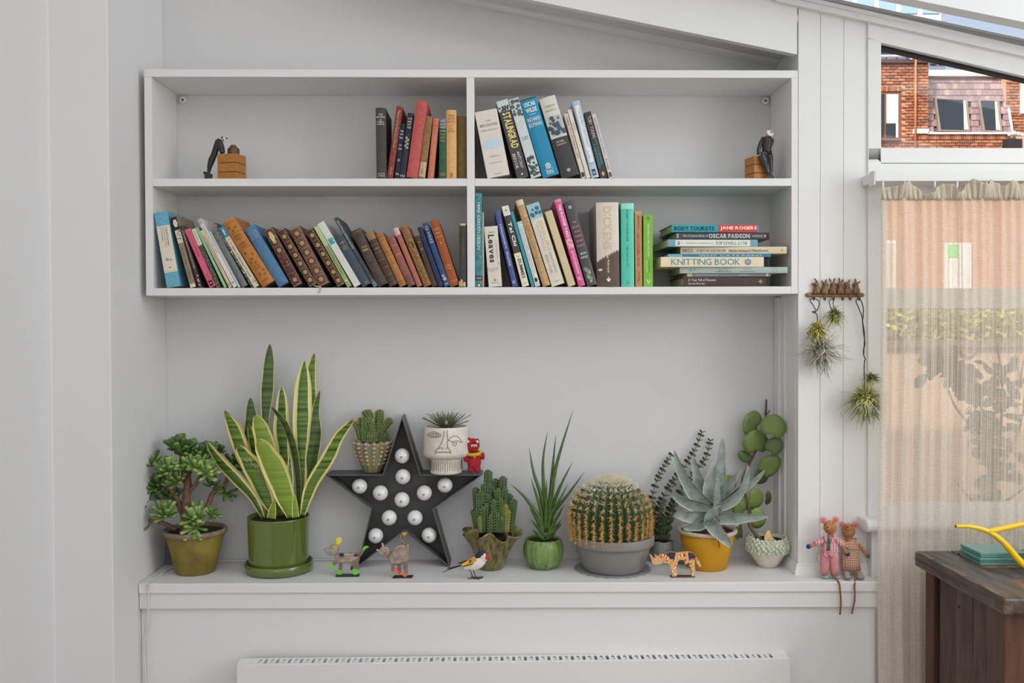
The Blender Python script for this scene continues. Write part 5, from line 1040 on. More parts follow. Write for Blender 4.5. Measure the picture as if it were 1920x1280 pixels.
o, q, s_ = mouse('cloth mouse in a pink striped jacket and pink trousers with blue mittens', 0, dict(Y=YM, fx=425, head=(425, 268, 68, 74), nose=(400, 268), ears=[(357, 195, 38), (484, 186, 36)], eyes=[(372, 240), (455, 224)], tor=[(425, 350, 40), (425, 430, 62), (420, 530, 70)], arms=[[(400, 385, 26), (330, 410, 28), (270, 440, 22), (215, 468, 20)], [(470, 385, 26), (525, 430, 28), (560, 480, 22), (600, 540, 20)]], legs=[[(385, 540, 36), (372, 660, 34), (370, 770, 24)], [(460, 540, 36), (470, 660, 34), (475, 770, 24)]]))
b = MB(); c0 = [(425, 345, 34), (425, 372, 62), (423, 430, 86), (422, 500, 96), (422, 540, 98)]
chain(b, ZMo, c0, YM, 20, (1, .62)); jk = b.build('jacket', STRIPE, o, True)
b = MB(); chain(b, ZMo, [(395, 380, 34), (335, 408, 38), (285, 432, 30), (268, 440, 28)], YM - .004, 12); b.build('sleeve', STRIPE, o, True)
b = MB(); chain(b, ZMo, [(465, 380, 34), (515, 415, 38), (545, 448, 30), (555, 460, 27)], YM - .004, 12); b.build('sleeve', STRIPE, o, True)
LAP = STRIPE
for pts in ([(362, 330), (400, 370), (405, 440), (372, 400), (350, 345)], [(490, 335), (455, 372), (430, 440), (470, 410), (508, 352)]): plate(ZMo, pts, YM - .0165, .003).build('lapel', LAP, o)
b = MB(); chain(b, ZMo, [(405, 352, 8), (412, 380, 9), (412, 460, 12), (408, 512, 16)], YM - .019, 8, (1, .4)); b.build('scarf_tie', mat('green_wool', (60, 100, 90), .9), o, True)
ZI = mat('pink_cotton', (214, 142, 148), .95, noise=(120, (198, 124, 132), 0, .5))
for pts in ([(375, 530, 50), (372, 620, 50), (368, 700, 46), (368, 745, 46)], [(455, 530, 50), (466, 620, 50), (470, 700, 46), (474, 765, 46)]):
    b = MB(); chain(b, ZMo, pts, YM - .006, 16, (1, .8)); b.build('trouser_leg', ZI, o, True)
b = MB(); b.ball(q(440, 555, -.018), (28 * s_, 8 * s_, 26 * s_), 12, 8); b.build('pocket', ZI, o, True)
for x in (372, 482): MB().ball(atz(*ZMo(x, 778), ZS + 24 * s_) * 1, (43 * s_, 52 * s_, 24 * s_), 14, 8).build('shoe', mat('pale_blue_felt', (142, 172, 186), .9), o, True)
BM = mat('blue_felt', (38, 58, 130), .95)
for x, y in ((200, 469), (607, 549)): MB().ball(q(x, y, -.005), (25 * s_, 18 * s_, 26 * s_), 10, 8).build('mitten', BM, o, True)
TAIL = mat('brown_cord', (150, 88, 54), .9, bump=(600, .4))
def tail(o, pts, r):
    P = []
    for x, y, Y in pts: P.append(aty(*ZMo(x, y), Y))
    for p in P:
        if p.z > ZS - .002 and p.y > yr + .02: p.z = max(p.z, ZS + r)
    MB().tube(smoothpath(P, 4), r, 8).build('tail', TAIL, o, True)
tail(o, [(425, 660, -.05), (428, 715, -.052), (455, 765, -.054), (500, 815, -.066), (522, 860, -.079), (530, 930, -.081), (538, 1050, -.079), (528, 1178, -.074)], 9 * s_)
b = MB(); b.prism([q(300, 570, .004), q(322, 545, .004), q(332, 600, .004), q(325, 640, .004), q(310, 640, .004)], (0, .0006, 0)); b.build('cloth_tag', WHF, o)
b = MB(); b.tube(smoothpath([q(335, 500, -.014), q(365, 575, -.02), q(412, 600, -.02), q(425, 660, -.022)], 4), .0007, 6); b.build('cord_tie', mat('dark_red_cord', (120, 50, 60), .9), o, True)
YM2 = -0.019
o, q, s_ = mouse('cloth mouse in a checked sleeveless dress and grey laced shoes', 0, dict(Y=YM2, fx=650, head=(620, 305, 66, 76), nose=(610, 264), ears=[(553, 237, 36), (692, 240, 32)], eyes=[(580, 248), (655, 250)], tor=[(628, 385, 42), (640, 450, 60), (640, 560, 60)], arms=[[(690, 430, 22), (735, 470, 22), (785, 525, 19), (812, 560, 17)]], legs=[[(610, 640, 30), (605, 770, 20)], [(690, 640, 30), (730, 770, 20)]]))
b = MB(); chain(b, ZMo, [(628, 400, 62), (640, 440, 76), (640, 520, 84), (638, 620, 98), (640, 715, 106)], YM2, 22, (1, .68)); b.build('dress', CHECK, o, True)
b = MB()
for pts in ([(548, 380), (575, 420), (640, 455), (715, 455), (722, 490), (640, 500), (575, 465), (545, 430)],): b2 = plate(ZMo, pts, YM2 - .0165, .003); b.add(b2.v, b2.f)
b.build('bib', CHECK, o)
for pts in ([(540, 400), (560, 378), (590, 430), (570, 450)], [(690, 400), (712, 390), (720, 450), (690, 450)]): plate(ZMo, pts, YM2 - .013, .012).build('shoulder_strap', CHECK, o)
b = MB()
GS = mat('grey_felt', (142, 130, 118), .9); LC = cmat((208, 202, 192), .8)
for x, sg in ((602, 1), (738, 1)):
    sx = MB(); p = atz(*ZMo(x, 786), ZS + 28 * s_); sx.ball(p, (44 * s_, 52 * s_, 28 * s_), 14, 8); sx.ball(p + Vector((0, .004, 28 * s_)), (34 * s_, 30 * s_, 30 * s_), 12, 8)
    sh = sx.build('shoe', GS, o, True); lc = MB()
    for k in range(3): lc.tube([p + Vector((-22 * s_, -44 * s_ + .002 * k * 2, (16 + 9 * k) * s_)), p + Vector((22 * s_, -44 * s_ + .002 * k * 2, (20 + 9 * k) * s_))], .0006, 5)
    lc.build('laces', LC, sh)
MB().ball(q(818, 566, -.005), (20 * s_, 16 * s_, 26 * s_), 10, 8).build('mitten', mat('slate_felt', (84, 96, 110), .95), o, True)
tail(o, [(690, 745, -.05), (690, 790, -.056), (686, 835, -.068), (680, 880, -.081), (684, 960, -.082), (678, 1050, -.079), (652, 1168, -.074)], 8.5 * s_)

# ---- cast rail of six rabbits on the boards
YR = -0.006
BRZ = mat('antique_bronze', (142, 104, 66), .38, noise=(120, (92, 70, 48), .2, .5), metal=.35)
a = P3(ZR, 120, 205, YR); bb = P3(ZR, 548, 205, YR)
o = thing('rabbit_hook_rail', 'cast bronze hook rail topped by a row of six rabbits', 'hook rail', ((a.x + bb.x) / 2, 0, a.z), None)
s_ = mpp(YR) / 3.88
b = MB(); poly = []
for cx, dirn in ((138, PI / 2), (530, -PI / 2)):
    for k in range(9): t = dirn + PI * k / 8; poly.append((cx + 18 * math.cos(t), 204 - 15 * math.sin(t)))
b = plate(ZR, poly, YR, -YR - .0003); edge_bevel(b.build('back_bar', BRZ, o), .0015, 2)
for x in (137, 531): 
    sc_ = MB().lathe([(.0026, 0), (.0026, .0008), (.001, .0014)], (0, 0, 0), 10, close_top=True); sc_.v = [Vector((v.x, -v.z, v.y)) + P3(ZR, x, 203, YR) for v in sc_.v]; sc_.build('screw', mat('brass_screw', (170, 140, 90), .35, metal=.8), o, True)
rab = [(200, -1, [(182, 128, 158, 122), (205, 112, 178, 80)]), (257, 1, [(248, 125, 233, 95), (262, 120, 270, 88)]), (315, 1, [(303, 110, 288, 80), (322, 108, 332, 80)]), (372, -1, [(366, 108, 360, 76), (382, 112, 392, 88)]), (424, -1, [(412, 122, 393, 115), (430, 118, 440, 88)]), (487, -1, [(482, 112, 478, 82), (500, 118, 520, 103)])]
for i, (x, sg, ears) in enumerate(rab):
    b = MB(); yy = YR - .001
    b.ball(P3(ZR, x, 176, yy), (29 * s_, 20 * s_, 30 * s_), 14, 10); b.ball(P3(ZR, x + 2 * sg, 150, yy), (20 * s_, 18 * s_, 26 * s_), 12, 8); b.ball(P3(ZR, x + 5 * sg, 128, yy - .001), (20 * s_, 17 * s_, 18 * s_), 12, 8); b.ball(P3(ZR, x + 20 * sg, 132, yy - .001), (10 * s_, 10 * s_, 9 * s_), 10, 6)
    for e in ears: b.tube([P3(ZR, e[0], e[1], yy), P3(ZR, (e[0] + e[2]) / 2, (e[1] + e[3]) / 2, yy), P3(ZR, e[2], e[3], yy)], [6 * s_, 9 * s_, 2.5 * s_], 8, (1, .7))
    b.ball(P3(ZR, x - 16, 192, yy - .003), (12 * s_, 14 * s_, 9 * s_), 10, 6); b.ball(P3(ZR, x + 16, 192, yy - .003), (12 * s_, 14 * s_, 9 * s_), 10, 6)
    fuse(b.build('rabbit', BRZ, o), .0009, 2)
for x, y in ((170, 222), (250, 222), (313, 222), (380, 222), (434, 222), (498, 222)):
    p = P3(ZR, x, y, YR); hk = MB().tube(smoothpath([p + Vector((0, 0, .003)), p + Vector((0, -.003, -.004)), p + Vector((0, -.008, -.0065)), p + Vector((0, -.0125, -.003)), p + Vector((0, -.0135, .001))], 4), .0022, 8); hk.build('hook', BRZ, o, True)
# ================================================================ potted plants along the ledge
SOIL = mat('potting_soil', (66, 50, 40), .95, noise=(160, (34, 26, 22), .2, .5), bump=(300, .9))
def pot_at(name, label, uc, vr, yc, prof, mt, zb=None, group=None, seg=40, fn=None, smooth=True, soil=None, pot='pot'):
    """prof: (radius in photo pixels, fraction of the pot's height); vr: mid-line of the rim in the photo"""
    zb = ZS + .0004 if zb is None else zb
    c = aty(uc, vr, yc); H = c.z - zb; k = mpp(yc)
    o = thing(name, label, 'potted plant', (c.x, yc, zb), group)
    b = MB().lathe([(r * k, f * H) for r, f in prof], (c.x, yc, zb), seg, fn=fn)
    po = b.build(pot, mt, o, smooth)
    if soil:
        r, f = soil
        s_ = MB(); n = 24; s_.add([Vector((c.x, yc, zb + f * H + .002))] + [Vector((c.x + r * k * math.cos(2 * PI * i / n), yc + r * k * math.sin(2 * PI * i / n), zb + f * H)) for i in range(n)], [(0, i + 1, (i + 1) % n + 1) for i in range(n)])
        s_.build('soil', SOIL, o)
    return o, Vector((c.x, yc, c.z)), H, k
def leaf_mat(name, c1, c2, edge=None, ew=.12, bands=0, rough=.4, mid=None, tipc=None, nscale=30):
    """leaf colours laid out across the blade: body (two greens, cross-banded), pale margin, midrib"""
    mt = bpy.data.materials.new(name); mt.use_nodes = True; nt = mt.node_tree; b = nt.nodes['Principled BSDF']; L = nt.links
    b.inputs['Roughness'].default_value = rough; b.inputs['Specular IOR Level'].default_value = .4
    uv = nt.nodes.new('ShaderNodeUVMap'); sp_ = nt.nodes.new('ShaderNodeSeparateXYZ'); L.new(uv.outputs[0], sp_.inputs[0])
    tc = nt.nodes.new('ShaderNodeTexCoord'); nz = nt.nodes.new('ShaderNodeTexNoise'); nz.inputs['Scale'].default_value = nscale; nz.inputs['Detail'].default_value = 3
    if bands:
        mp = nt.nodes.new('ShaderNodeMapping'); mp.inputs['Scale'].default_value = (.25, .25, bands); L.new(tc.outputs['Object'], mp.inputs['Vector']); L.new(mp.outputs[0], nz.inputs['Vector'])
    else: L.new(tc.outputs['Object'], nz.inputs['Vector'])
    rp = nt.nodes.new('ShaderNodeValToRGB'); rp.color_ramp.elements[0].position = .36; rp.color_ramp.elements[1].position = .62
    rp.color_ramp.elements[0].color = rgb(c1); rp.color_ramp.elements[1].color = rgb(c2); L.new(nz.outputs['Fac'], rp.inputs['Fac'])
    col = rp.outputs['Color']
    def mixin(col, fac, c):
        m_ = nt.nodes.new('ShaderNodeMix'); m_.data_type = 'RGBA'; L.new(fac, m_.inputs['Factor']); L.new(col, m_.inputs['A']); m_.inputs['B'].default_value = rgb(c); return m_.outputs['Result']
    a = nt.nodes.new('ShaderNodeMath'); a.operation = 'SUBTRACT'; a.inputs[1].default_value = .5; L.new(sp_.outputs['X'], a.inputs[0])
    ab = nt.nodes.new('ShaderNodeMath'); ab.operation = 'ABSOLUTE'; L.new(a.outputs[0], ab.inputs[0])
    if edge:
        n2 = nt.nodes.new('ShaderNodeTexNoise'); n2.inputs['Scale'].default_value = 18; L.new(tc.outputs['Object'], n2.inputs['Vector'])
        w = nt.nodes.new('ShaderNodeMath'); w.operation = 'MULTIPLY_ADD'; w.inputs[1].default_value = .10; L.new(n2.outputs['Fac'], w.inputs[0]); L.new(ab.outputs[0], w.inputs[2])
        g = nt.nodes.new('ShaderNodeMapRange'); g.inputs['From Min'].default_value = .5 - ew + .04; g.inputs['From Max'].default_value = .5 - ew + .06; L.new(w.outputs[0], g.inputs['Value']); col = mixin(col, g.outputs[0], edge)
    if mid:
        g = nt.nodes.new('ShaderNodeMapRange'); g.inputs['From Min'].default_value = .05; g.inputs['From Max'].default_value = .02; L.new(ab.outputs[0], g.inputs['Value']); col = mixin(col, g.outputs[0], mid)
    if tipc:
        g = nt.nodes.new('ShaderNodeMapRange'); g.inputs['From Min'].default_value = .88; g.inputs['From Max'].default_value = 1.0; L.new(sp_.outputs['Y'], g.inputs['Value']); col = mixin(col, g.outputs[0], tipc)
    L.new(col, b.inputs['Base Color']); return mt
def blade(o, Z, pts, hw, y0, d0, d1, mt, name='leaf', th=.0022, curl=.25, turn=0.0, n=6, sub=5, belly=0.0):
    """a leaf along photo points, half widths in zoom pixels; depth runs from y0+d0 at the foot to y0+d1 at the tip"""
    m_ = len(pts); P = []
    for i, (x, y) in enumerate(pts):
        t = i / (m_ - 1); P.append(P3(Z, x, y, y0 + lerp(d0, d1, t) + belly * math.sin(PI * t)))
    S = smoothpath(P, sub); k = mpp(y0) * (Z(1, 0)[0] - Z(0, 0)[0])
    W = []
    for i in range(len(S)):
        x = i / (len(S) - 1) * (m_ - 1); j = min(int(x), m_ - 2); f = x - j; f = f * f * (3 - 2 * f) if j < m_ - 2 else f ** 1.5
        W.append(max(.0004, lerp(hw[j], hw[j + 1], f) * k))
    sides = []
    for i in range(len(S)):
        t = (S[min(i + 1, len(S) - 1)] - S[max(i - 1, 0)]).normalized(); sd = t.cross(Vector((0, 1, 0))).normalized()
        sides.append(Matrix.Rotation(turn, 3, t) @ sd)
    b = MB().ribbon(S, W, sides, th, curl, n)
    return b.build(name, mt, o, True)

# ---- shrubby succulent with finger-shaped leaves in a mossy pot
MOSS = mat('mossy_glaze', (140, 126, 44), .65, noise=(22, (104, 82, 38), .25, .55), bump=(120, .5)); RIMM = mat('weathered_terracotta_rim', (150, 130, 112), .85, noise=(80, (120, 96, 80), .2, .5), bump=(200, .6))
yj = .078
o, c, H, k = pot_at('potted_succulent_shrub', 'bushy succulent with finger-like leaves in a mossy ochre pot at the left end', 366, 989.5, yj, [(33, 0), (35.5, .03), (44, .45), (53, .87), (52, .88)], MOSS, seg=44, soil=(50, .92))
MB().lathe([(r * k, f * H) for r, f in ((53, .87), (56, .885), (58, .93), (58, .985), (56, 1), (53, 1), (50.5, .97), (49, .88))], (c.x, yj, ZS + .0004), 44, close_bottom=False).build('pot_rim', RIMM, o, True)
BARK = mat('succulent_bark', (140, 106, 84), .85, noise=(120, (108, 78, 60), .2, .5), bump=(250, .5))
def stem(o, Z, pts, r0, r1, Y, mt, name='stem', seg=8, sub=4):
    P = [P3(Z, p[0], p[1], Y + (p[2] if len(p) > 2 else 0)) for p in pts]; S = smoothpath(P, sub); kk = mpp(Y) * (Z(1, 0)[0] - Z(0, 0)[0])
    return MB().tube(S, [lerp(r0, r1, i / (len(S) - 1)) * kk for i in range(len(S))], seg).build(name, mt, o, True)
stem(o, ZJ, [(345, 975), (350, 900), (352, 800), (360, 720), (350, 640)], 30, 16, yj, BARK); stem(o, ZJ, [(450, 870, .0), (470, 820, .01), (490, 770, .015), (545, 735, .04), (580, 650, .05)], 16, 9, yj, BARK); stem(o, ZJ, [(345, 900), (300, 800, .0), (250, 720, -.005), (220, 650)], 18, 9, yj, BARK); stem(o, ZJ, [(300, 960, -.02), (230, 925, -.03), (170, 915, -.03), (110, 890, -.03)], 13, 8, yj, BARK); stem(o, ZJ, [(355, 780), (400, 730, -.01), (430, 680, -.015)], 14, 9, yj, BARK); stem(o, ZJ, [(380, 965, -.02), (410, 930, -.03), (420, 900, -.035)], 12, 8, yj, BARK); stem(o, ZJ, [(350, 700, .01), (400, 620, .02), (430, 580, .02)], 12, 8, yj, BARK); stem(o, ZJ, [(345, 720), (330, 620, .0), (325, 560)], 12, 8, yj, BARK)
JL = [mat('jade_leaf_%d' % i, c1, .32, noise=(60, c2, .0, .5), spec=.5) for i, (c1, c2) in enumerate([((84, 118, 50), (112, 146, 68)), ((64, 92, 48), (86, 114, 58)), ((136, 164, 84), (158, 184, 108)), ((102, 136, 62), (130, 160, 80))])]
def finger_mesh():
    b = MB(); S = smoothpath([(0, 0, 0), (0, .001, .3), (0, .02, .6), (0, .06, .86), (0, .085, 1.0)], 3); R = [.07, .085, .1, .105, .11, .115, .12, .125, .13, .135, .13, .12, .08]
    b.tube(S, R, 8, (1, .62)); return b
fm = []
for i in range(4):
    q = finger_mesh().build('leaf', JL[i], None, True, local=True); fm.append(q.data); bpy.data.objects.remove(q)
rr = random.Random(5)
jade_n = [0]; jade_rest = [MB() for _ in range(4)]; fm_src = finger_mesh()
def rosette(o, centre, L, nleaf, kinds, upv=(0, -.25, 1), spread=1.35):
    upv = Vector(upv).normalized(); org = ORG[o.name]
    for i in range(nleaf):
        ph = i * 2.399 + rr.uniform(-.3, .3); th = spread * math.sqrt((i + .5) / nleaf) * rr.uniform(.85, 1.15)
        d = Vector((math.sin(th) * math.cos(ph), math.sin(th) * math.sin(ph), math.cos(th)))
        d = Vector((0, 0, 1)).rotation_difference(upv) @ d
        R = d.to_track_quat('Z', 'Y').to_matrix().to_4x4() @ Matrix.Rotation(rr.uniform(-.5, .5), 4, 'Z')
        l = L * rr.uniform(.72, 1.15); kd = rr.choice(kinds)
        M = Matrix.Translation(centre - org - d * l * .05) @ R @ Matrix.Diagonal((l * 1.12, l * 1.12, l, 1))
        if jade_n[0] < 300:
            q = bpy.data.objects.new('leaf', fm[kd]); COL.objects.link(q); q.parent = o; q.matrix_basis = M; jade_n[0] += 1
        else: jade_rest[kd].add([M @ v + org for v in fm_src.v], fm_src.f)
kz = mpp(yj) / 2.724
for x, y, dy, L, nl, kinds, up_ in (
 (105, 870, -.03, 86, 20, (0, 3, 3), (-.25, -.4, .9)), (245, 890, -.045, 86, 20, (2, 3), (-.05, -.6, .9)), (405, 905, -.05, 92, 24, (2, 3, 3), (0, -.5, 1)), (395, 945, -.055, 78, 14, (3, 2), (0, -.8, -.2)), (475, 885, -.03, 66, 12, (3, 0), (.7, -.3, .3)), (160, 935, -.03, 76, 12, (3, 0), (-.8, -.3, .0)),
 (455, 680, -.03, 86, 20, (2, 2, 3), (.3, -.5, .8)), (400, 650, -.028, 84, 20, (2, 3), (.1, -.5, .9)), (265, 660, -.03, 84, 18, (0, 3, 2), (-.1, -.6, .8)), (165, 640, -.01, 86, 18, (0, 1, 3), (-.25, -.3, 1)), (320, 560, .0, 92, 22, (0, 1), (0, -.2, 1)), (430, 600, .015, 92, 20, (0, 1), (.15, -.2, 1)),
 (500, 580, .045, 78, 14, (1, 0), (.3, 0, 1)), (590, 640, .05, 84, 16, (1, 0), (.3, -.3, 1)), (310, 720, -.025, 80, 16, (0, 3), (-.2, -.5, .7)), (225, 740, .0, 84, 16, (0, 1), (-.7, -.4, .4)), (190, 750, -.01, 74, 12, (0, 1, 3), (-.7, -.4, -.2)), (350, 650, -.03, 74, 14, (0, 3), (-.1, -.6, .8)), (545, 770, .04, 66, 10, (0, 1), (.5, -.3, -.3)), (300, 800, .01, 78, 14, (0, 1), (-.4, -.4, .5)), (480, 740, .01, 70, 10, (1, 0), (.4, -.3, .3)), (360, 590, .01, 80, 14, (0, 1), (0, -.2, 1)), (260, 790, .015, 70, 12, (1, 0), (-.5, -.2, .6))):
    rosette(o, P3(ZJ, x, y, yj + dy), L * kz, nl, kinds, up_)
for kd in range(4):
    if jade_rest[kd].v: q = jade_rest[kd].build('leaves', JL[kd], o, True); q['kind'] = 'stuff'

# ---- variegated snake plant in a glossy green pot on its saucer
GGLZ = mat('glossy_green_glaze', (112, 126, 48), .12, noise=(9, (78, 98, 32), .1, .5), coat=.7, stretch=(1, 1, .15), spec=.5)
ys_ = .082; kk = mpp(ys_); cs = atz(523, 1070, ZS); cxs = aty(523, 1000, ys_).x
o = thing('potted_snake_plant', 'tall yellow-edged snake plant in a glossy green pot with matching saucer', 'potted plant', (cxs, ys_, ZS + .0004))
MB().lathe([(52 * kk, 0), (59 * kk, .002), (62.5 * kk, .008), (63 * kk, .0245), (61.5 * kk, .0262), (59.5 * kk, .0245), (58 * kk, .008), (50 * kk, .005)], (cxs, ys_, ZS + .0004), 56, close_top=True).build('saucer', mat('green_glaze_saucer', (108, 120, 58), .15, noise=(12, (84, 98, 40), .1, .5), coat=.6), o, True)
zr_ = aty(521, 966, ys_).z; z0_ = ZS + .0055
MB().lathe([(50 * kk, z0_), (53.5 * kk, z0_ + .004), (54.8 * kk, z0_ + .02), (57.2 * kk, zr_ - .004), (57.4 * kk, zr_ - .001), (56.4 * kk, zr_), (55 * kk, zr_ - .001), (54 * kk, zr_ - .01), (53 * kk, zr_ - .03)], (cxs - .001, ys_, 0), 56).build('pot', GGLZ, o, True)
n = 24; s_ = MB(); s_.add([Vector((cxs, ys_, zr_ - .008))] + [Vector((cxs + 53 * kk * math.cos(2 * PI * i / n), ys_ + 53 * kk * math.sin(2 * PI * i / n), zr_ - .012)) for i in range(n)], [(0, i + 1, (i + 1) % n + 1) for i in range(n)]); s_.build('soil', SOIL, o)
YEDG = (226, 212, 128)
SN = leaf_mat('snake_leaf_banded', (46, 78, 30), (120, 150, 62), YEDG, .17, 90, .32, nscale=1.0, tipc=(110, 90, 50)); SNB = leaf_mat('snake_leaf_bright', (106, 138, 40), (138, 164, 54), YEDG, .12, 70, .32, nscale=1.0); SND = leaf_mat('snake_leaf_dark', (42, 68, 34), (84, 112, 50), (206, 196, 120), .08, 80, .32, nscale=1.0, tipc=(80, 70, 46)); SNW = leaf_mat('snake_leaf_wide_margin', (46, 80, 32), (108, 140, 58), (228, 218, 146), .22, 90, .32, nscale=1.0)
for pts, hw, d0, d1, mt, tn in (
 ([(772, 890), (762, 600), (755, 415), (766, 250), (773, 130), (779, 13)], [14, 18, 20, 33, 29, 1], .02, .03, SND, .2),
 ([(765, 890), (700, 620), (677, 480), (683, 390), (679, 286)], [14, 22, 32, 32, 1], .025, .03, SND, .2),
 ([(750, 890), (690, 700), (640, 580), (598, 460), (548, 353)], [14, 28, 46, 42, 1], -.008, -.012, SN, -.2),
 ([(745, 905), (690, 800), (600, 700), (530, 625), (482, 560), (459, 515)], [14, 32, 44, 42, 26, 3], -.02, -.035, SNW, -.5),
 ([(945, 890), (985, 500), (995, 300), (990, 170), (1006, 60)], [14, 30, 28, 28, 1], .03, .03, SN, .3),
 ([(935, 890), (940, 650), (945, 400), (948, 250), (957, 95)], [14, 30, 50, 44, 1], 0, .01, SNW, .1),
 ([(940, 890), (985, 650), (1012, 480), (1014, 350), (1034, 252)], [16, 36, 34, 18, 1], .008, .012, SND, .4),
 ([(945, 890), (990, 740), (1075, 600), (1130, 490), (1178, 430), (1203, 398)], [14, 32, 36, 28, 18, 1], -.02, -.03, SN, .3),
 ([(860, 890), (850, 600), (838, 450), (840, 330), (839, 226)], [14, 36, 47, 34, 1], .02, .015, SNW, -.1),
 ([(925, 895), (920, 700), (895, 540), (850, 420), (786, 335)], [8, 22, 28, 24, 1], -.005, -.01, SND, -.6),
 ([(830, 890), (790, 700), (762, 560), (732, 450), (706, 376)], [14, 48, 54, 42, 5], 0, -.01, SNB, .1),
 ([(760, 880), (710, 600), (685, 500), (671, 418)], [12, 34, 26, 2], .01, .005, SN, -.4),
 ([(800, 890), (745, 770), (690, 650), (642, 575), (616, 532)], [14, 46, 54, 36, 8], -.015, -.03, SN, -.1),
 ([(880, 900), (850, 780), (800, 650), (752, 560), (719, 502)], [14, 52, 62, 46, 10], -.03, -.045, SNB, .05),
 ([(785, 905), (790, 870), (802, 812)], [24, 20, 2], -.042, -.045, SNB, 0),
 ([(890, 900), (885, 720), (880, 565)], [8, 18, 2], -.01, -.005, SNW, .5),
 ([(875, 900), (868, 720), (864, 595)], [8, 16, 2], .0, .005, SN, -.4),
 ([(912, 900), (908, 850), (905, 780)], [18, 16, 2], -.03, -.03, SNB, .2)):
    blade(o, ZJ, pts, hw, ys_, d0, d1, mt, turn=tn, curl=.22)
# a coil of dry brown thread on a leaf
b = MB(); b.tube(smoothpath([P3(ZJ, x, y, ys_ - .045) for x, y in ((652, 600), (665, 615), (675, 598), (684, 618), (690, 630), (700, 628), (706, 645), (716, 630), (718, 652))], 3), .0007, 5); b.build('dried_flower', mat('dry_flower', (196, 170, 130), .9), o, True)

# ---- ribbed cactus helpers
def ribbed(path, rad, ribs, amp, seg_per=4, close=True):
    """a ribbed column; also returns spine roots (point, outward direction) down every rib"""
    b = MB(); P = [Vector(p) for p in path]; n = len(P); seg = ribs * seg_per; V = []; F = []; roots = []
    t = (P[1] - P[0]).normalized(); x = Vector((0, 1, 0)).cross(t)
    if x.length < 1e-4: x = Vector((1, 0, 0))
    x.normalize()
    for i in range(n):
        tt = (P[min(i + 1, n - 1)] - P[max(i - 1, 0)]).normalized(); x = (x - tt * x.dot(tt)).normalized(); y = tt.cross(x)
        for k_ in range(seg):
            a = 2 * PI * k_ / seg; r = rad[i] * (1 + amp * math.cos(ribs * a))
            V.append(P[i] + (x * math.cos(a) + y * math.sin(a)) * r)
            if k_ % seg_per == 0: roots.append((V[-1], (x * math.cos(a) + y * math.sin(a)), tt, i))
    for i in range(n - 1):
        for k_ in range(seg):
            q = (k_ + 1) % seg; F.append((i * seg + k_, i * seg + q, (i + 1) * seg + q, (i + 1) * seg + k_))
    F.append(tuple((n - 1) * seg + k_ for k_ in range(seg)))
    b.add(V, F); return b, roots
def cone(b, p, d, L, r):
    d = d.normalized(); x = d.orthogonal().normalized(); y = d.cross(x)
    b.add([p + x * r, p - x * r * .5 + y * r * .87, p - x * r * .5 - y * r * .87, p + d * L], [(0, 1, 3), (1, 2, 3), (2, 0, 3)])
rs = random.Random(11)

# ---- small cactus in a knobbly glazed pot on the star's left arm
yk = .135
GLZ = mat('mottled_green_rust_glaze', (120, 140, 108), .3, noise=(70, (150, 118, 84), .35, .52), coat=.4, stretch=(1.6, 1.6, .6), bump=(120, .4))
def frill(p, a, j):
    m_ = 1 + (.055 if j > 1 else .02) * math.cos(14 * a); z = p.z + (.0022 * math.cos(14 * a) if j in (5, 6, 7) else 0); return Vector((p.x * m_, p.y * m_, z))
o, c, H, k = pot_at('potted_cactus', 'small green cactus in a knobbly glazed pot on the star\'s left arm', 698, 826, yk, [(15, 0), (17, .03), (23, .3), (29, .6), (32.5, .85), (33.5, .97), (32, 1.0), (29.5, .97), (27, .8)], GLZ, zb=max(sp[7].z, sp[8].z) + .0008, seg=84, fn=frill, soil=(29, .9))
b = MB()
for i in range(14):
    a = 2 * PI * i / 14
    for f, r, s_ in ((.95, 35, 3.6), (.82, 34.5, 3.4), (.69, 32.5, 3.2), (.56, 29.8, 3), (.43, 27, 2.7), (.3, 24, 2.4)):
        b.ball(c + Vector((r * k * math.cos(a), r * k * math.sin(a), (f - 1) * H)), (s_ * k * 1.05, s_ * k * 1.05, s_ * k * .85), 8, 6)
q = b.build('knobs', mat('cream_ochre_glaze', (196, 182, 148), .3, noise=(60, (168, 130, 84), .3, .5), coat=.4), o, True); q['kind'] = 'stuff'
CAC = mat('cactus_green', (84, 116, 52), .5, noise=(60, (58, 88, 44), .1, .5)); SPN = mat('tan_spines', (216, 196, 150), .7)
for pts, r in (([(292, 300), (298, 230), (318, 150), (300, 112), (296, 98)], 29), ([(285, 300), (282, 230), (284, 160), (284, 143)], 38), ([(372, 300), (378, 220), (385, 130), (386, 96)], 27), ([(268, 300), (250, 230), (232, 185), (229, 172)], 22), ([(385, 300), (410, 225), (440, 180), (466, 157)], 24), ([(345, 300), (340, 250), (322, 180), (318, 165)], 25), ([(330, 305), (330, 270), (330, 250)], 24), ([(385, 305), (380, 260), (380, 232)], 28), ([(415, 305), (425, 265), (428, 245)], 22)):
    dy = rs.uniform(-.012, .014); P = smoothpath([P3(ZN, x, y, yk + dy) for x, y in pts], 5); n_ = len(P); s_ = mpp(yk) / 3.4605
    R = [r * s_ * (min(1, .82 + .3 * i / n_) if i < n_ - 3 else (.86, .6, .2)[i - n_ + 3]) for i in range(n_)]
    b, roots = ribbed(P, R, 11, .08); st_ = b.build('stem', CAC, o, True); sp_ = MB()
    for p, d, t, i in roots:
        for _ in range(3): cone(sp_, p, d + t * rs.uniform(-.6, .9) + Vector((rs.uniform(-.5, .5), rs.uniform(-.5, .5), 0)), .0042, .0006)
    q = sp_.build('spines', SPN, st_); q['kind'] = 'stuff'

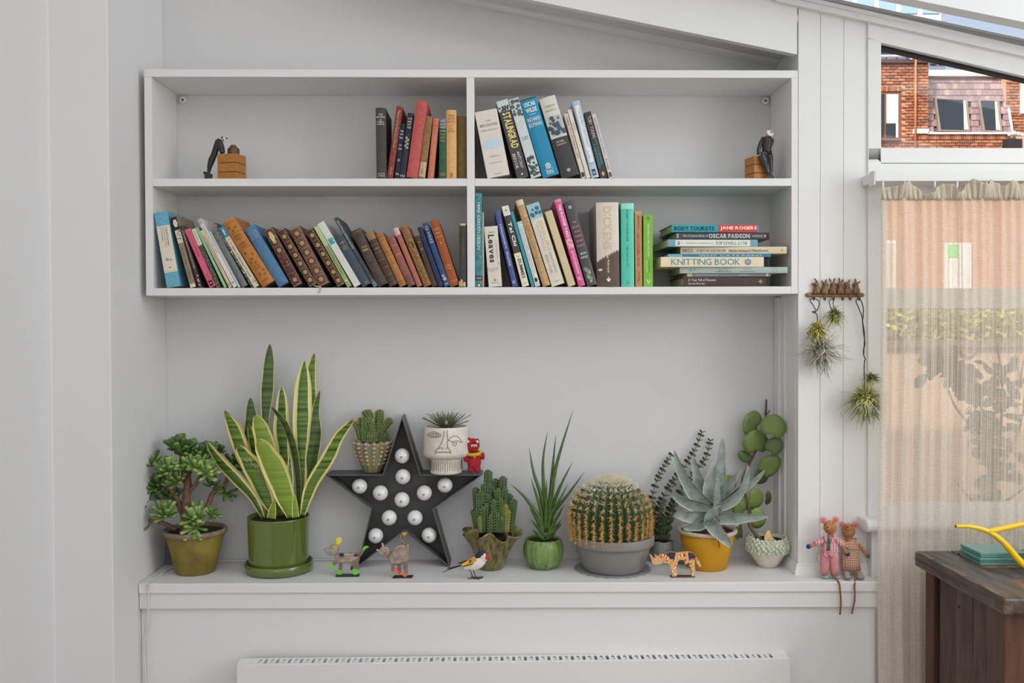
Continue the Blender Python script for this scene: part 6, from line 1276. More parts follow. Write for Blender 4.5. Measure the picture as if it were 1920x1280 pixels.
# ---- rosette succulent in a white face pot on the star's right arm
yf_ = .122
FACE = mat('chalky_white_stoneware', (226, 220, 210), .5, noise=(40, (206, 196, 182), .1, .5)); INC = mat('brown_incised_line', (84, 66, 54), .7)
o, c, H, k = pot_at('potted_rosette', 'spiky rosette succulent in a white footed pot incised with a face', 836, 798, yf_, [(28, 0), (29.5, .01), (30.2, .05), (29.5, .1), (29.5, .3), (30, .325), (38, .345), (43, .40), (43.8, .45), (42.5, .7), (40.5, .985), (39.5, 1), (38, .985), (37, .9)], FACE, zb=max(sp[1].z, sp[2].z) + .0008, seg=56, soil=(37, .93))
# incised face, laid on the curved wall
def on_pot(x, y, lift=.0004):
    u, v = ZN(x, y); p = aty(u, v, yf_); z = p.z; f = (z - (STAR_TOP + .0006)) / H
    prof = [(0, 29), (.3, 29.5), (.345, 38), (.40, 43), (.45, 43.8), (.7, 42.5), (1, 40.3)]
    r = 40
    for (a, ra), (b_, rb_) in zip(prof[:-1], prof[1:]):
        if a <= f <= b_: r = lerp(ra, rb_, (f - a) / (b_ - a))
    R = r * k + lift
    for _ in range(3):
        dx = max(-R * .97, min(R * .97, p.x - c.x)); y_ = yf_ - math.sqrt(max(0, R * R - dx * dx)); p = aty(u, v, y_)
    return p
def inc(o, lines, r, name):
    b = MB()
    for L in lines: b.tube(smoothpath([on_pot(x, y) for x, y in L], 4), r, 5)
    return b.build(name, INC, o, True)
inc(o, [[(697, 262), (715, 244), (745, 240), (772, 250), (785, 266), (760, 276), (725, 276), (697, 262)], [(712, 262), (730, 250), (755, 252), (772, 264), (750, 268), (730, 268), (712, 262)], [(735, 252), (738, 268)], [(752, 252), (754, 267)]], .0006, 'incised_eye')
inc(o, [[(832, 295), (850, 276), (880, 266), (905, 282), (922, 310)], [(832, 297), (860, 302), (890, 298), (922, 310)], [(858, 303), (860, 322), (872, 332), (884, 322), (888, 302)], [(868, 304), (872, 318), (878, 304)]], .0006, 'incised_eye')
inc(o, [[(806, 230), (800, 270), (785, 320), (752, 362), (748, 385), (750, 405)], [(825, 228), (828, 280), (828, 335), (845, 362), (848, 385), (845, 405)], [(768, 352), (785, 342), (800, 352)], [(815, 352), (825, 343)], [(752, 374), (800, 370), (846, 374)], [(750, 405), (800, 410), (845, 405)]] + [[(758 + 9 * i, 374), (758 + 9 * i, 406)] for i in range(10)], .0006, 'incised_nose')
b = MB()
for i in range(44):
    a = 2 * PI * i / 44; r = 29.9 * k; b.tube([Vector((c.x + r * math.cos(a), yf_ + r * math.sin(a), STAR_TOP + .0006 + f * H)) for f in (.06 + .02 * (i % 3), .30 - .02 * (i % 2))], .0005, 4)
q = b.build('incised_fringe', INC, o); q['kind'] = 'stuff'
HW = leaf_mat('haworthia_leaf', (98, 120, 90), (138, 152, 114), None, rough=.45, tipc=(150, 110, 70))
for ring, (nn, el, L) in enumerate(((19, .38, .068), (17, .7, .058), (13, 1.05, .044), (8, 1.35, .032))):
    for i in range(nn):
        a = 2 * PI * i / nn + ring * .4 + rs.uniform(-.1, .1); e = el + rs.uniform(-.1, .1); L_ = L * rs.uniform(.85, 1.1)
        b0 = c + Vector((.004 * math.cos(a), .004 * math.sin(a), -.006)); d = Vector((math.cos(a) * math.cos(e), math.sin(a) * math.cos(e) * .8, math.sin(e)))
        P = smoothpath([b0, b0 + d * L_ * .5 + Vector((0, 0, .002)), b0 + d * L_ + Vector((0, 0, .003))], 3); tg = Vector((-math.sin(a), math.cos(a), 0))
        MB().ribbon(P, [.003, .0034, .0035, .0032, .0024, .0014, .0003], tg, .0016, .35, 4).build('leaf', HW, o, True)
MB().ball(P3(ZN, 818, 180, yf_ - .04), (.0045, .003, .006), 8, 6).build('dried_leaf', mat('dry_leaf', (176, 130, 96), .9), o, True)

# ---- column cactus cluster in a ruffled pot
yc3 = .085
RUF = mat('streaked_green_brown_glaze', (132, 126, 66), .28, noise=(60, (66, 50, 32), .3, .5), stretch=(2.2, 2.2, .35), coat=.5, bump=(90, .4))
nfold = 7
def ruffle(p, a, j):
    t = (0, .02, .12, .3, .55, .75, .9, 1, 1, .9, .6, .3)[j]; s_ = t ** 1.6; w = math.cos(nfold * a + .9) + .4 * math.sin(3 * a + .4)
    return Vector((p.x * (1 + .26 * s_ * w), p.y * (1 + .18 * s_ * w), p.z + .010 * s_ * math.sin(nfold * a + .3) + .004 * s_ * math.sin(2 * a)))
o, c, H, k = pot_at('potted_column_cactus', 'cluster of knobbly green column cacti in a ruffled brown-green pot', 920.5, 995, yc3, [(21, 0), (23, .03), (26, .15), (31, .4), (36, .62), (41, .8), (45, .92), (48, 1), (46, 1.0), (42, .93), (38, .8), (34, .7)], RUF, seg=112, fn=ruffle, soil=(36, .84))
COLM = mat('knobbly_cactus_green', (82, 112, 56), .5, noise=(70, (58, 86, 50), .15, .5)); COLD = mat('dusky_cactus_green', (64, 84, 58), .5, noise=(70, (84, 104, 66), .1, .5)); GOLDM = mat('ochre_cactus_base', (150, 140, 66), .6, noise=(50, (96, 118, 56), .1, .5))
def castle(x, ytop, r, dy, mt, x0=None, ybot=880):
    x0 = x if x0 is None else x0; P = []; s_ = mpp(yc3) / 3.5564; N_ = max(6, int((ybot - ytop) / 18))
    for i in range(N_ + 1): t = i / N_; P.append(P3(ZC, lerp(x0, x, t), lerp(ybot, ytop, t), yc3 + dy))
    pos = []; rad = []
    for i in range(N_):
        for f, m_ in ((0, .86), (.5, 1.08)): pos.append(P[i].lerp(P[i + 1], f)); rad.append(r * s_ * m_ * (.9 if i < 1 else 1))
    pos += [P[-1], P[-1] + (P[-1] - P[-2]).normalized() * r * s_ * .5]; rad += [r * s_ * .8, r * s_ * .3]
    b, roots = ribbed(pos, rad, 5, .26, 4); st_ = b.build('stem', mt, o, True); ar = MB()
    for p, d, t, i in roots:
        if i % 2: cone(ar, p, d + t * .3, .0022, .0009)
    q = ar.build('spines', SPN, st_); q['kind'] = 'stuff'; return st_
for x, yt, r, dy, mt, x0 in ((230, 476, 26, .022, COLM, 235), (282, 530, 20, .03, COLD, 270), (330, 518, 25, .02, COLD, 315), (148, 590, 22, .02, COLD, 165), (205, 565, 22, .012, COLM, 205), (240, 572, 22, .01, COLD, 240), (182, 622, 24, -.008, COLM, 185), (268, 600, 20, .016, COLM, 265), (342, 592, 20, .008, COLM, 330), (375, 632, 20, .018, COLD, 360), (402, 668, 22, .01, COLM, 375), (300, 600, 18, -.004, COLM, 300), (128, 735, 16, .004, COLM, 160), (222, 700, 20, -.016, COLM, 222), (270, 670, 18, -.02, COLM, 268), (318, 665, 18, -.016, COLM, 315), (200, 720, 18, -.022, COLM, 200), (345, 700, 18, -.012, GOLDM, 340), (248, 775, 15, -.028, COLM, 248), (295, 760, 15, -.026, COLM, 295), (160, 735, 17, -.012, COLM, 172), (365, 740, 17, -.008, GOLDM, 352), (325, 790, 14, -.028, COLM, 322), (180, 780, 14, -.024, GOLDM, 185), (392, 720, 16, .012, COLM, 370), (232, 640, 20, -.004, COLD, 232), (285, 700, 17, -.012, COLM, 285)):
    castle(x, yt, r, dy, mt, x0)

# ---- cylindrical snake plant in a round green pot
yg2 = .088
RND = mat('crackled_leaf_green_glaze', (144, 170, 92), .4, noise=(38, (62, 94, 42), .2, .5), stretch=(2.4, 2.4, .22), coat=.3, bump=(140, .7))
o, c, H, k = pot_at('potted_spear_plant', 'spear-leaved plant fanning out of a round mottled green pot', 1018.5, 1008.5, yg2, [(20, 0), (23, .02), (30, .14), (36, .36), (38, .58), (37.2, .78), (34.5, .92), (32.5, .98), (31.5, 1), (30, .98), (29, .9)], RND, seg=44, fn=lambda p, a, j: p * 1.0 if j in (0,) else Vector((p.x * (1 + .012 * math.cos(22 * a)), p.y * (1 + .012 * math.cos(22 * a)), p.z)), soil=(29, .92))
SPR = mat('spear_leaf', (58, 88, 38), .38, noise=(1.0, (84, 114, 50), .15, .5), stretch=(10, 10, 90), spec=.4)
k3 = mpp(yg2) / 3.5564
for pts, r, dy, tip in (([(620, 880), (650, 640), (690, 420), (798, 66)], 19, 0, -.0), ([(612, 870), (605, 640), (598, 400), (630, 205)], 14, .015, .02), ([(625, 870), (640, 700), (665, 420), (684, 230)], 14, .02, .03), ([(605, 870), (590, 660), (535, 480), (505, 315)], 15, .008, .012), ([(600, 870), (570, 780), (480, 650), (382, 560)], 17, -.01, -.02), ([(600, 860), (585, 740), (550, 620), (518, 522)], 13, -.005, -.012), ([(630, 870), (650, 740), (720, 560), (797, 410)], 15, .005, 0), ([(635, 870), (665, 760), (770, 620), (875, 478)], 14, .0, -.01), ([(632, 860), (650, 760), (700, 680), (764, 558)], 13, -.012, -.02), ([(615, 860), (618, 700), (622, 530)], 13, -.015, -.02), ([(625, 860), (655, 680), (677, 535)], 11, -.008, -.01), ([(600, 880), (560, 800), (505, 712)], 14, -.015, -.03), ([(600, 890), (565, 850), (516, 795)], 13, -.02, -.035), ([(635, 885), (680, 800), (740, 698)], 14, -.015, -.03), ([(635, 895), (680, 850), (718, 798)], 13, -.02, -.035), ([(632, 905), (690, 855), (722, 820)], 12, -.025, -.04), ([(600, 915), (560, 890), (528, 862)], 12, -.02, -.035), ([(608, 930), (575, 912), (545, 890)], 11, -.03, -.042), ([(620, 925), (660, 905), (684, 880)], 11, -.03, -.042)):
    n_ = len(pts); P = smoothpath([P3(ZC, x, y, yg2 + lerp(dy * .4, tip if i == n_ - 1 else dy, i / (n_ - 1))) for i, (x, y) in enumerate(pts)], 5)
    R = [max(.0003, r * k3 * (1 - (i / (len(P) - 1)) ** 2.2)) for i in range(len(P))]
    MB().tube(P, R, 8).build('leaf', SPR, o, True)

# ---- golden barrel cactus in a grey pot on a clear scalloped mat
yb3 = .072; kb = mpp(yb3); cb = aty(1148.5, 1021, yb3)
mt_ = thing('scalloped_mat', 'translucent grey scalloped mat under the barrel cactus pot', 'mat', (cb.x, yb3, ZS))
MATM = bpy.data.materials.new('clear_vinyl'); MATM.use_nodes = True; bb_ = MATM.node_tree.nodes['Principled BSDF']; bb_.inputs['Base Color'].default_value = rgb((178, 180, 182)); bb_.inputs['Roughness'].default_value = .3; bb_.inputs['Alpha'].default_value = .55
MB().lathe([(72 * kb, 0), (72 * kb, .0012), (66 * kb, .0016), (20 * kb, .0016)], (cb.x, yb3, ZS + .0002), 120, fn=lambda p, a, j: Vector((p.x * (1 + .02 * math.cos(24 * a)), p.y * (1 + .02 * math.cos(24 * a)), p.z)), close_top=True).build('mat', MATM, mt_, True)
GPOT = mat('matt_grey_plastic', (136, 132, 128), .6, noise=(30, (128, 124, 121), 0, .5))
o, c, H, k = pot_at('potted_barrel_cactus', 'large round golden-spined barrel cactus in a plain grey pot', 1149.5, 1000, yb3, [(55, 0), (57, .02), (58.5, .04), (70, .66), (70.5, .70), (74, .72), (76.5, .74), (77, .8), (77, .97), (76, 1), (73.5, 1), (72.5, .97), (71, .85)], GPOT, zb=ZS + .002, seg=64, soil=(71, .88))
rb_x = 71 * kb; ztop = aty(1144, 891, yb3 + .01).z; zbot = c.z - .016; ccx = aty(1144.5, 960, yb3).x; RIBS = 30
prof = []
zmid = aty(1144, 964, yb3).z
for i in range(15): 
    a = -PI / 2 * .75 + (PI / 2 * 1.75 - .12) * i / 14; prof.append((rb_x * math.cos(a) if a > 0 else rb_x * (1 - .10 * (a / (PI / 2)) ** 2), zmid + (ztop - zmid - .006) * math.sin(a) if a > 0 else zmid + (zmid - zbot) * a / (PI / 2 * .75)))
path = [Vector((ccx, yb3, z)) for r, z in prof]; rad = [r for r, z in prof]
b, roots = ribbed(path, rad, RIBS, .07, 6)
body = b.build('body', mat('barrel_cactus_green', (56, 84, 40), .5, noise=(40, (40, 62, 32), .1, .5)), o, True)
SG = mat('golden_spines', (222, 178, 108), .6); SW = mat('pale_wool_spines', (244, 234, 210), .8)
sg = MB(); sw = MB(); cen = Vector((ccx, yb3, zmid))
for p, d, t, i in roots:
    if i < 1 or p.y > yb3 + rb_x * .45: continue
    n_ = (p - cen).normalized(); nn = 10
    al = (i - 6) / 8.0
    for rep in range(2 if i < 13 else 1):
        pp_ = p + (Vector((0, 0, -.0055)) if rep else Vector())
        for q in range(nn):
            dd = n_ * rs.uniform(.25, .9) + Vector((rs.uniform(-1, 1), rs.uniform(-1, 1), rs.uniform(-1, 1))) * .75
            cone(sw if al > .55 or (al > .2 and rs.random() < al * .8) else sg, pp_, dd, rs.uniform(.008, .0145), .0008)
for _ in range(2600):
    a = rs.uniform(0, 2 * PI); q = abs(rs.gauss(0, .42)); r = rb_x * min(.9, q); p = Vector((ccx + r * math.cos(a), yb3 + r * math.sin(a), zmid + (ztop - zmid - .004) * math.sqrt(max(0, 1 - (r / rb_x) ** 2))))
    cone(sw, p, (p - cen).normalized() + Vector((rs.uniform(-.7, .7), rs.uniform(-.7, .7), .2)), rs.uniform(.006, .014), .0006)
q = sg.build('spines', SG, o); q['kind'] = 'stuff'; q = sw.build('wool', SW, o); q['kind'] = 'stuff'

# ---- string succulent in a small footed grey pot
yt = .135
SPK = mat('speckled_grey_stoneware', (150, 154, 148), .4, noise=(160, (118, 122, 118), .4, .56), coat=.3)
o, c, H, k = pot_at('potted_string_succulent', 'trailing succulent with stacked tiny leaves in a small grey footed pot', 1242, 1012, yt, [(16, .05), (18.5, .07), (20.5, .3), (21, .6), (20.8, .95), (20, 1), (18.6, .97), (18, .8)], SPK, seg=36, fn=lambda p, a, j: Vector((p.x, p.y, p.z + (.0012 * math.cos(6 * a) if j in (4, 5) else 0))), soil=(18.4, .93))
for i in range(3):
    a = -PI / 2 + 2 * PI * i / 3; MB().lathe([(.0045, .0), (.005, .002), (.0062, .008)], (c.x + 13 * k * math.cos(a), yt + 13 * k * math.sin(a), ZS + .0004), 12).build('foot', SPK, o, True)
STM = mat('reddish_stem', (128, 92, 74), .7); CRS = mat('stacked_leaf_green', (92, 116, 76), .5, noise=(90, (72, 94, 62), .1, .5))
def stringy(pts, y0, y1, L, step, wide):
    S = smoothpath([P3(ZD, x, y, lerp(y0, y1, i / (len(pts) - 1))) for i, (x, y) in enumerate(pts)], 8)
    st_ = MB().tube(S, .0011, 6).build('stem', STM, o, True); lv = MB(); acc = 0; j = 0
    for i in range(1, len(S)):
        acc += (S[i] - S[i - 1]).length
        if acc >= step:
            acc = 0; j += 1; t = (S[i] - S[i - 1]).normalized(); f = i / len(S); s_ = 2.0 * L * (1 - .35 * f)
            sx = t.cross(Vector((0, 1, 0))).normalized() if j % 2 else Vector((.5, -1, 0)).normalized()
            for g in (-1, 1):
                d = (sx * g + t * .35).normalized(); P = smoothpath([S[i], S[i] + d * s_ * .55, S[i] + d * s_ * .95 - t * s_ * .2], 2)
                lv.ribbon(P, [s_ * .22, s_ * .42, s_ * .46, s_ * .34, s_ * .08], (t.cross(d) * .7 + t * .6), .0016, .3, 2)
    q = lv.build('leaves', CRS, st_, True); q['kind'] = 'stuff'
for pts, y0, y1, L in (([(165, 965), (110, 830), (110, 720), (150, 570), (245, 400)], yt - .01, .165, .0085), ([(170, 960), (160, 780), (210, 650), (330, 480), (400, 370), (450, 245)], yt, .165, .0085), ([(185, 960), (230, 780), (290, 670), (390, 530), (470, 430), (505, 300)], yt + .005, .168, .0085), ([(165, 965), (155, 870), (160, 760), (185, 700)], yt - .012, yt - .02, .0105), ([(190, 965), (215, 870), (245, 760), (265, 720)], yt - .008, yt - .015, .0105), ([(155, 960), (115, 860), (100, 760), (110, 700)], yt - .006, yt, .0105), ([(175, 965), (180, 900), (190, 830), (215, 800)], yt - .014, yt - .022, .010)):
    stringy(pts, y0, y1, L, .0088, 1)
for pts in ([(150, 960), (120, 900), (100, 850)], [(165, 965), (140, 890), (128, 840)], [(185, 970), (180, 930), (172, 880)]): stem(o, ZD, pts, 4, 2.5, yt - .012, STM, 'twig', 6)

# ---- blue-green aloe in a yellow pot
ya = .078
YPOT = mat('mustard_yellow_paint', (206, 150, 16), .55, noise=(14, (192, 134, 12), .1, .5), bump=(60, .1)); YRIM = mat('pale_terracotta_rim', (206, 186, 166), .8, noise=(120, (184, 160, 140), .2, .5))
o, c, H, k = pot_at('potted_aloe', 'spiky blue-green aloe in a mustard yellow pot with a pale rim', 1325.5, 990, ya, [(35, 0), (37, .02), (45, .5), (51.5, .9), (51, .905)], YPOT, seg=48, soil=(48, .94))
MB().lathe([(r * k, f * H) for r, f in ((51.5, .9), (55, .91), (56.3, .94), (56.3, .985), (55, 1), (50, 1), (48.5, .98), (48, .92))], (c.x, ya, ZS + .0004), 48, close_bottom=False).build('pot_rim', YRIM, o, True)
ALO = leaf_mat('aloe_leaf', (118, 132, 124), (150, 162, 154), (190, 194, 178), .05, 0, .5, nscale=40); ALT = mat('aloe_teeth', (196, 190, 160), .6); ALS = mat('aloe_spots', (62, 66, 56), .7)
for pts, hw, d0, d1, cl, tn in (
 ([(545, 750), (560, 600), (575, 420), (588, 288)], [40, 50, 30, 2], .02, .03, .5, .1),
 ([(505, 750), (500, 620), (525, 480), (545, 300 + 140)], [36, 42, 20, 4], -.005, .01, .5, -.5),
 ([(545, 760), (548, 640), (556, 520)], [26, 20, 2], -.012, -.01, .5, .2),
 ([(500, 745), (400, 660), (310, 520), (264, 372)], [40, 46, 28, 2], -.005, -.02, .5, -.3),
 ([(500, 720), (440, 610), (405, 500), (388, 402)], [40, 44, 24, 2], .025, .03, .5, -.2),
 ([(570, 720), (610, 630), (660, 560), (714, 492)], [40, 42, 24, 2], .025, .03, .5, .3),
 ([(560, 750), (650, 700), (725, 610), (757, 470)], [36, 46, 30, 2], -.005, -.02, .5, .5),
 ([(600, 720), (700, 640), (790, 580), (868, 502)], [30, 34, 22, 2], .005, -.012, .5, .3),
 ([(500, 770), (420, 745), (330, 710), (243, 662)], [40, 46, 34, 2], -.01, -.04, .5, -.3),
 ([(500, 815), (420, 815), (340, 805), (262, 795)], [40, 48, 38, 2], -.025, -.06, .5, -.2),
 ([(560, 820), (660, 822), (780, 818), (893, 808)], [40, 40, 26, 2], -.02, -.04, .5, .2),
 ([(500, 850), (535, 890), (590, 950), (645, 1015)], [36, 44, 32, 2], -.05, -.09, .5, .2),
 ([(480, 850), (430, 865), (370, 880), (322, 888)], [30, 38, 26, 2], -.035, -.045, .5, -.2),
 ([(560, 800), (640, 850), (700, 855)], [30, 30, 8], .02, .02, .5, .2),
 ([(505, 840), (510, 800), (545, 745)], [56, 46, 3], -.04, -.055, .6, .2)):
    lf = blade(o, ZD, pts, hw, ya, d0, d1, ALO, th=.0045, curl=-.28, turn=tn, sub=5, n=6, belly=-.022 if pts[-1][1] > 1000 else 0)
    te = MB(); spt = MB(); n_ = len(lf.data.vertices) // 2; rows = n_ // 7
    for i in range(1, rows - 1):
        for kx in (0, 6):
            p = lf.data.vertices[i * 7 + kx].co; q_ = lf.data.vertices[i * 7 + 3].co; nx_ = lf.data.vertices[min(i + 1, rows - 1) * 7 + kx].co
            cone(te, p + Vector(ORG[o.name]), (p - q_).normalized() + (nx_ - p).normalized() * .6, (.0034), .0009)
        for _ in range(4):
            a_ = n_ + i * 7 + rs.randint(1, 5); p = lf.data.vertices[a_].co + (lf.data.vertices[min(a_ + 7, 2 * n_ - 1)].co - lf.data.vertices[a_].co) * rs.random()
            spt.ball(p + Vector(ORG[o.name]), (.0009, .0009, .0009), 5, 4)
    q = te.build('teeth', ALT, lf); q['kind'] = 'stuff'; q = spt.build('spots', ALS, lf); q['kind'] = 'stuff'
b = MB(); b.tube(smoothpath([on for on in [P3(ZD, 552, 945, ya - .068), P3(ZD, 560, 975, ya - .069), P3(ZD, 568, 1020, ya - .064)]], 3), .0007, 5); b.tube([P3(ZD, 558, 965, ya - .069), P3(ZD, 562, 1000, ya - .067)], .0006, 5); b.build('dry_roots', mat('rust_root', (150, 70, 30), .9), o, True)

# ---- heart-leaved climber in a knobbly white pot
yh_ = .082
BOB = mat('speckled_cream_stoneware', (214, 206, 194), .55, noise=(260, (150, 130, 112), .75, .68)); BOBG = mat('pale_green_knob_glaze', (204, 208, 188), .4, noise=(60, (170, 184, 156), .2, .5), coat=.3)
o, c, H, k = pot_at('potted_heart_vine', 'heart-leaved climbing plant in a white knobbly pot at the right end', 1439, 1006, yh_, [(16, 0), (17.5, .02), (24, .2), (33, .45), (38.5, .58), (39.5, .7), (38, .86), (35, .98), (33.5, 1), (32, .97), (31, .85)], BOB, seg=48, fn=lambda p, a, j: Vector((p.x * (1 + .02 * math.cos(30 * a) * (1 if 1 < j < 5 else .3)), p.y * (1 + .02 * math.cos(30 * a) * (1 if 1 < j < 5 else .3)), p.z)), soil=(31, .9))
b = MB()
for ri, (f, r) in enumerate(((.97, 34.5), (.9, 37.3), (.82, 38.8), (.74, 39.6), (.66, 39.4), (.58, 38.3))):
    for i in range(26):
        a = 2 * PI * (i + .5 * (ri % 2)) / 26 + rs.uniform(-.04, .04); s_ = k * rs.uniform(3, 4.2)
        b.ball(c + Vector((r * k * math.cos(a), r * k * math.sin(a), (f - 1) * H + rs.uniform(-1, 1) * k)), (s_, s_, s_ * 1.15), 7, 5)
q = b.build('knobs', BOBG, o, True); q['kind'] = 'stuff'
for x, dy, a_ in ((900, -.03, 0), ):
    pl = plate(ZD, [(862, 975), (868, 940), (885, 905), (900, 900), (906, 925), (915, 945), (928, 955), (938, 978)], yh_ - .028, .002); pl.build('wooden_marker', mat('plain_pale_wood', (236, 190, 120), .7), o)
VST = mat('woody_vine', (124, 104, 74), .8, noise=(120, (92, 84, 60), .1, .5)); VGR = mat('dark_vine', (84, 84, 66), .7)
stem(o, ZD, [(840, 965, -.01), (800, 920, .0), (768, 870, .01), (765, 800, .02), (760, 740, .03), (730, 640, .05), (720, 560, .06), (760, 470, .07), (800, 390, .075), (840, 300, .078), (870, 180, .08), (878, 60, .08), (877, 30, .08)], 14, 5, yh_, VST)
stem(o, ZD, [(872, 135, .078), (877, 80, .079), (877, 30, .08)], 8, 6, yh_, VGR)
stem(o, ZD, [(875, 130, .075), (893, 118, .07), (898, 100, .07)], 5, 4, yh_, VGR)
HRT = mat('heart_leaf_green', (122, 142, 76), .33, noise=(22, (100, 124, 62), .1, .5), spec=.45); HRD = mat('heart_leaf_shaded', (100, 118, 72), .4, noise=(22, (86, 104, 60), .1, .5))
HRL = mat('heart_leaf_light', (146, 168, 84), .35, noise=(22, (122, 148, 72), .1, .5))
def heart(cx, cy, w, h, ang, dy, mt, tx=0, ty=0):
    """heart leaf: stalk end at angle ang (degrees, 0 = top), centre (cx, cy), half size w x h in zoom pixels"""
    s_ = 1.17 * mpp(yh_ + dy) / 3.5548; ctr = P3(ZD, cx, cy, yh_ + dy); N_ = 22; out = []
    for i in range(N_):
        t = 2 * PI * i / N_; x = math.sin(t) ; z = math.cos(t)
        notch = .42 * math.exp(-((abs(t - PI)) / .36) ** 2); x *= (1.0 - .10 * max(0, z)); out.append((x * w * s_, (z * (1 - notch * 1.0)) * h * s_))
    V = []; R = Matrix.Rotation(math.radians(-ang), 3, 'Y'); R2 = Matrix.Rotation(tx, 3, 'X') @ Matrix.Rotation(ty, 3, 'Z')
    for lay, off in ((0, -.0016), (1, .0016)):
        for f in (1.0, .6):
            for x, z in out: V.append(R2 @ (R @ Vector((x * f, off * (1.0 if f < 1 else .45) + .12 * (x * f) ** 2 / (w * s_), z * f)))  + ctr)
        V.append(R2 @ Vector((0, off * 1.2, 0)) + ctr)
    F = []; B = 2 * N_ + 1
    for lay in (0, 1):
        a = lay * B
        for i in range(N_):
            j = (i + 1) % N_; q = (a + i, a + j, a + N_ + j, a + N_ + i); r_ = (a + N_ + i, a + N_ + j, a + 2 * N_)
            F += [q[::-1], r_[::-1]] if not lay else [q, r_]
    for i in range(N_): j = (i + 1) % N_; F.append((i, j, B + j, B + i))
    return MB().add(V, F).build('leaf', mt, o, True)
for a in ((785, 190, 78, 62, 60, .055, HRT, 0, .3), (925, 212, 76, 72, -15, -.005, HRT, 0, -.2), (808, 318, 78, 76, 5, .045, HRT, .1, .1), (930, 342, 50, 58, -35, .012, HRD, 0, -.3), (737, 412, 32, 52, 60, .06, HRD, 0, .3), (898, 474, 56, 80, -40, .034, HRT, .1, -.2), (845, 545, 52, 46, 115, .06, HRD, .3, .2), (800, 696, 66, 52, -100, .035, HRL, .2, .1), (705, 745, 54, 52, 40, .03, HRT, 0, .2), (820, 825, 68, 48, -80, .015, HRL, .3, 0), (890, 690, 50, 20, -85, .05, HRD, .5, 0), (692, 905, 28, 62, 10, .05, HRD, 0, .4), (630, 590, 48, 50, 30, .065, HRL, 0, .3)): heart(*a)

# ---- grey plate leaning in the corner behind the mossy pot
a = aty(308.5, 1050, .155); b2 = aty(400, 1050, .155); zt = aty(310, 990, .17).z
pm = MB(); pm.prism([Vector((a.x, .150, ZS + .0004)), Vector((b2.x, .150, ZS + .0004)), Vector((b2.x, .172, zt)), Vector((a.x, .172, zt))], (0, .004, .0002)); q = pm.build('slate_plaque', mat('dark_glass_panel', (104, 106, 112), .15, coat=.4), None, org=(a.x, .15, ZS)); edge_bevel(q, .002, 2)
tag(q, 'small grey panel leaning in the corner behind the mossy ochre pot', 'plaque')

# ================================================================ air plants hanging from the rabbit rail
ra = random.Random(21)
TW = mat('dark_green_wire', (58, 62, 60), .5, metal=.3)
def airplant(name, label, cx, cy, Y, Ls, nleaf, cols, elmin=-1.2, droop=.35, w=.0016, wild=.15, squash=.6):
    c = P3(ZR, cx, cy, Y); o = thing(name, label, 'air plant', c, 'air plants hanging from the rabbit rail')
    mats = [leaf_mat(name + '_leaf_%d_%d' % (cx, i), a, b, None, rough=.6, tipc=t, nscale=20) for i, (a, b, t) in enumerate(cols)]
    MBS = [MB() for _ in cols]; s_ = mpp(Y) / 3.88
    for i in range(nleaf):
        z = 1 - 2 * (i + .5) / nleaf; ph = i * 2.399; r = math.sqrt(1 - z * z); d = Vector((r * math.cos(ph), r * math.sin(ph) * squash - .3, z * .95)).normalized()
        if d.y > .2: d.y = .2; d.normalize()
        if d.z < elmin: continue
        L = Ls * s_ * ra.uniform(.6, 1.08); bend = Vector((ra.uniform(-wild, wild), ra.uniform(-wild, .05), -droop + ra.uniform(-wild, wild))) * 1.5
        hook = Vector((ra.uniform(-1, 1), -.2, ra.uniform(-1, .6))) * wild * 1.2
        P = [c + d * L * (t - .18 * t * t) + bend * L * t * t * .6 + hook * L * t ** 4 * .6 for t in (0, .2, .4, .6, .8, 1)]
        for p in P: p.y = max(min(p.y, -.0015), -.072)
        P = smoothpath(P, 2); W = [w * (1 - (q / (len(P) - 1)) ** 1.6) + .00025 for q in range(len(P))]
        k_ = ra.randrange(len(cols)) if ra.random() < .4 else min(len(cols) - 1, int((1 - d.z) / 2 * len(cols)))
        MBS[k_].ribbon(P, W, d.cross(Vector((0, 0, 1))) if abs(d.z) < .9 else Vector((1, 0, 0)), .0007, .4, 2)
    for m_, mm in zip(MBS, mats):
        if m_.v: q = m_.build('leaves', mm, o, True); q['kind'] = 'stuff'
    return o
def wire(o, pts, Y, r=.0013):
    MB().tube(smoothpath([P3(ZR, x, y, yy) for x, y, yy in pts], 4), r, 6).build('wire', TW, o, True)
YG_ = ((186, 182, 82), (208, 200, 112), (222, 194, 150)); YG2 = ((158, 162, 84), (186, 184, 108), (196, 176, 136)); GR_ = ((176, 166, 148), (198, 190, 172), (180, 166, 148)); GR2 = ((146, 146, 124), (168, 164, 142), (158, 144, 130)); DG_ = ((122, 138, 88), (148, 160, 106), (150, 146, 112)); SG_ = ((150, 160, 128), (174, 180, 150), (170, 168, 146))
o = airplant('air_plant', 'yellow-green air plant under the left end of the rabbit rail, hanging above a grey one', 196, 455, -.034, 108, 170, [YG_, YG2], -1, .3, .0028, .3, .9)
wire(o, [(205, 420, -.03), (200, 345, -.02), (165, 328, -.02), (200, 318, -.02), (218, 268, -.018), (205, 240, -.018), (170, 232, -.0175), (150, 242, -.018), (170, 275, -.018), (192, 318, -.02), (185, 340, -.022)], -.02)
for x, y, r in ((145, 480, 17), (160, 470, 11)):
    pts = [P3(ZR, x + r * math.cos(t) * (1 - t / 14), y + r * math.sin(t) * (1 - t / 14), -.045 - .001 * t) for t in [k_ * .4 for k_ in range(24)]]; MB().tube(pts, .001, 6).build('curled_leaf', mat('rust_leaf', (140, 96, 60), .8), o, True)
airplant('air_plant', 'wiry grey air plant, largest at the left, hanging below the yellow-green one', 220, 605, -.034, 160, 280, [GR_, GR_, GR2], -1, .2, .0019, .5, .8)
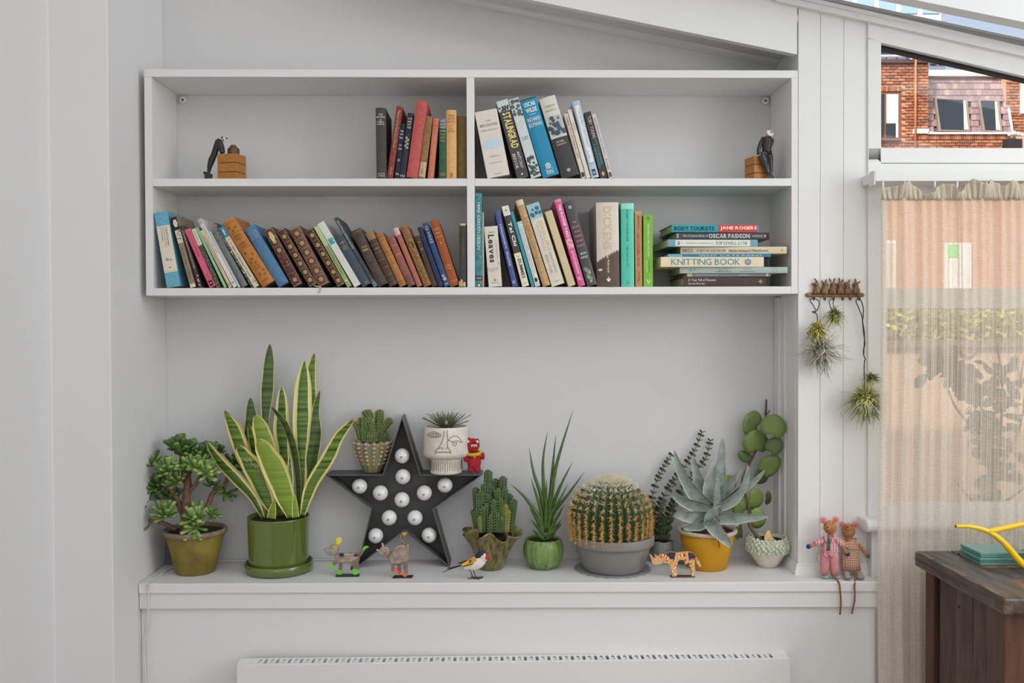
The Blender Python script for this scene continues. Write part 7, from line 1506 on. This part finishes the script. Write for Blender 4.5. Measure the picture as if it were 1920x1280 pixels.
o = airplant('air_plant', 'small olive air plant under the third rabbit of the rail', 328, 345, -.028, 96, 150, [DG_, YG2], -1, .3, .0020, .35, .8)
wire(o, [(325, 320, -.026), (318, 262, -.018), (326, 242, -.018), (313, 234, -.018), (298, 240, -.018), (290, 262, -.02), (310, 320, -.026)], -.02, .0011)
o = airplant('air_plant', 'small green air plant perched on top of the big hanging ball', 596, 815, -.03, 92, 140, [DG_, YG2], -.5, .15, .0019, .3, .8)
o = airplant('air_plant', 'big ball of yellow-green air plant hanging low beside the curtain', 545, 965, -.045, 176, 440, [YG_, YG_, SG_, DG_], -1, .2, .0026, .3, 1.0)
wire(o, [(545, 940, -.04), (545, 820, -.02), (545, 700, -.015), (552, 670, -.015), (540, 640, -.015), (540, 600, -.014), (550, 560, -.014), (540, 480, -.014), (532, 400, -.016), (528, 360, -.016), (500, 290, -.017), (484, 250, -.0178), (498, 235, -.018), (520, 245, -.018), (538, 300, -.017), (538, 350, -.016), (534, 400, -.015), (546, 480, -.013), (545, 560, -.013), (541, 640, -.014)], -.02)
# ================================================================ curtain at the side window
YCU = -0.100
ct = thing('curtain', 'sheer oatmeal curtain with vertical threads hanging on a white track at the window', 'curtain', (aty(1790, 700, YCU).x, YCU, 0))
def sheer(name, lo_, hi_, c):
    mt = bpy.data.materials.new(name); mt.use_nodes = True; nt = mt.node_tree; nt.nodes.clear(); L = nt.links
    out = nt.nodes.new('ShaderNodeOutputMaterial'); mx = nt.nodes.new('ShaderNodeMixShader'); tr = nt.nodes.new('ShaderNodeBsdfTransparent'); cloth_ = nt.nodes.new('ShaderNodeMixShader'); cloth_.inputs[0].default_value = .45
    df = nt.nodes.new('ShaderNodeBsdfDiffuse'); tl = nt.nodes.new('ShaderNodeBsdfTranslucent'); df.inputs[0].default_value = rgb(c); tl.inputs[0].default_value = rgb(c)
    L.new(df.outputs[0], cloth_.inputs[1]); L.new(tl.outputs[0], cloth_.inputs[2])
    uv = nt.nodes.new('ShaderNodeUVMap'); mp = nt.nodes.new('ShaderNodeMapping'); mp.inputs['Scale'].default_value = (350, 1.2, 1); L.new(uv.outputs[0], mp.inputs['Vector'])
    nz = nt.nodes.new('ShaderNodeTexNoise'); nz.inputs['Scale'].default_value = 1.0; nz.inputs['Detail'].default_value = 2; L.new(mp.outputs[0], nz.inputs['Vector'])
    mp2 = nt.nodes.new('ShaderNodeMapping'); mp2.inputs['Scale'].default_value = (92, 500, 1); L.new(uv.outputs[0], mp2.inputs['Vector']); nz2 = nt.nodes.new('ShaderNodeTexNoise'); nz2.inputs['Scale'].default_value = 1.0; L.new(mp2.outputs[0], nz2.inputs['Vector'])
    ad = nt.nodes.new('ShaderNodeMath'); ad.operation = 'MULTIPLY_ADD'; ad.inputs[1].default_value = .25; L.new(nz2.outputs['Fac'], ad.inputs[0]); L.new(nz.outputs['Fac'], ad.inputs[2])
    mr = nt.nodes.new('ShaderNodeMapRange'); mr.inputs['From Min'].default_value = .46; mr.inputs['From Max'].default_value = .80; mr.inputs['To Min'].default_value = lo_; mr.inputs['To Max'].default_value = hi_; L.new(ad.outputs[0], mr.inputs['Value'])
    L.new(mr.outputs[0], mx.inputs[0]); L.new(tr.outputs[0], mx.inputs[1]); L.new(cloth_.outputs[0], mx.inputs[2]); L.new(mx.outputs[0], out.inputs[0]); return mt
SHEER = sheer('sheer_linen', .42, .92, (236, 226, 210)); HEAD = mat('gathered_linen', (206, 196, 176), .9, noise=(300, (180, 168, 146), .2, .5), stretch=(3, 3, .4), bump=(400, .5))
xl = aty(1651, 700, YCU).x; xr2 = xl + .95; zt = aty(1700, 372, YCU).z; zb = .06; NX = 440; NZ = 26
rc = random.Random(3); ph = [rc.uniform(0, 6.28) for _ in range(6)]
def fold(x, f):
    s_ = (x - xl) * 1.0; a = .55 + .45 * f
    return a * (.008 * math.sin(s_ * 70 + ph[0] + .4 * math.sin(f * 3)) + .006 * math.sin(s_ * 133 + ph[1]) + .004 * math.sin(s_ * 41 + ph[2] + f)) + .004 * math.sin(s_ * 260 + ph[3]) * (1 - .5 * f)
V = []; F = []; U = []
for j in range(NZ + 1):
    f = j / NZ; z = zt + (zb - zt) * f
    for i in range(NX + 1):
        x = xl + (xr2 - xl) * i / NX; xx = x + (.003 * math.sin(f * 9) - .004 * f) * (1 - i / NX)
        V.append((xx, YCU + fold(x, f), z)); U.append((i / NX, f))
for j in range(NZ):
    for i in range(NX): a = j * (NX + 1) + i; F.append((a, a + 1, a + NX + 2, a + NX + 1))
MB().add(V, F, U).build('drape', SHEER, ct, True)
# gathered heading with its frilled top edge
V = []; F = []; zh0 = zt - .003; N2 = 620
ridge = [(1652, 351), (1670, 350), (1690, 349), (1709, 340), (1725, 348), (1738, 367), (1752, 362), (1765, 350), (1777, 344), (1792, 346), (1800, 362), (1812, 356), (1824, 343), (1834, 335), (1846, 343), (1856, 347), (1866, 336), (1880, 342), (1890, 349), (1900, 340), (1912, 341), (1924, 345), (1940, 338), (1980, 345), (2050, 340), (2450, 342)]
def top_v(u):
    for (a, va), (b_, vb_) in zip(ridge[:-1], ridge[1:]):
        if a <= u <= b_: t = (u - a) / (b_ - a); t = t * t * (3 - 2 * t); return va + (vb_ - va) * t
    return 345
rows = 6
for j in range(rows + 1):
    f = j / rows
    for i in range(N2 + 1):
        x = xl + (xr2 - xl) * i / N2; u = 925 + (x - CAM.x) / (YCU - CAM.y) * FPX
        zt2 = aty(u, top_v(min(u, 2440)), YCU).z; z = zh0 + (zt2 - zh0) * f
        y = YCU - .004 + .003 * math.sin((x - xl) * 520 + math.sin(x * 50)) * (1 - .5 * f) + f * .012 * math.sin((x - xl) * 95) + .002 * math.sin((x - xl) * 1000) * (1 - f)
        V.append((x, y, z))
for j in range(rows):
    for i in range(N2): a = j * (N2 + 1) + i; F.append((a, a + N2 + 1, a + N2 + 2, a + 1))
q = MB().add(V, F).build('heading', HEAD, ct, True); so = q.modifiers.new('cloth', 'SOLIDIFY'); so.thickness = .0015
tk = thing('curtain_track', 'white curtain track with gliders above the sheer curtain', 'curtain track', (aty(1780, 330, -.06).x, -.05, aty(1780, 330, -.06).z))
a = aty(1642, 339.5, -.085); b_ = aty(1642, 321, -.085)
edge_bevel(MB().box((a.x, -.085, a.z), (2.78, -.0035, b_.z)).build('track', WHITE, tk), .0015, 2)
a = aty(1638, 347, -.088); b_ = aty(1641.5, 319, -.088); edge_bevel(MB().box((a.x, -.09, a.z), (b_.x, -.06, b_.z)).build('end_cap', WHITE, tk), .002, 2)
for u in (1656, 1697, 1753, 1795, 1850, 1905): a = aty(u, 352, YCU + .018); edge_bevel(MB().box((a.x - .002, YCU + .017, a.z), (a.x + .002, YCU + .021, a.z + .018)).build('glider', WHITE, tk), .0005, 1)

# ================================================================ old bench
zd = .818; xd = 1.8446; y0, y1 = -.530, -.150
OLD = mat('worn_dark_oak', (104, 88, 78), .36, noise=(26, (48, 38, 34), .45, .5), stretch=(1.8, .3, 1.8), bump=(90, .8), spec=.5); OLDS = mat('worn_oak_side', (96, 70, 56), .45, noise=(20, (46, 33, 28), .45, .5), stretch=(2.2, 2.2, .3), bump=(110, .5)); SCUFF = mat('scuffed_bare_oak', (150, 122, 96), .6, noise=(60, (96, 74, 58), .3, .5), stretch=(.8, .3, 1)); REDW = mat('red_brown_oak', (104, 68, 50), .5, noise=(24, (70, 44, 34), .3, .5), stretch=(2, 2, .25), bump=(120, .4))
bn_ = thing('workbench', 'old dark worn wooden bench with framed top in front of the curtain', 'bench', (2.3, -.34, 0))
def bb(name, lo, hi, mt, r=.003): return MB().rbox(lo, hi, r, None, 2).build(name, mt, bn_)
bb('end_board', (xd, y0, zd - .036), (xd + .085, y1, zd), OLD, .006)
bb('back_rail', (xd + .0855, y1 - .03, zd - .036), (3.0, y1, zd), OLD, .004); bb('front_rail', (xd + .0855, y0, zd - .036), (3.0, y0 + .05, zd), SCUFF, .005)
yy = y0 + .051
for i, w_ in enumerate((.09, .1, .105)):
    y2 = min(yy + w_, y1 - .034); bb('top_plank', (xd + .087, yy, zd - .030), (3.0, y2 - .0012, zd - .0035 - .001 * (i % 2)), (SCUFF, OLD, SCUFF)[i], .002); yy = y2
for a_, b_2, zz in ((y0 + .004, y0 + .10, .004), (y0 + .16, y0 + .25, .003), (y0 + .30, y1 - .02, .003)):   # rubbed arris and a split along the end board
    MB().rbox((xd + .0005, a_, zd - .0015), (xd + .011, b_2, zd + .0006), .0008, None, 1).build('rubbed_edge', SCUFF, bn_)
MB().box((xd - .0004, y1 - .12, zd - .0178), (xd + .002, y1 - .002, zd - .0166)).build('split', mat('dark_split', (24, 20, 18), .9), bn_)
bb('corner_patch', (xd - .0006, y0 + .006, zd - .028), (xd + .004, y0 + .034, zd - .006), REDW, .001)
xs = 1.864
bb('leg', (xs, y1 - .055, 0), (xs + .045, y1 - .015, zd - .0365), REDW); bb('leg', (xs - .004, y0 + .025, 0), (xs + .06, y0 + .09, zd - .0365), REDW)
n_ = 3; ya_, yb_2 = y0 + .091, y1 - .072
for i in range(n_):
    a = ya_ + (yb_2 - ya_) * i / n_; bb('side_plank', (xs + .006, a, .08), (xs + .022, a + (yb_2 - ya_) / n_ - .001, zd - .0365), OLDS, .0012)
bb('front_panel', (xs + .0605, y0 + .05, .08), (3.0, y0 + .07, zd - .0365), OLDS)
q = MB().lathe([(.0035, 0), (.0035, .001)], (0, 0, 0), 10, close_top=True); q.v = [Vector((xs + .0055 - v.z, y0 + .22 + v.x, zd - .085 + v.y)) for v in q.v]; q.build('nail', mat('rusty_nail', (40, 32, 30), .6), bn_)

# ---- stack of teal glass coasters
TGL = bpy.data.materials.new('teal_glass'); TGL.use_nodes = True; g = TGL.node_tree.nodes['Principled BSDF']; g.inputs['Base Color'].default_value = rgb((136, 206, 196)); g.inputs['Roughness'].default_value = .06; g.inputs['Transmission Weight'].default_value = .45; g.inputs['IOR'].default_value = 1.35
names = ['lowest', 'second lowest', 'middle', 'second highest', 'topmost']
for i in range(5):
    z0 = zd - .0033 + i * .0056; dx = (.0, .002, -.002, .003, .001)[i]
    q = MB().rbox((1.936 + dx, -.275 + dx, z0), (2.040 + dx, -.185 + dx * .5, z0 + .0052), .0012, None, 2).build('glass_coaster', TGL, None, org=(1.99, -.23, z0))
    tag(q, names[i] + ' square teal glass coaster in the stack on the old bench', 'coaster', 'stack of teal glass coasters')

# ---- yellow watering can, its spout reaching into view
YC = -.36; kc = mpp(YC); YLW = mat('yellow_plastic', (236, 196, 20), .3, spec=.5, coat=.2)
bc_ = aty(2040, 1060, YC); o = thing('watering_can', 'bright yellow watering can with a thin curved spout on the old bench', 'watering can', (bc_.x, YC, zd - .003))
sp_pts = [aty(u, v, YC) for u, v in ((1792, 986.5), (1812, 986), (1832, 989), (1852, 995.5), (1872, 1008), (1890, 1025.5), (1906, 1045), (1922, 1060), (1946, 1066), (1985, 1065))]; S = smoothpath(sp_pts, 4)
b = MB(); b.tube(S, [lerp(3.3, 7.5, min(1, i / (len(S) - 6))) * kc for i in range(len(S))], 14); b.build('spout', YLW, o, True)
tip = MB().lathe([(2.6 * kc, 0), (2.6 * kc, .0006)], (0, 0, 0), 12, close_top=True); tip.v = [Vector((v.z * -1, v.x, v.y)) + sp_pts[0] + Vector((-.0002, 0, 0)) for v in tip.v]; tip.build('spout_mouth', cmat((70, 60, 20), .6), o)
b = MB(); b.tube(smoothpath([aty(u, v, YC) for u, v in ((1853, 996), (1872, 992), (1895, 987), (1925, 981), (1985, 975))], 4), 5.2 * kc, 12); b.build('brace', YLW, o, True)
b = MB(); rb2 = 78 * kc; b.lathe([(rb2 * .98, 0), (rb2, .004), (rb2 * .9, .10), (rb2 * .86, .13), (rb2 * .8, .135), (rb2 * .78, .13)], (bc_.x, YC, zd - .002), 36); b.build('body', YLW, o, True)
b = MB(); b.tube(smoothpath([aty(u, v, YC) for u, v in ((1990, 985), (2040, 930), (2110, 950), (2118, 1040))], 6), 6 * kc, 10); b.build('handle', YLW, o, True)
# ================================================================ outside
YX = 20.0; kx = mpp(YX)
def E(u, v, dy=0.0): return aty(u, v, YX + dy)
PAVE = mat('pale_paving', (172, 154, 140), .9, noise=(1.5, (148, 130, 116), .1, .5))
set_struct(MB().box((-14, .36, -.2), (30, 40, -.1)).build('ground', PAVE))
def ebox(u0, u1, v0, v1, d0, d1):              # upright block: photo rectangle at depth d0, running back to d1
    a = E(u0, v1, d0); b_ = E(u1, v0, d0); return MB().box((a.x, YX + d0, a.z), (b_.x, YX + d1, b_.z))
MORT = mat('lime_mortar', (196, 158, 132), .9)
BRK = [mat('orange_brick_%d' % i, c, .85, noise=(3, tuple(int(x * .85) for x in c), .2, .5)) for i, c in enumerate([(178, 112, 80), (164, 98, 70), (190, 128, 94), (140, 88, 70), (172, 118, 90)])]
def brickwall(name, c1, c2, mo, sc):
    mt = bpy.data.materials.new(name); mt.use_nodes = True; nt = mt.node_tree; b = nt.nodes['Principled BSDF']; b.inputs['Roughness'].default_value = .9
    tc = nt.nodes.new('ShaderNodeTexCoord'); mp = nt.nodes.new('ShaderNodeMapping'); mp.inputs['Rotation'].default_value = (math.radians(90), 0, 0); br = nt.nodes.new('ShaderNodeTexBrick'); br.inputs['Scale'].default_value = sc; br.inputs['Color1'].default_value = rgb(c1); br.inputs['Color2'].default_value = rgb(c2); br.inputs['Mortar'].default_value = rgb(mo); br.inputs['Mortar Size'].default_value = .012
    nt.links.new(tc.outputs['Object'], mp.inputs['Vector']); nt.links.new(mp.outputs[0], br.inputs['Vector']); nt.links.new(br.outputs['Color'], b.inputs['Base Color']); return mt
BW = brickwall('brick_below', (196, 132, 102), (182, 118, 90), (204, 166, 142), 3.2)
bd = thing('brick_building', 'orange brick building with a tiled mansard roof seen through the upper window', 'building', (E(1780, 300).x, YX + 1, -.1))
ebox(1647, 1741, 116, 270, .02, 4).build('core_wall', MORT, bd); ebox(1560, 1646.8, 116, 270, .0, 4).build('core_wall', BW, bd); ebox(1700, 1905, 250, 300, .02, 4).build('core_wall', MORT, bd); ebox(1884, 2100, 147, 300, .32, 4).build('core_wall', MORT, bd)
q = MB().box((E(1480, 0).x, YX - .02, -.1), (E(2300, 0).x, YX + 4, E(1700, 279).z)); q.build('lower_wall', BW, bd)
bmesh_ = {}
rbk = random.Random(8); nb = [0]
def bricks(u0, u1, v0, v1, d, bw=14.2, bh=5.5, skip=()):
    r = 0; v = v1
    while v - bh >= v0 - 1:
        u = u0 - (bw / 2 if r % 2 else 0)
        while u < u1:
            a, b_ = max(u, u0), min(u + bw - .9, u1)
            if b_ - a > 3 and not any(a < s1 - .5 and b_ > s0 + .5 and v > t0 and v - bh < t1 for s0, s1, t0, t1 in skip):
                w = round((b_ - a) * kx, 2); h = (bh - .9) * kx; k = (w, rbk.randrange(5))
                if k not in bmesh_:
                    m_ = MB().rbox((0, 0, 0), (w, .06, h), .008).build('brick', BRK[k[1]], None, local=True); bmesh_[k] = m_.data; bpy.data.objects.remove(m_)
                o = bpy.data.objects.new('brick', bmesh_[k]); COL.objects.link(o); o.parent = bd; p = E(a, v, d); o.location = p - ORG[bd.name] + Vector((0, -.02 + rbk.uniform(-.008, .008), 0)); nb[0] += 1
            u += bw
        v -= bh; r += 1
bricks(1648, 1741, 119, 279, 0, skip=[(1640, 1690, 161, 262)]); bricks(1714, 1888, 262, 279, 0); bricks(1887, 1921, 150, 245, .3)
sol = None
for u in range(0, 9):                          # soldier course over the window, and along the parapet below the roof
    ebox(1653 + u * 4.2, 1656.4 + u * 4.2, 162, 171, -.03, .06).build('brick', BRK[u % 5], bd)
for u in range(0, 42):
    ebox(1714.5 + u * 4.2, 1717.9 + u * 4.2, 252, 261, -.03, .06).build('brick', BRK[(u * 3) % 5], bd)
DKC = mat('dark_coping', (84, 64, 60), .8); PAL = mat('white_flashing', (226, 222, 224), .6); BRN = mat('brown_frame', (136, 84, 62), .5); CURT = mat('white_net', (222, 226, 220), .8); DARKW = mat('dark_window_glass', (40, 46, 56), .08, spec=.6); GRF = mat('grey_timber_frame', (140, 124, 118), .6)
ebox(1560, 1742, 111, 117, -.1, .2).build('coping', DKC, bd)
wn_ = ebox(1640, 1690, 172, 262, .0, .04).build('window', BRN, bd)
ebox(1661.5, 1685, 176, 258, -.02, .03).build('pane', DARKW, wn_); ebox(1643, 1658, 176, 256, -.02, .03).build('pane', DARKW, wn_); ebox(1662, 1684.5, 176.5, 231, -.03, -.021).build('curtain', CURT, wn_); ebox(1680, 1684.5, 231, 258, -.03, -.021).build('curtain', CURT, wn_)
ebox(1640, 1691, 259.5, 262.5, -.12, 0).build('sill', BRN, wn_)
pz0, pz1 = E(1714, 280).z, E(1714, 112).z; MB().tube([(E(1714, 0).x, YX - .09, pz0), (E(1714, 0).x, YX - .09, pz1)], .028, 8).build('downpipe', mat('copper_pipe', (196, 118, 84), .5), bd, True)
# mansard: plane leaning back, tiled
SL = .34
def R_(u, v, off=0.0): return E(u, v, .1 + (250 - v) * kx * SL - off)
TILE = [mat('purple_brown_tile_%d' % i, c, .8, noise=(4, tuple(int(x * .9) for x in c), .1, .5)) for i, c in enumerate([(158, 132, 134), (148, 122, 126), (168, 142, 142), (140, 116, 122)])]
MB().add([R_(1741, 250, -.03), R_(1897, 250, -.03), R_(1876, 140, -.03), R_(1741, 140, -.03)], [(0, 1, 2, 3)]).build('roof_deck', mat('roof_felt', (96, 82, 84), .9), bd)
wins = [(1752, 1819, 182, 248), (1833, 1880, 184, 248)]
v = 248; r = 0
while v > 142:
    ur = 1897 - (250 - v) * 20 / 110; u = 1741 - (5 if r % 2 else 0)
    while u < ur:
        a, b_ = max(u, 1741.5), min(u + 9.6, ur)
        if b_ - a > 2 and not any(s0 + 3 < (a + b_) / 2 < s1 - 3 and t0 + 6 < v - 6 < t1 for s0, s1, t0, t1 in wins):
            P = [R_(a, v, .035), R_(b_, v, .035), R_(b_, v - 12.8, .012), R_(a, v - 12.8, .012)]
            MB().prism(P, (0, .02, 0)).build('tile', TILE[rbk.randrange(4)], bd)
        u += 10
    v -= 11.6; r += 1
MB().prism([R_(1879, 141, .03), R_(1897, 249, .03), R_(1901, 249, .03), R_(1884, 141, .03)][::-1], (0, .1, 0)).build('flashing', PAL, bd)
ebox(1738, 1882, 131, 142, .42, .9).build('parapet', PAL, bd); ebox(1714, 1892, 240, 251, -.06, .12).build('ledge', PAL, bd) if False else ebox(1714, 1742, 241, 250, -.08, .12).build('ledge', PAL, bd)
ebox(1740, 1892, 247.5, 251, -.08, .12).build('ledge', PAL, bd)
for (tl, tr_, br_, bl), cu in ((((1753, 183), (1814, 185), (1820, 246), (1761, 245)), 1), (((1835, 186), (1873, 187), (1880, 247), (1844, 246)), 1)):
    fr_ = MB().prism([R_(*tl, .12), R_(*bl, .12), R_(*br_, .12), R_(*tr_, .12)], (0, .1, 0)).build('window', GRF, bd)
    i_ = 3.6; P = [R_(tl[0] + i_, tl[1] + 2.2, .13), R_(bl[0] + i_, bl[1] - 2.5, .13), R_(br_[0] - i_, br_[1] - 2.5, .13), R_(tr_[0] - i_, tr_[1] + 2.2, .13)]; MB().prism(P, (0, .05, 0)).build('pane', DARKW, fr_)
    P = [R_(tr_[0] - 7.5, tr_[1] + 3, .14), R_(br_[0] - 12, br_[1] - 3, .14), R_(br_[0] - i_ - .4, br_[1] - 3, .14), R_(tr_[0] - i_ - .4, tr_[1] + 3, .14)]; MB().prism(P, (0, .008, 0)).build('curtain', mat('pale_green_net', (206, 216, 184), .8), fr_)
ebox(1889, 1917, 260, 280, -.25, .1).build('hopper', mat('black_iron', (40, 38, 40), .6), bd); b = MB()
for u, v, r in ((1893, 252, 4), (1901, 250, 5), (1909, 251, 4.5), (1916, 253, 3.5)): b.ball(E(u, v, -.1), r * kx, 10, 8)
b.build('finial', PAL, bd, True)
wq = ebox(1916, 1975, 150, 212, .2, .34).build('window', PAL, bd); ebox(1921, 1970, 156, 206, .18, .3).build('pane', DARKW, wq)
# windows lower down, faint through the curtain
wq = ebox(1772, 1822, 455, 545, -.06, .02).build('window', PAL, bd); ebox(1778, 1796, 458, 482, -.08, 0).build('pane', mat('green_glass', (110, 220, 110), .3), wq)
wq = ebox(1655, 1680, 450, 545, -.06, .02).build('window', PAL, bd); ebox(1658, 1677, 456, 540, -.08, 0).build('pane', mat('pale_blind', (206, 190, 176), .6), wq)
# taller blocks behind
def block(name, label, u0, u1, v0, v1, d, mt, wmt, nx, ny, gap=.25):
    o = thing(name, label, 'building', (E((u0 + u1) / 2, v1, d).x, YX + d, -.1)); a = E(u0, v1, d); b_ = E(u1, v0, d); MB().box((a.x, YX + d, -.1), (b_.x, YX + d + 6, b_.z)).build('wall', mt, o)
    for i in range(nx):
        for j in range(ny):
            uu0 = lerp(u0, u1, (i + gap / 2) / nx); uu1 = lerp(u0, u1, (i + 1 - gap / 2) / nx); vv0 = lerp(v0, v1, (j + gap) / ny); vv1 = lerp(v0, v1, (j + 1 - gap * .4) / ny); p = E(uu0, vv1, d); q_ = E(uu1, vv0, d); MB().box((p.x, YX + d - .05, p.z), (q_.x, YX + d, q_.z)).build('window', wmt, o)
    return o
BLG = mat('blue_grey_curtain_wall', (104, 112, 146), .25, spec=.6); BLD = mat('deep_blue_glazing', (66, 76, 112), .1, spec=.6)
o = block('glazed_block', 'dark blue glazed block rising behind the brick parapet at the left', 1600, 1741, 70, 160, 6, BLD, BLG, 7, 3); b = MB(); p = E(1600, 105, .3); q = E(1704, 105, .3); b.tube([p, q], .03, 6); b.tube([E(1709, 112, .3), E(1708, 104, .3)], .03, 6); b.build('railing', PAL, o)
block('grey_tower', 'narrow blue-grey tower just right of the glazed block behind the mansard roof', 1741, 1773, 40, 180, 8, mat('pale_blue_cladding', (128, 142, 168), .5), BLD, 2, 5)
ytw = 14; o = block('pale_tower', 'pale tower block with blue glass seen through the glazed roof', 1560, 1765, -140, 30, 26, mat('pale_cladding', (196, 208, 214), .6), mat('sky_blue_glass', (150, 180, 200), .1, spec=.6), 5, 4)

# ---- garden behind the curtain
YW = 5.2
gw = thing('garden_wall', 'pinkish rendered garden wall with dark timber rail seen through the curtain', 'wall', (4, YW, -.1))
a = aty(1650, 652, YW); MB().box((.5, YW, -.1), (9, YW + .25, a.z)).build('wall', mat('pink_render', (200, 168, 150), .9, noise=(2, (178, 146, 130), .1, .5)), gw); zr1 = aty(1650, 638, YW).z
MB().box((.5, YW - .05, a.z + .001), (9, YW + .05, zr1)).build('rail', mat('dark_timber', (116, 96, 84), .8), gw)
hd_ = thing('hedge', 'yellow-green hedge above the garden wall behind the curtain', 'hedge', (4, YW + .7, -.1)); rh = random.Random(4); HG = [mat('hedge_leaf_%d' % i, c, .6) for i, c in enumerate([(150, 160, 70), (176, 176, 90), (120, 136, 60)])]
for mt in HG:
    b = MB()
    for _ in range(2200):
        p = Vector((rh.uniform(2.6, 6.2), YW + rh.uniform(.35, 1.0), aty(1700, rh.uniform(572, 665), YW + .5).z)); d = Vector((rh.uniform(-1, 1), rh.uniform(-1, .3), rh.uniform(-1, 1))).normalized(); x = d.orthogonal().normalized() * .022; y = d.cross(x).normalized() * .04
        b.add([p - y, p + x, p + y, p - x], [(0, 1, 2, 3)])
    q = b.build('foliage', mt, hd_); q['kind'] = 'stuff'
YS_ = 1.5
sh_ = thing('garden_shrub', 'large-leaved shrub outside the window, dim behind the curtain', 'shrub', (aty(1840, 1000, YS_).x, YS_, -.1)); SB = mat('shrub_bark', (92, 78, 68), .8); LFM = [mat('shrub_leaf_%d' % i, c, .45) for i, c in enumerate([(92, 92, 80), (112, 110, 92), (78, 80, 72)])]
lm = []
for mt in LFM:
    q = MB().ribbon(smoothpath([(0, 0, 0), (0, .01, .4), (0, .04, .75), (0, .1, 1.0)], 2), [.02, .16, .26, .28, .22, .12, .01], (1, 0, 0), .02, .2, 4).build('leaf', mt, None, True, local=True); lm.append(q.data); bpy.data.objects.remove(q)
br_ = [[(1850, 1000), (1855, 900), (1845, 800), (1830, 720), (1800, 690), (1760, 680)], [(1850, 1000), (1870, 860), (1880, 740), (1870, 650), (1860, 600)], [(1855, 900), (1890, 850), (1915, 790), (1925, 700)], [(1850, 850), (1820, 800), (1790, 760), (1775, 720)], [(1860, 950), (1900, 930), (1935, 900)], [(1845, 800), (1870, 770), (1905, 740), (1925, 640)], [(1850, 960), (1815, 930), (1790, 900)]]
cnt = 0; og = ORG[sh_.name]
for L in br_:
    S = smoothpath([aty(u, v, YS_ + rh.uniform(-.1, .15)) for u, v in L], 6); MB().tube(S, [lerp(.008, .003, i / (len(S) - 1)) for i in range(len(S))], 6).build('branch', SB, sh_, True)
    for i in range(4, len(S)):
        for _ in range(9 if i > 10 else 5):
            if cnt >= 290: break
            d = Vector((rh.uniform(-1, 1), rh.uniform(-.8, .8), rh.uniform(-.9, .5))).normalized(); q = bpy.data.objects.new('leaf', lm[rh.randrange(3)]); COL.objects.link(q); q.parent = sh_; cnt += 1
            l = rh.uniform(.05, .085); q.matrix_basis = Matrix.Translation(S[i] - og + Vector((rh.uniform(-.05, .05), rh.uniform(-.05, .05), rh.uniform(-.05, .05)))) @ d.to_track_quat('Z', 'Y').to_matrix().to_4x4() @ Matrix.Rotation(rh.uniform(0, 6), 4, 'Z') @ Matrix.Scale(l, 4)
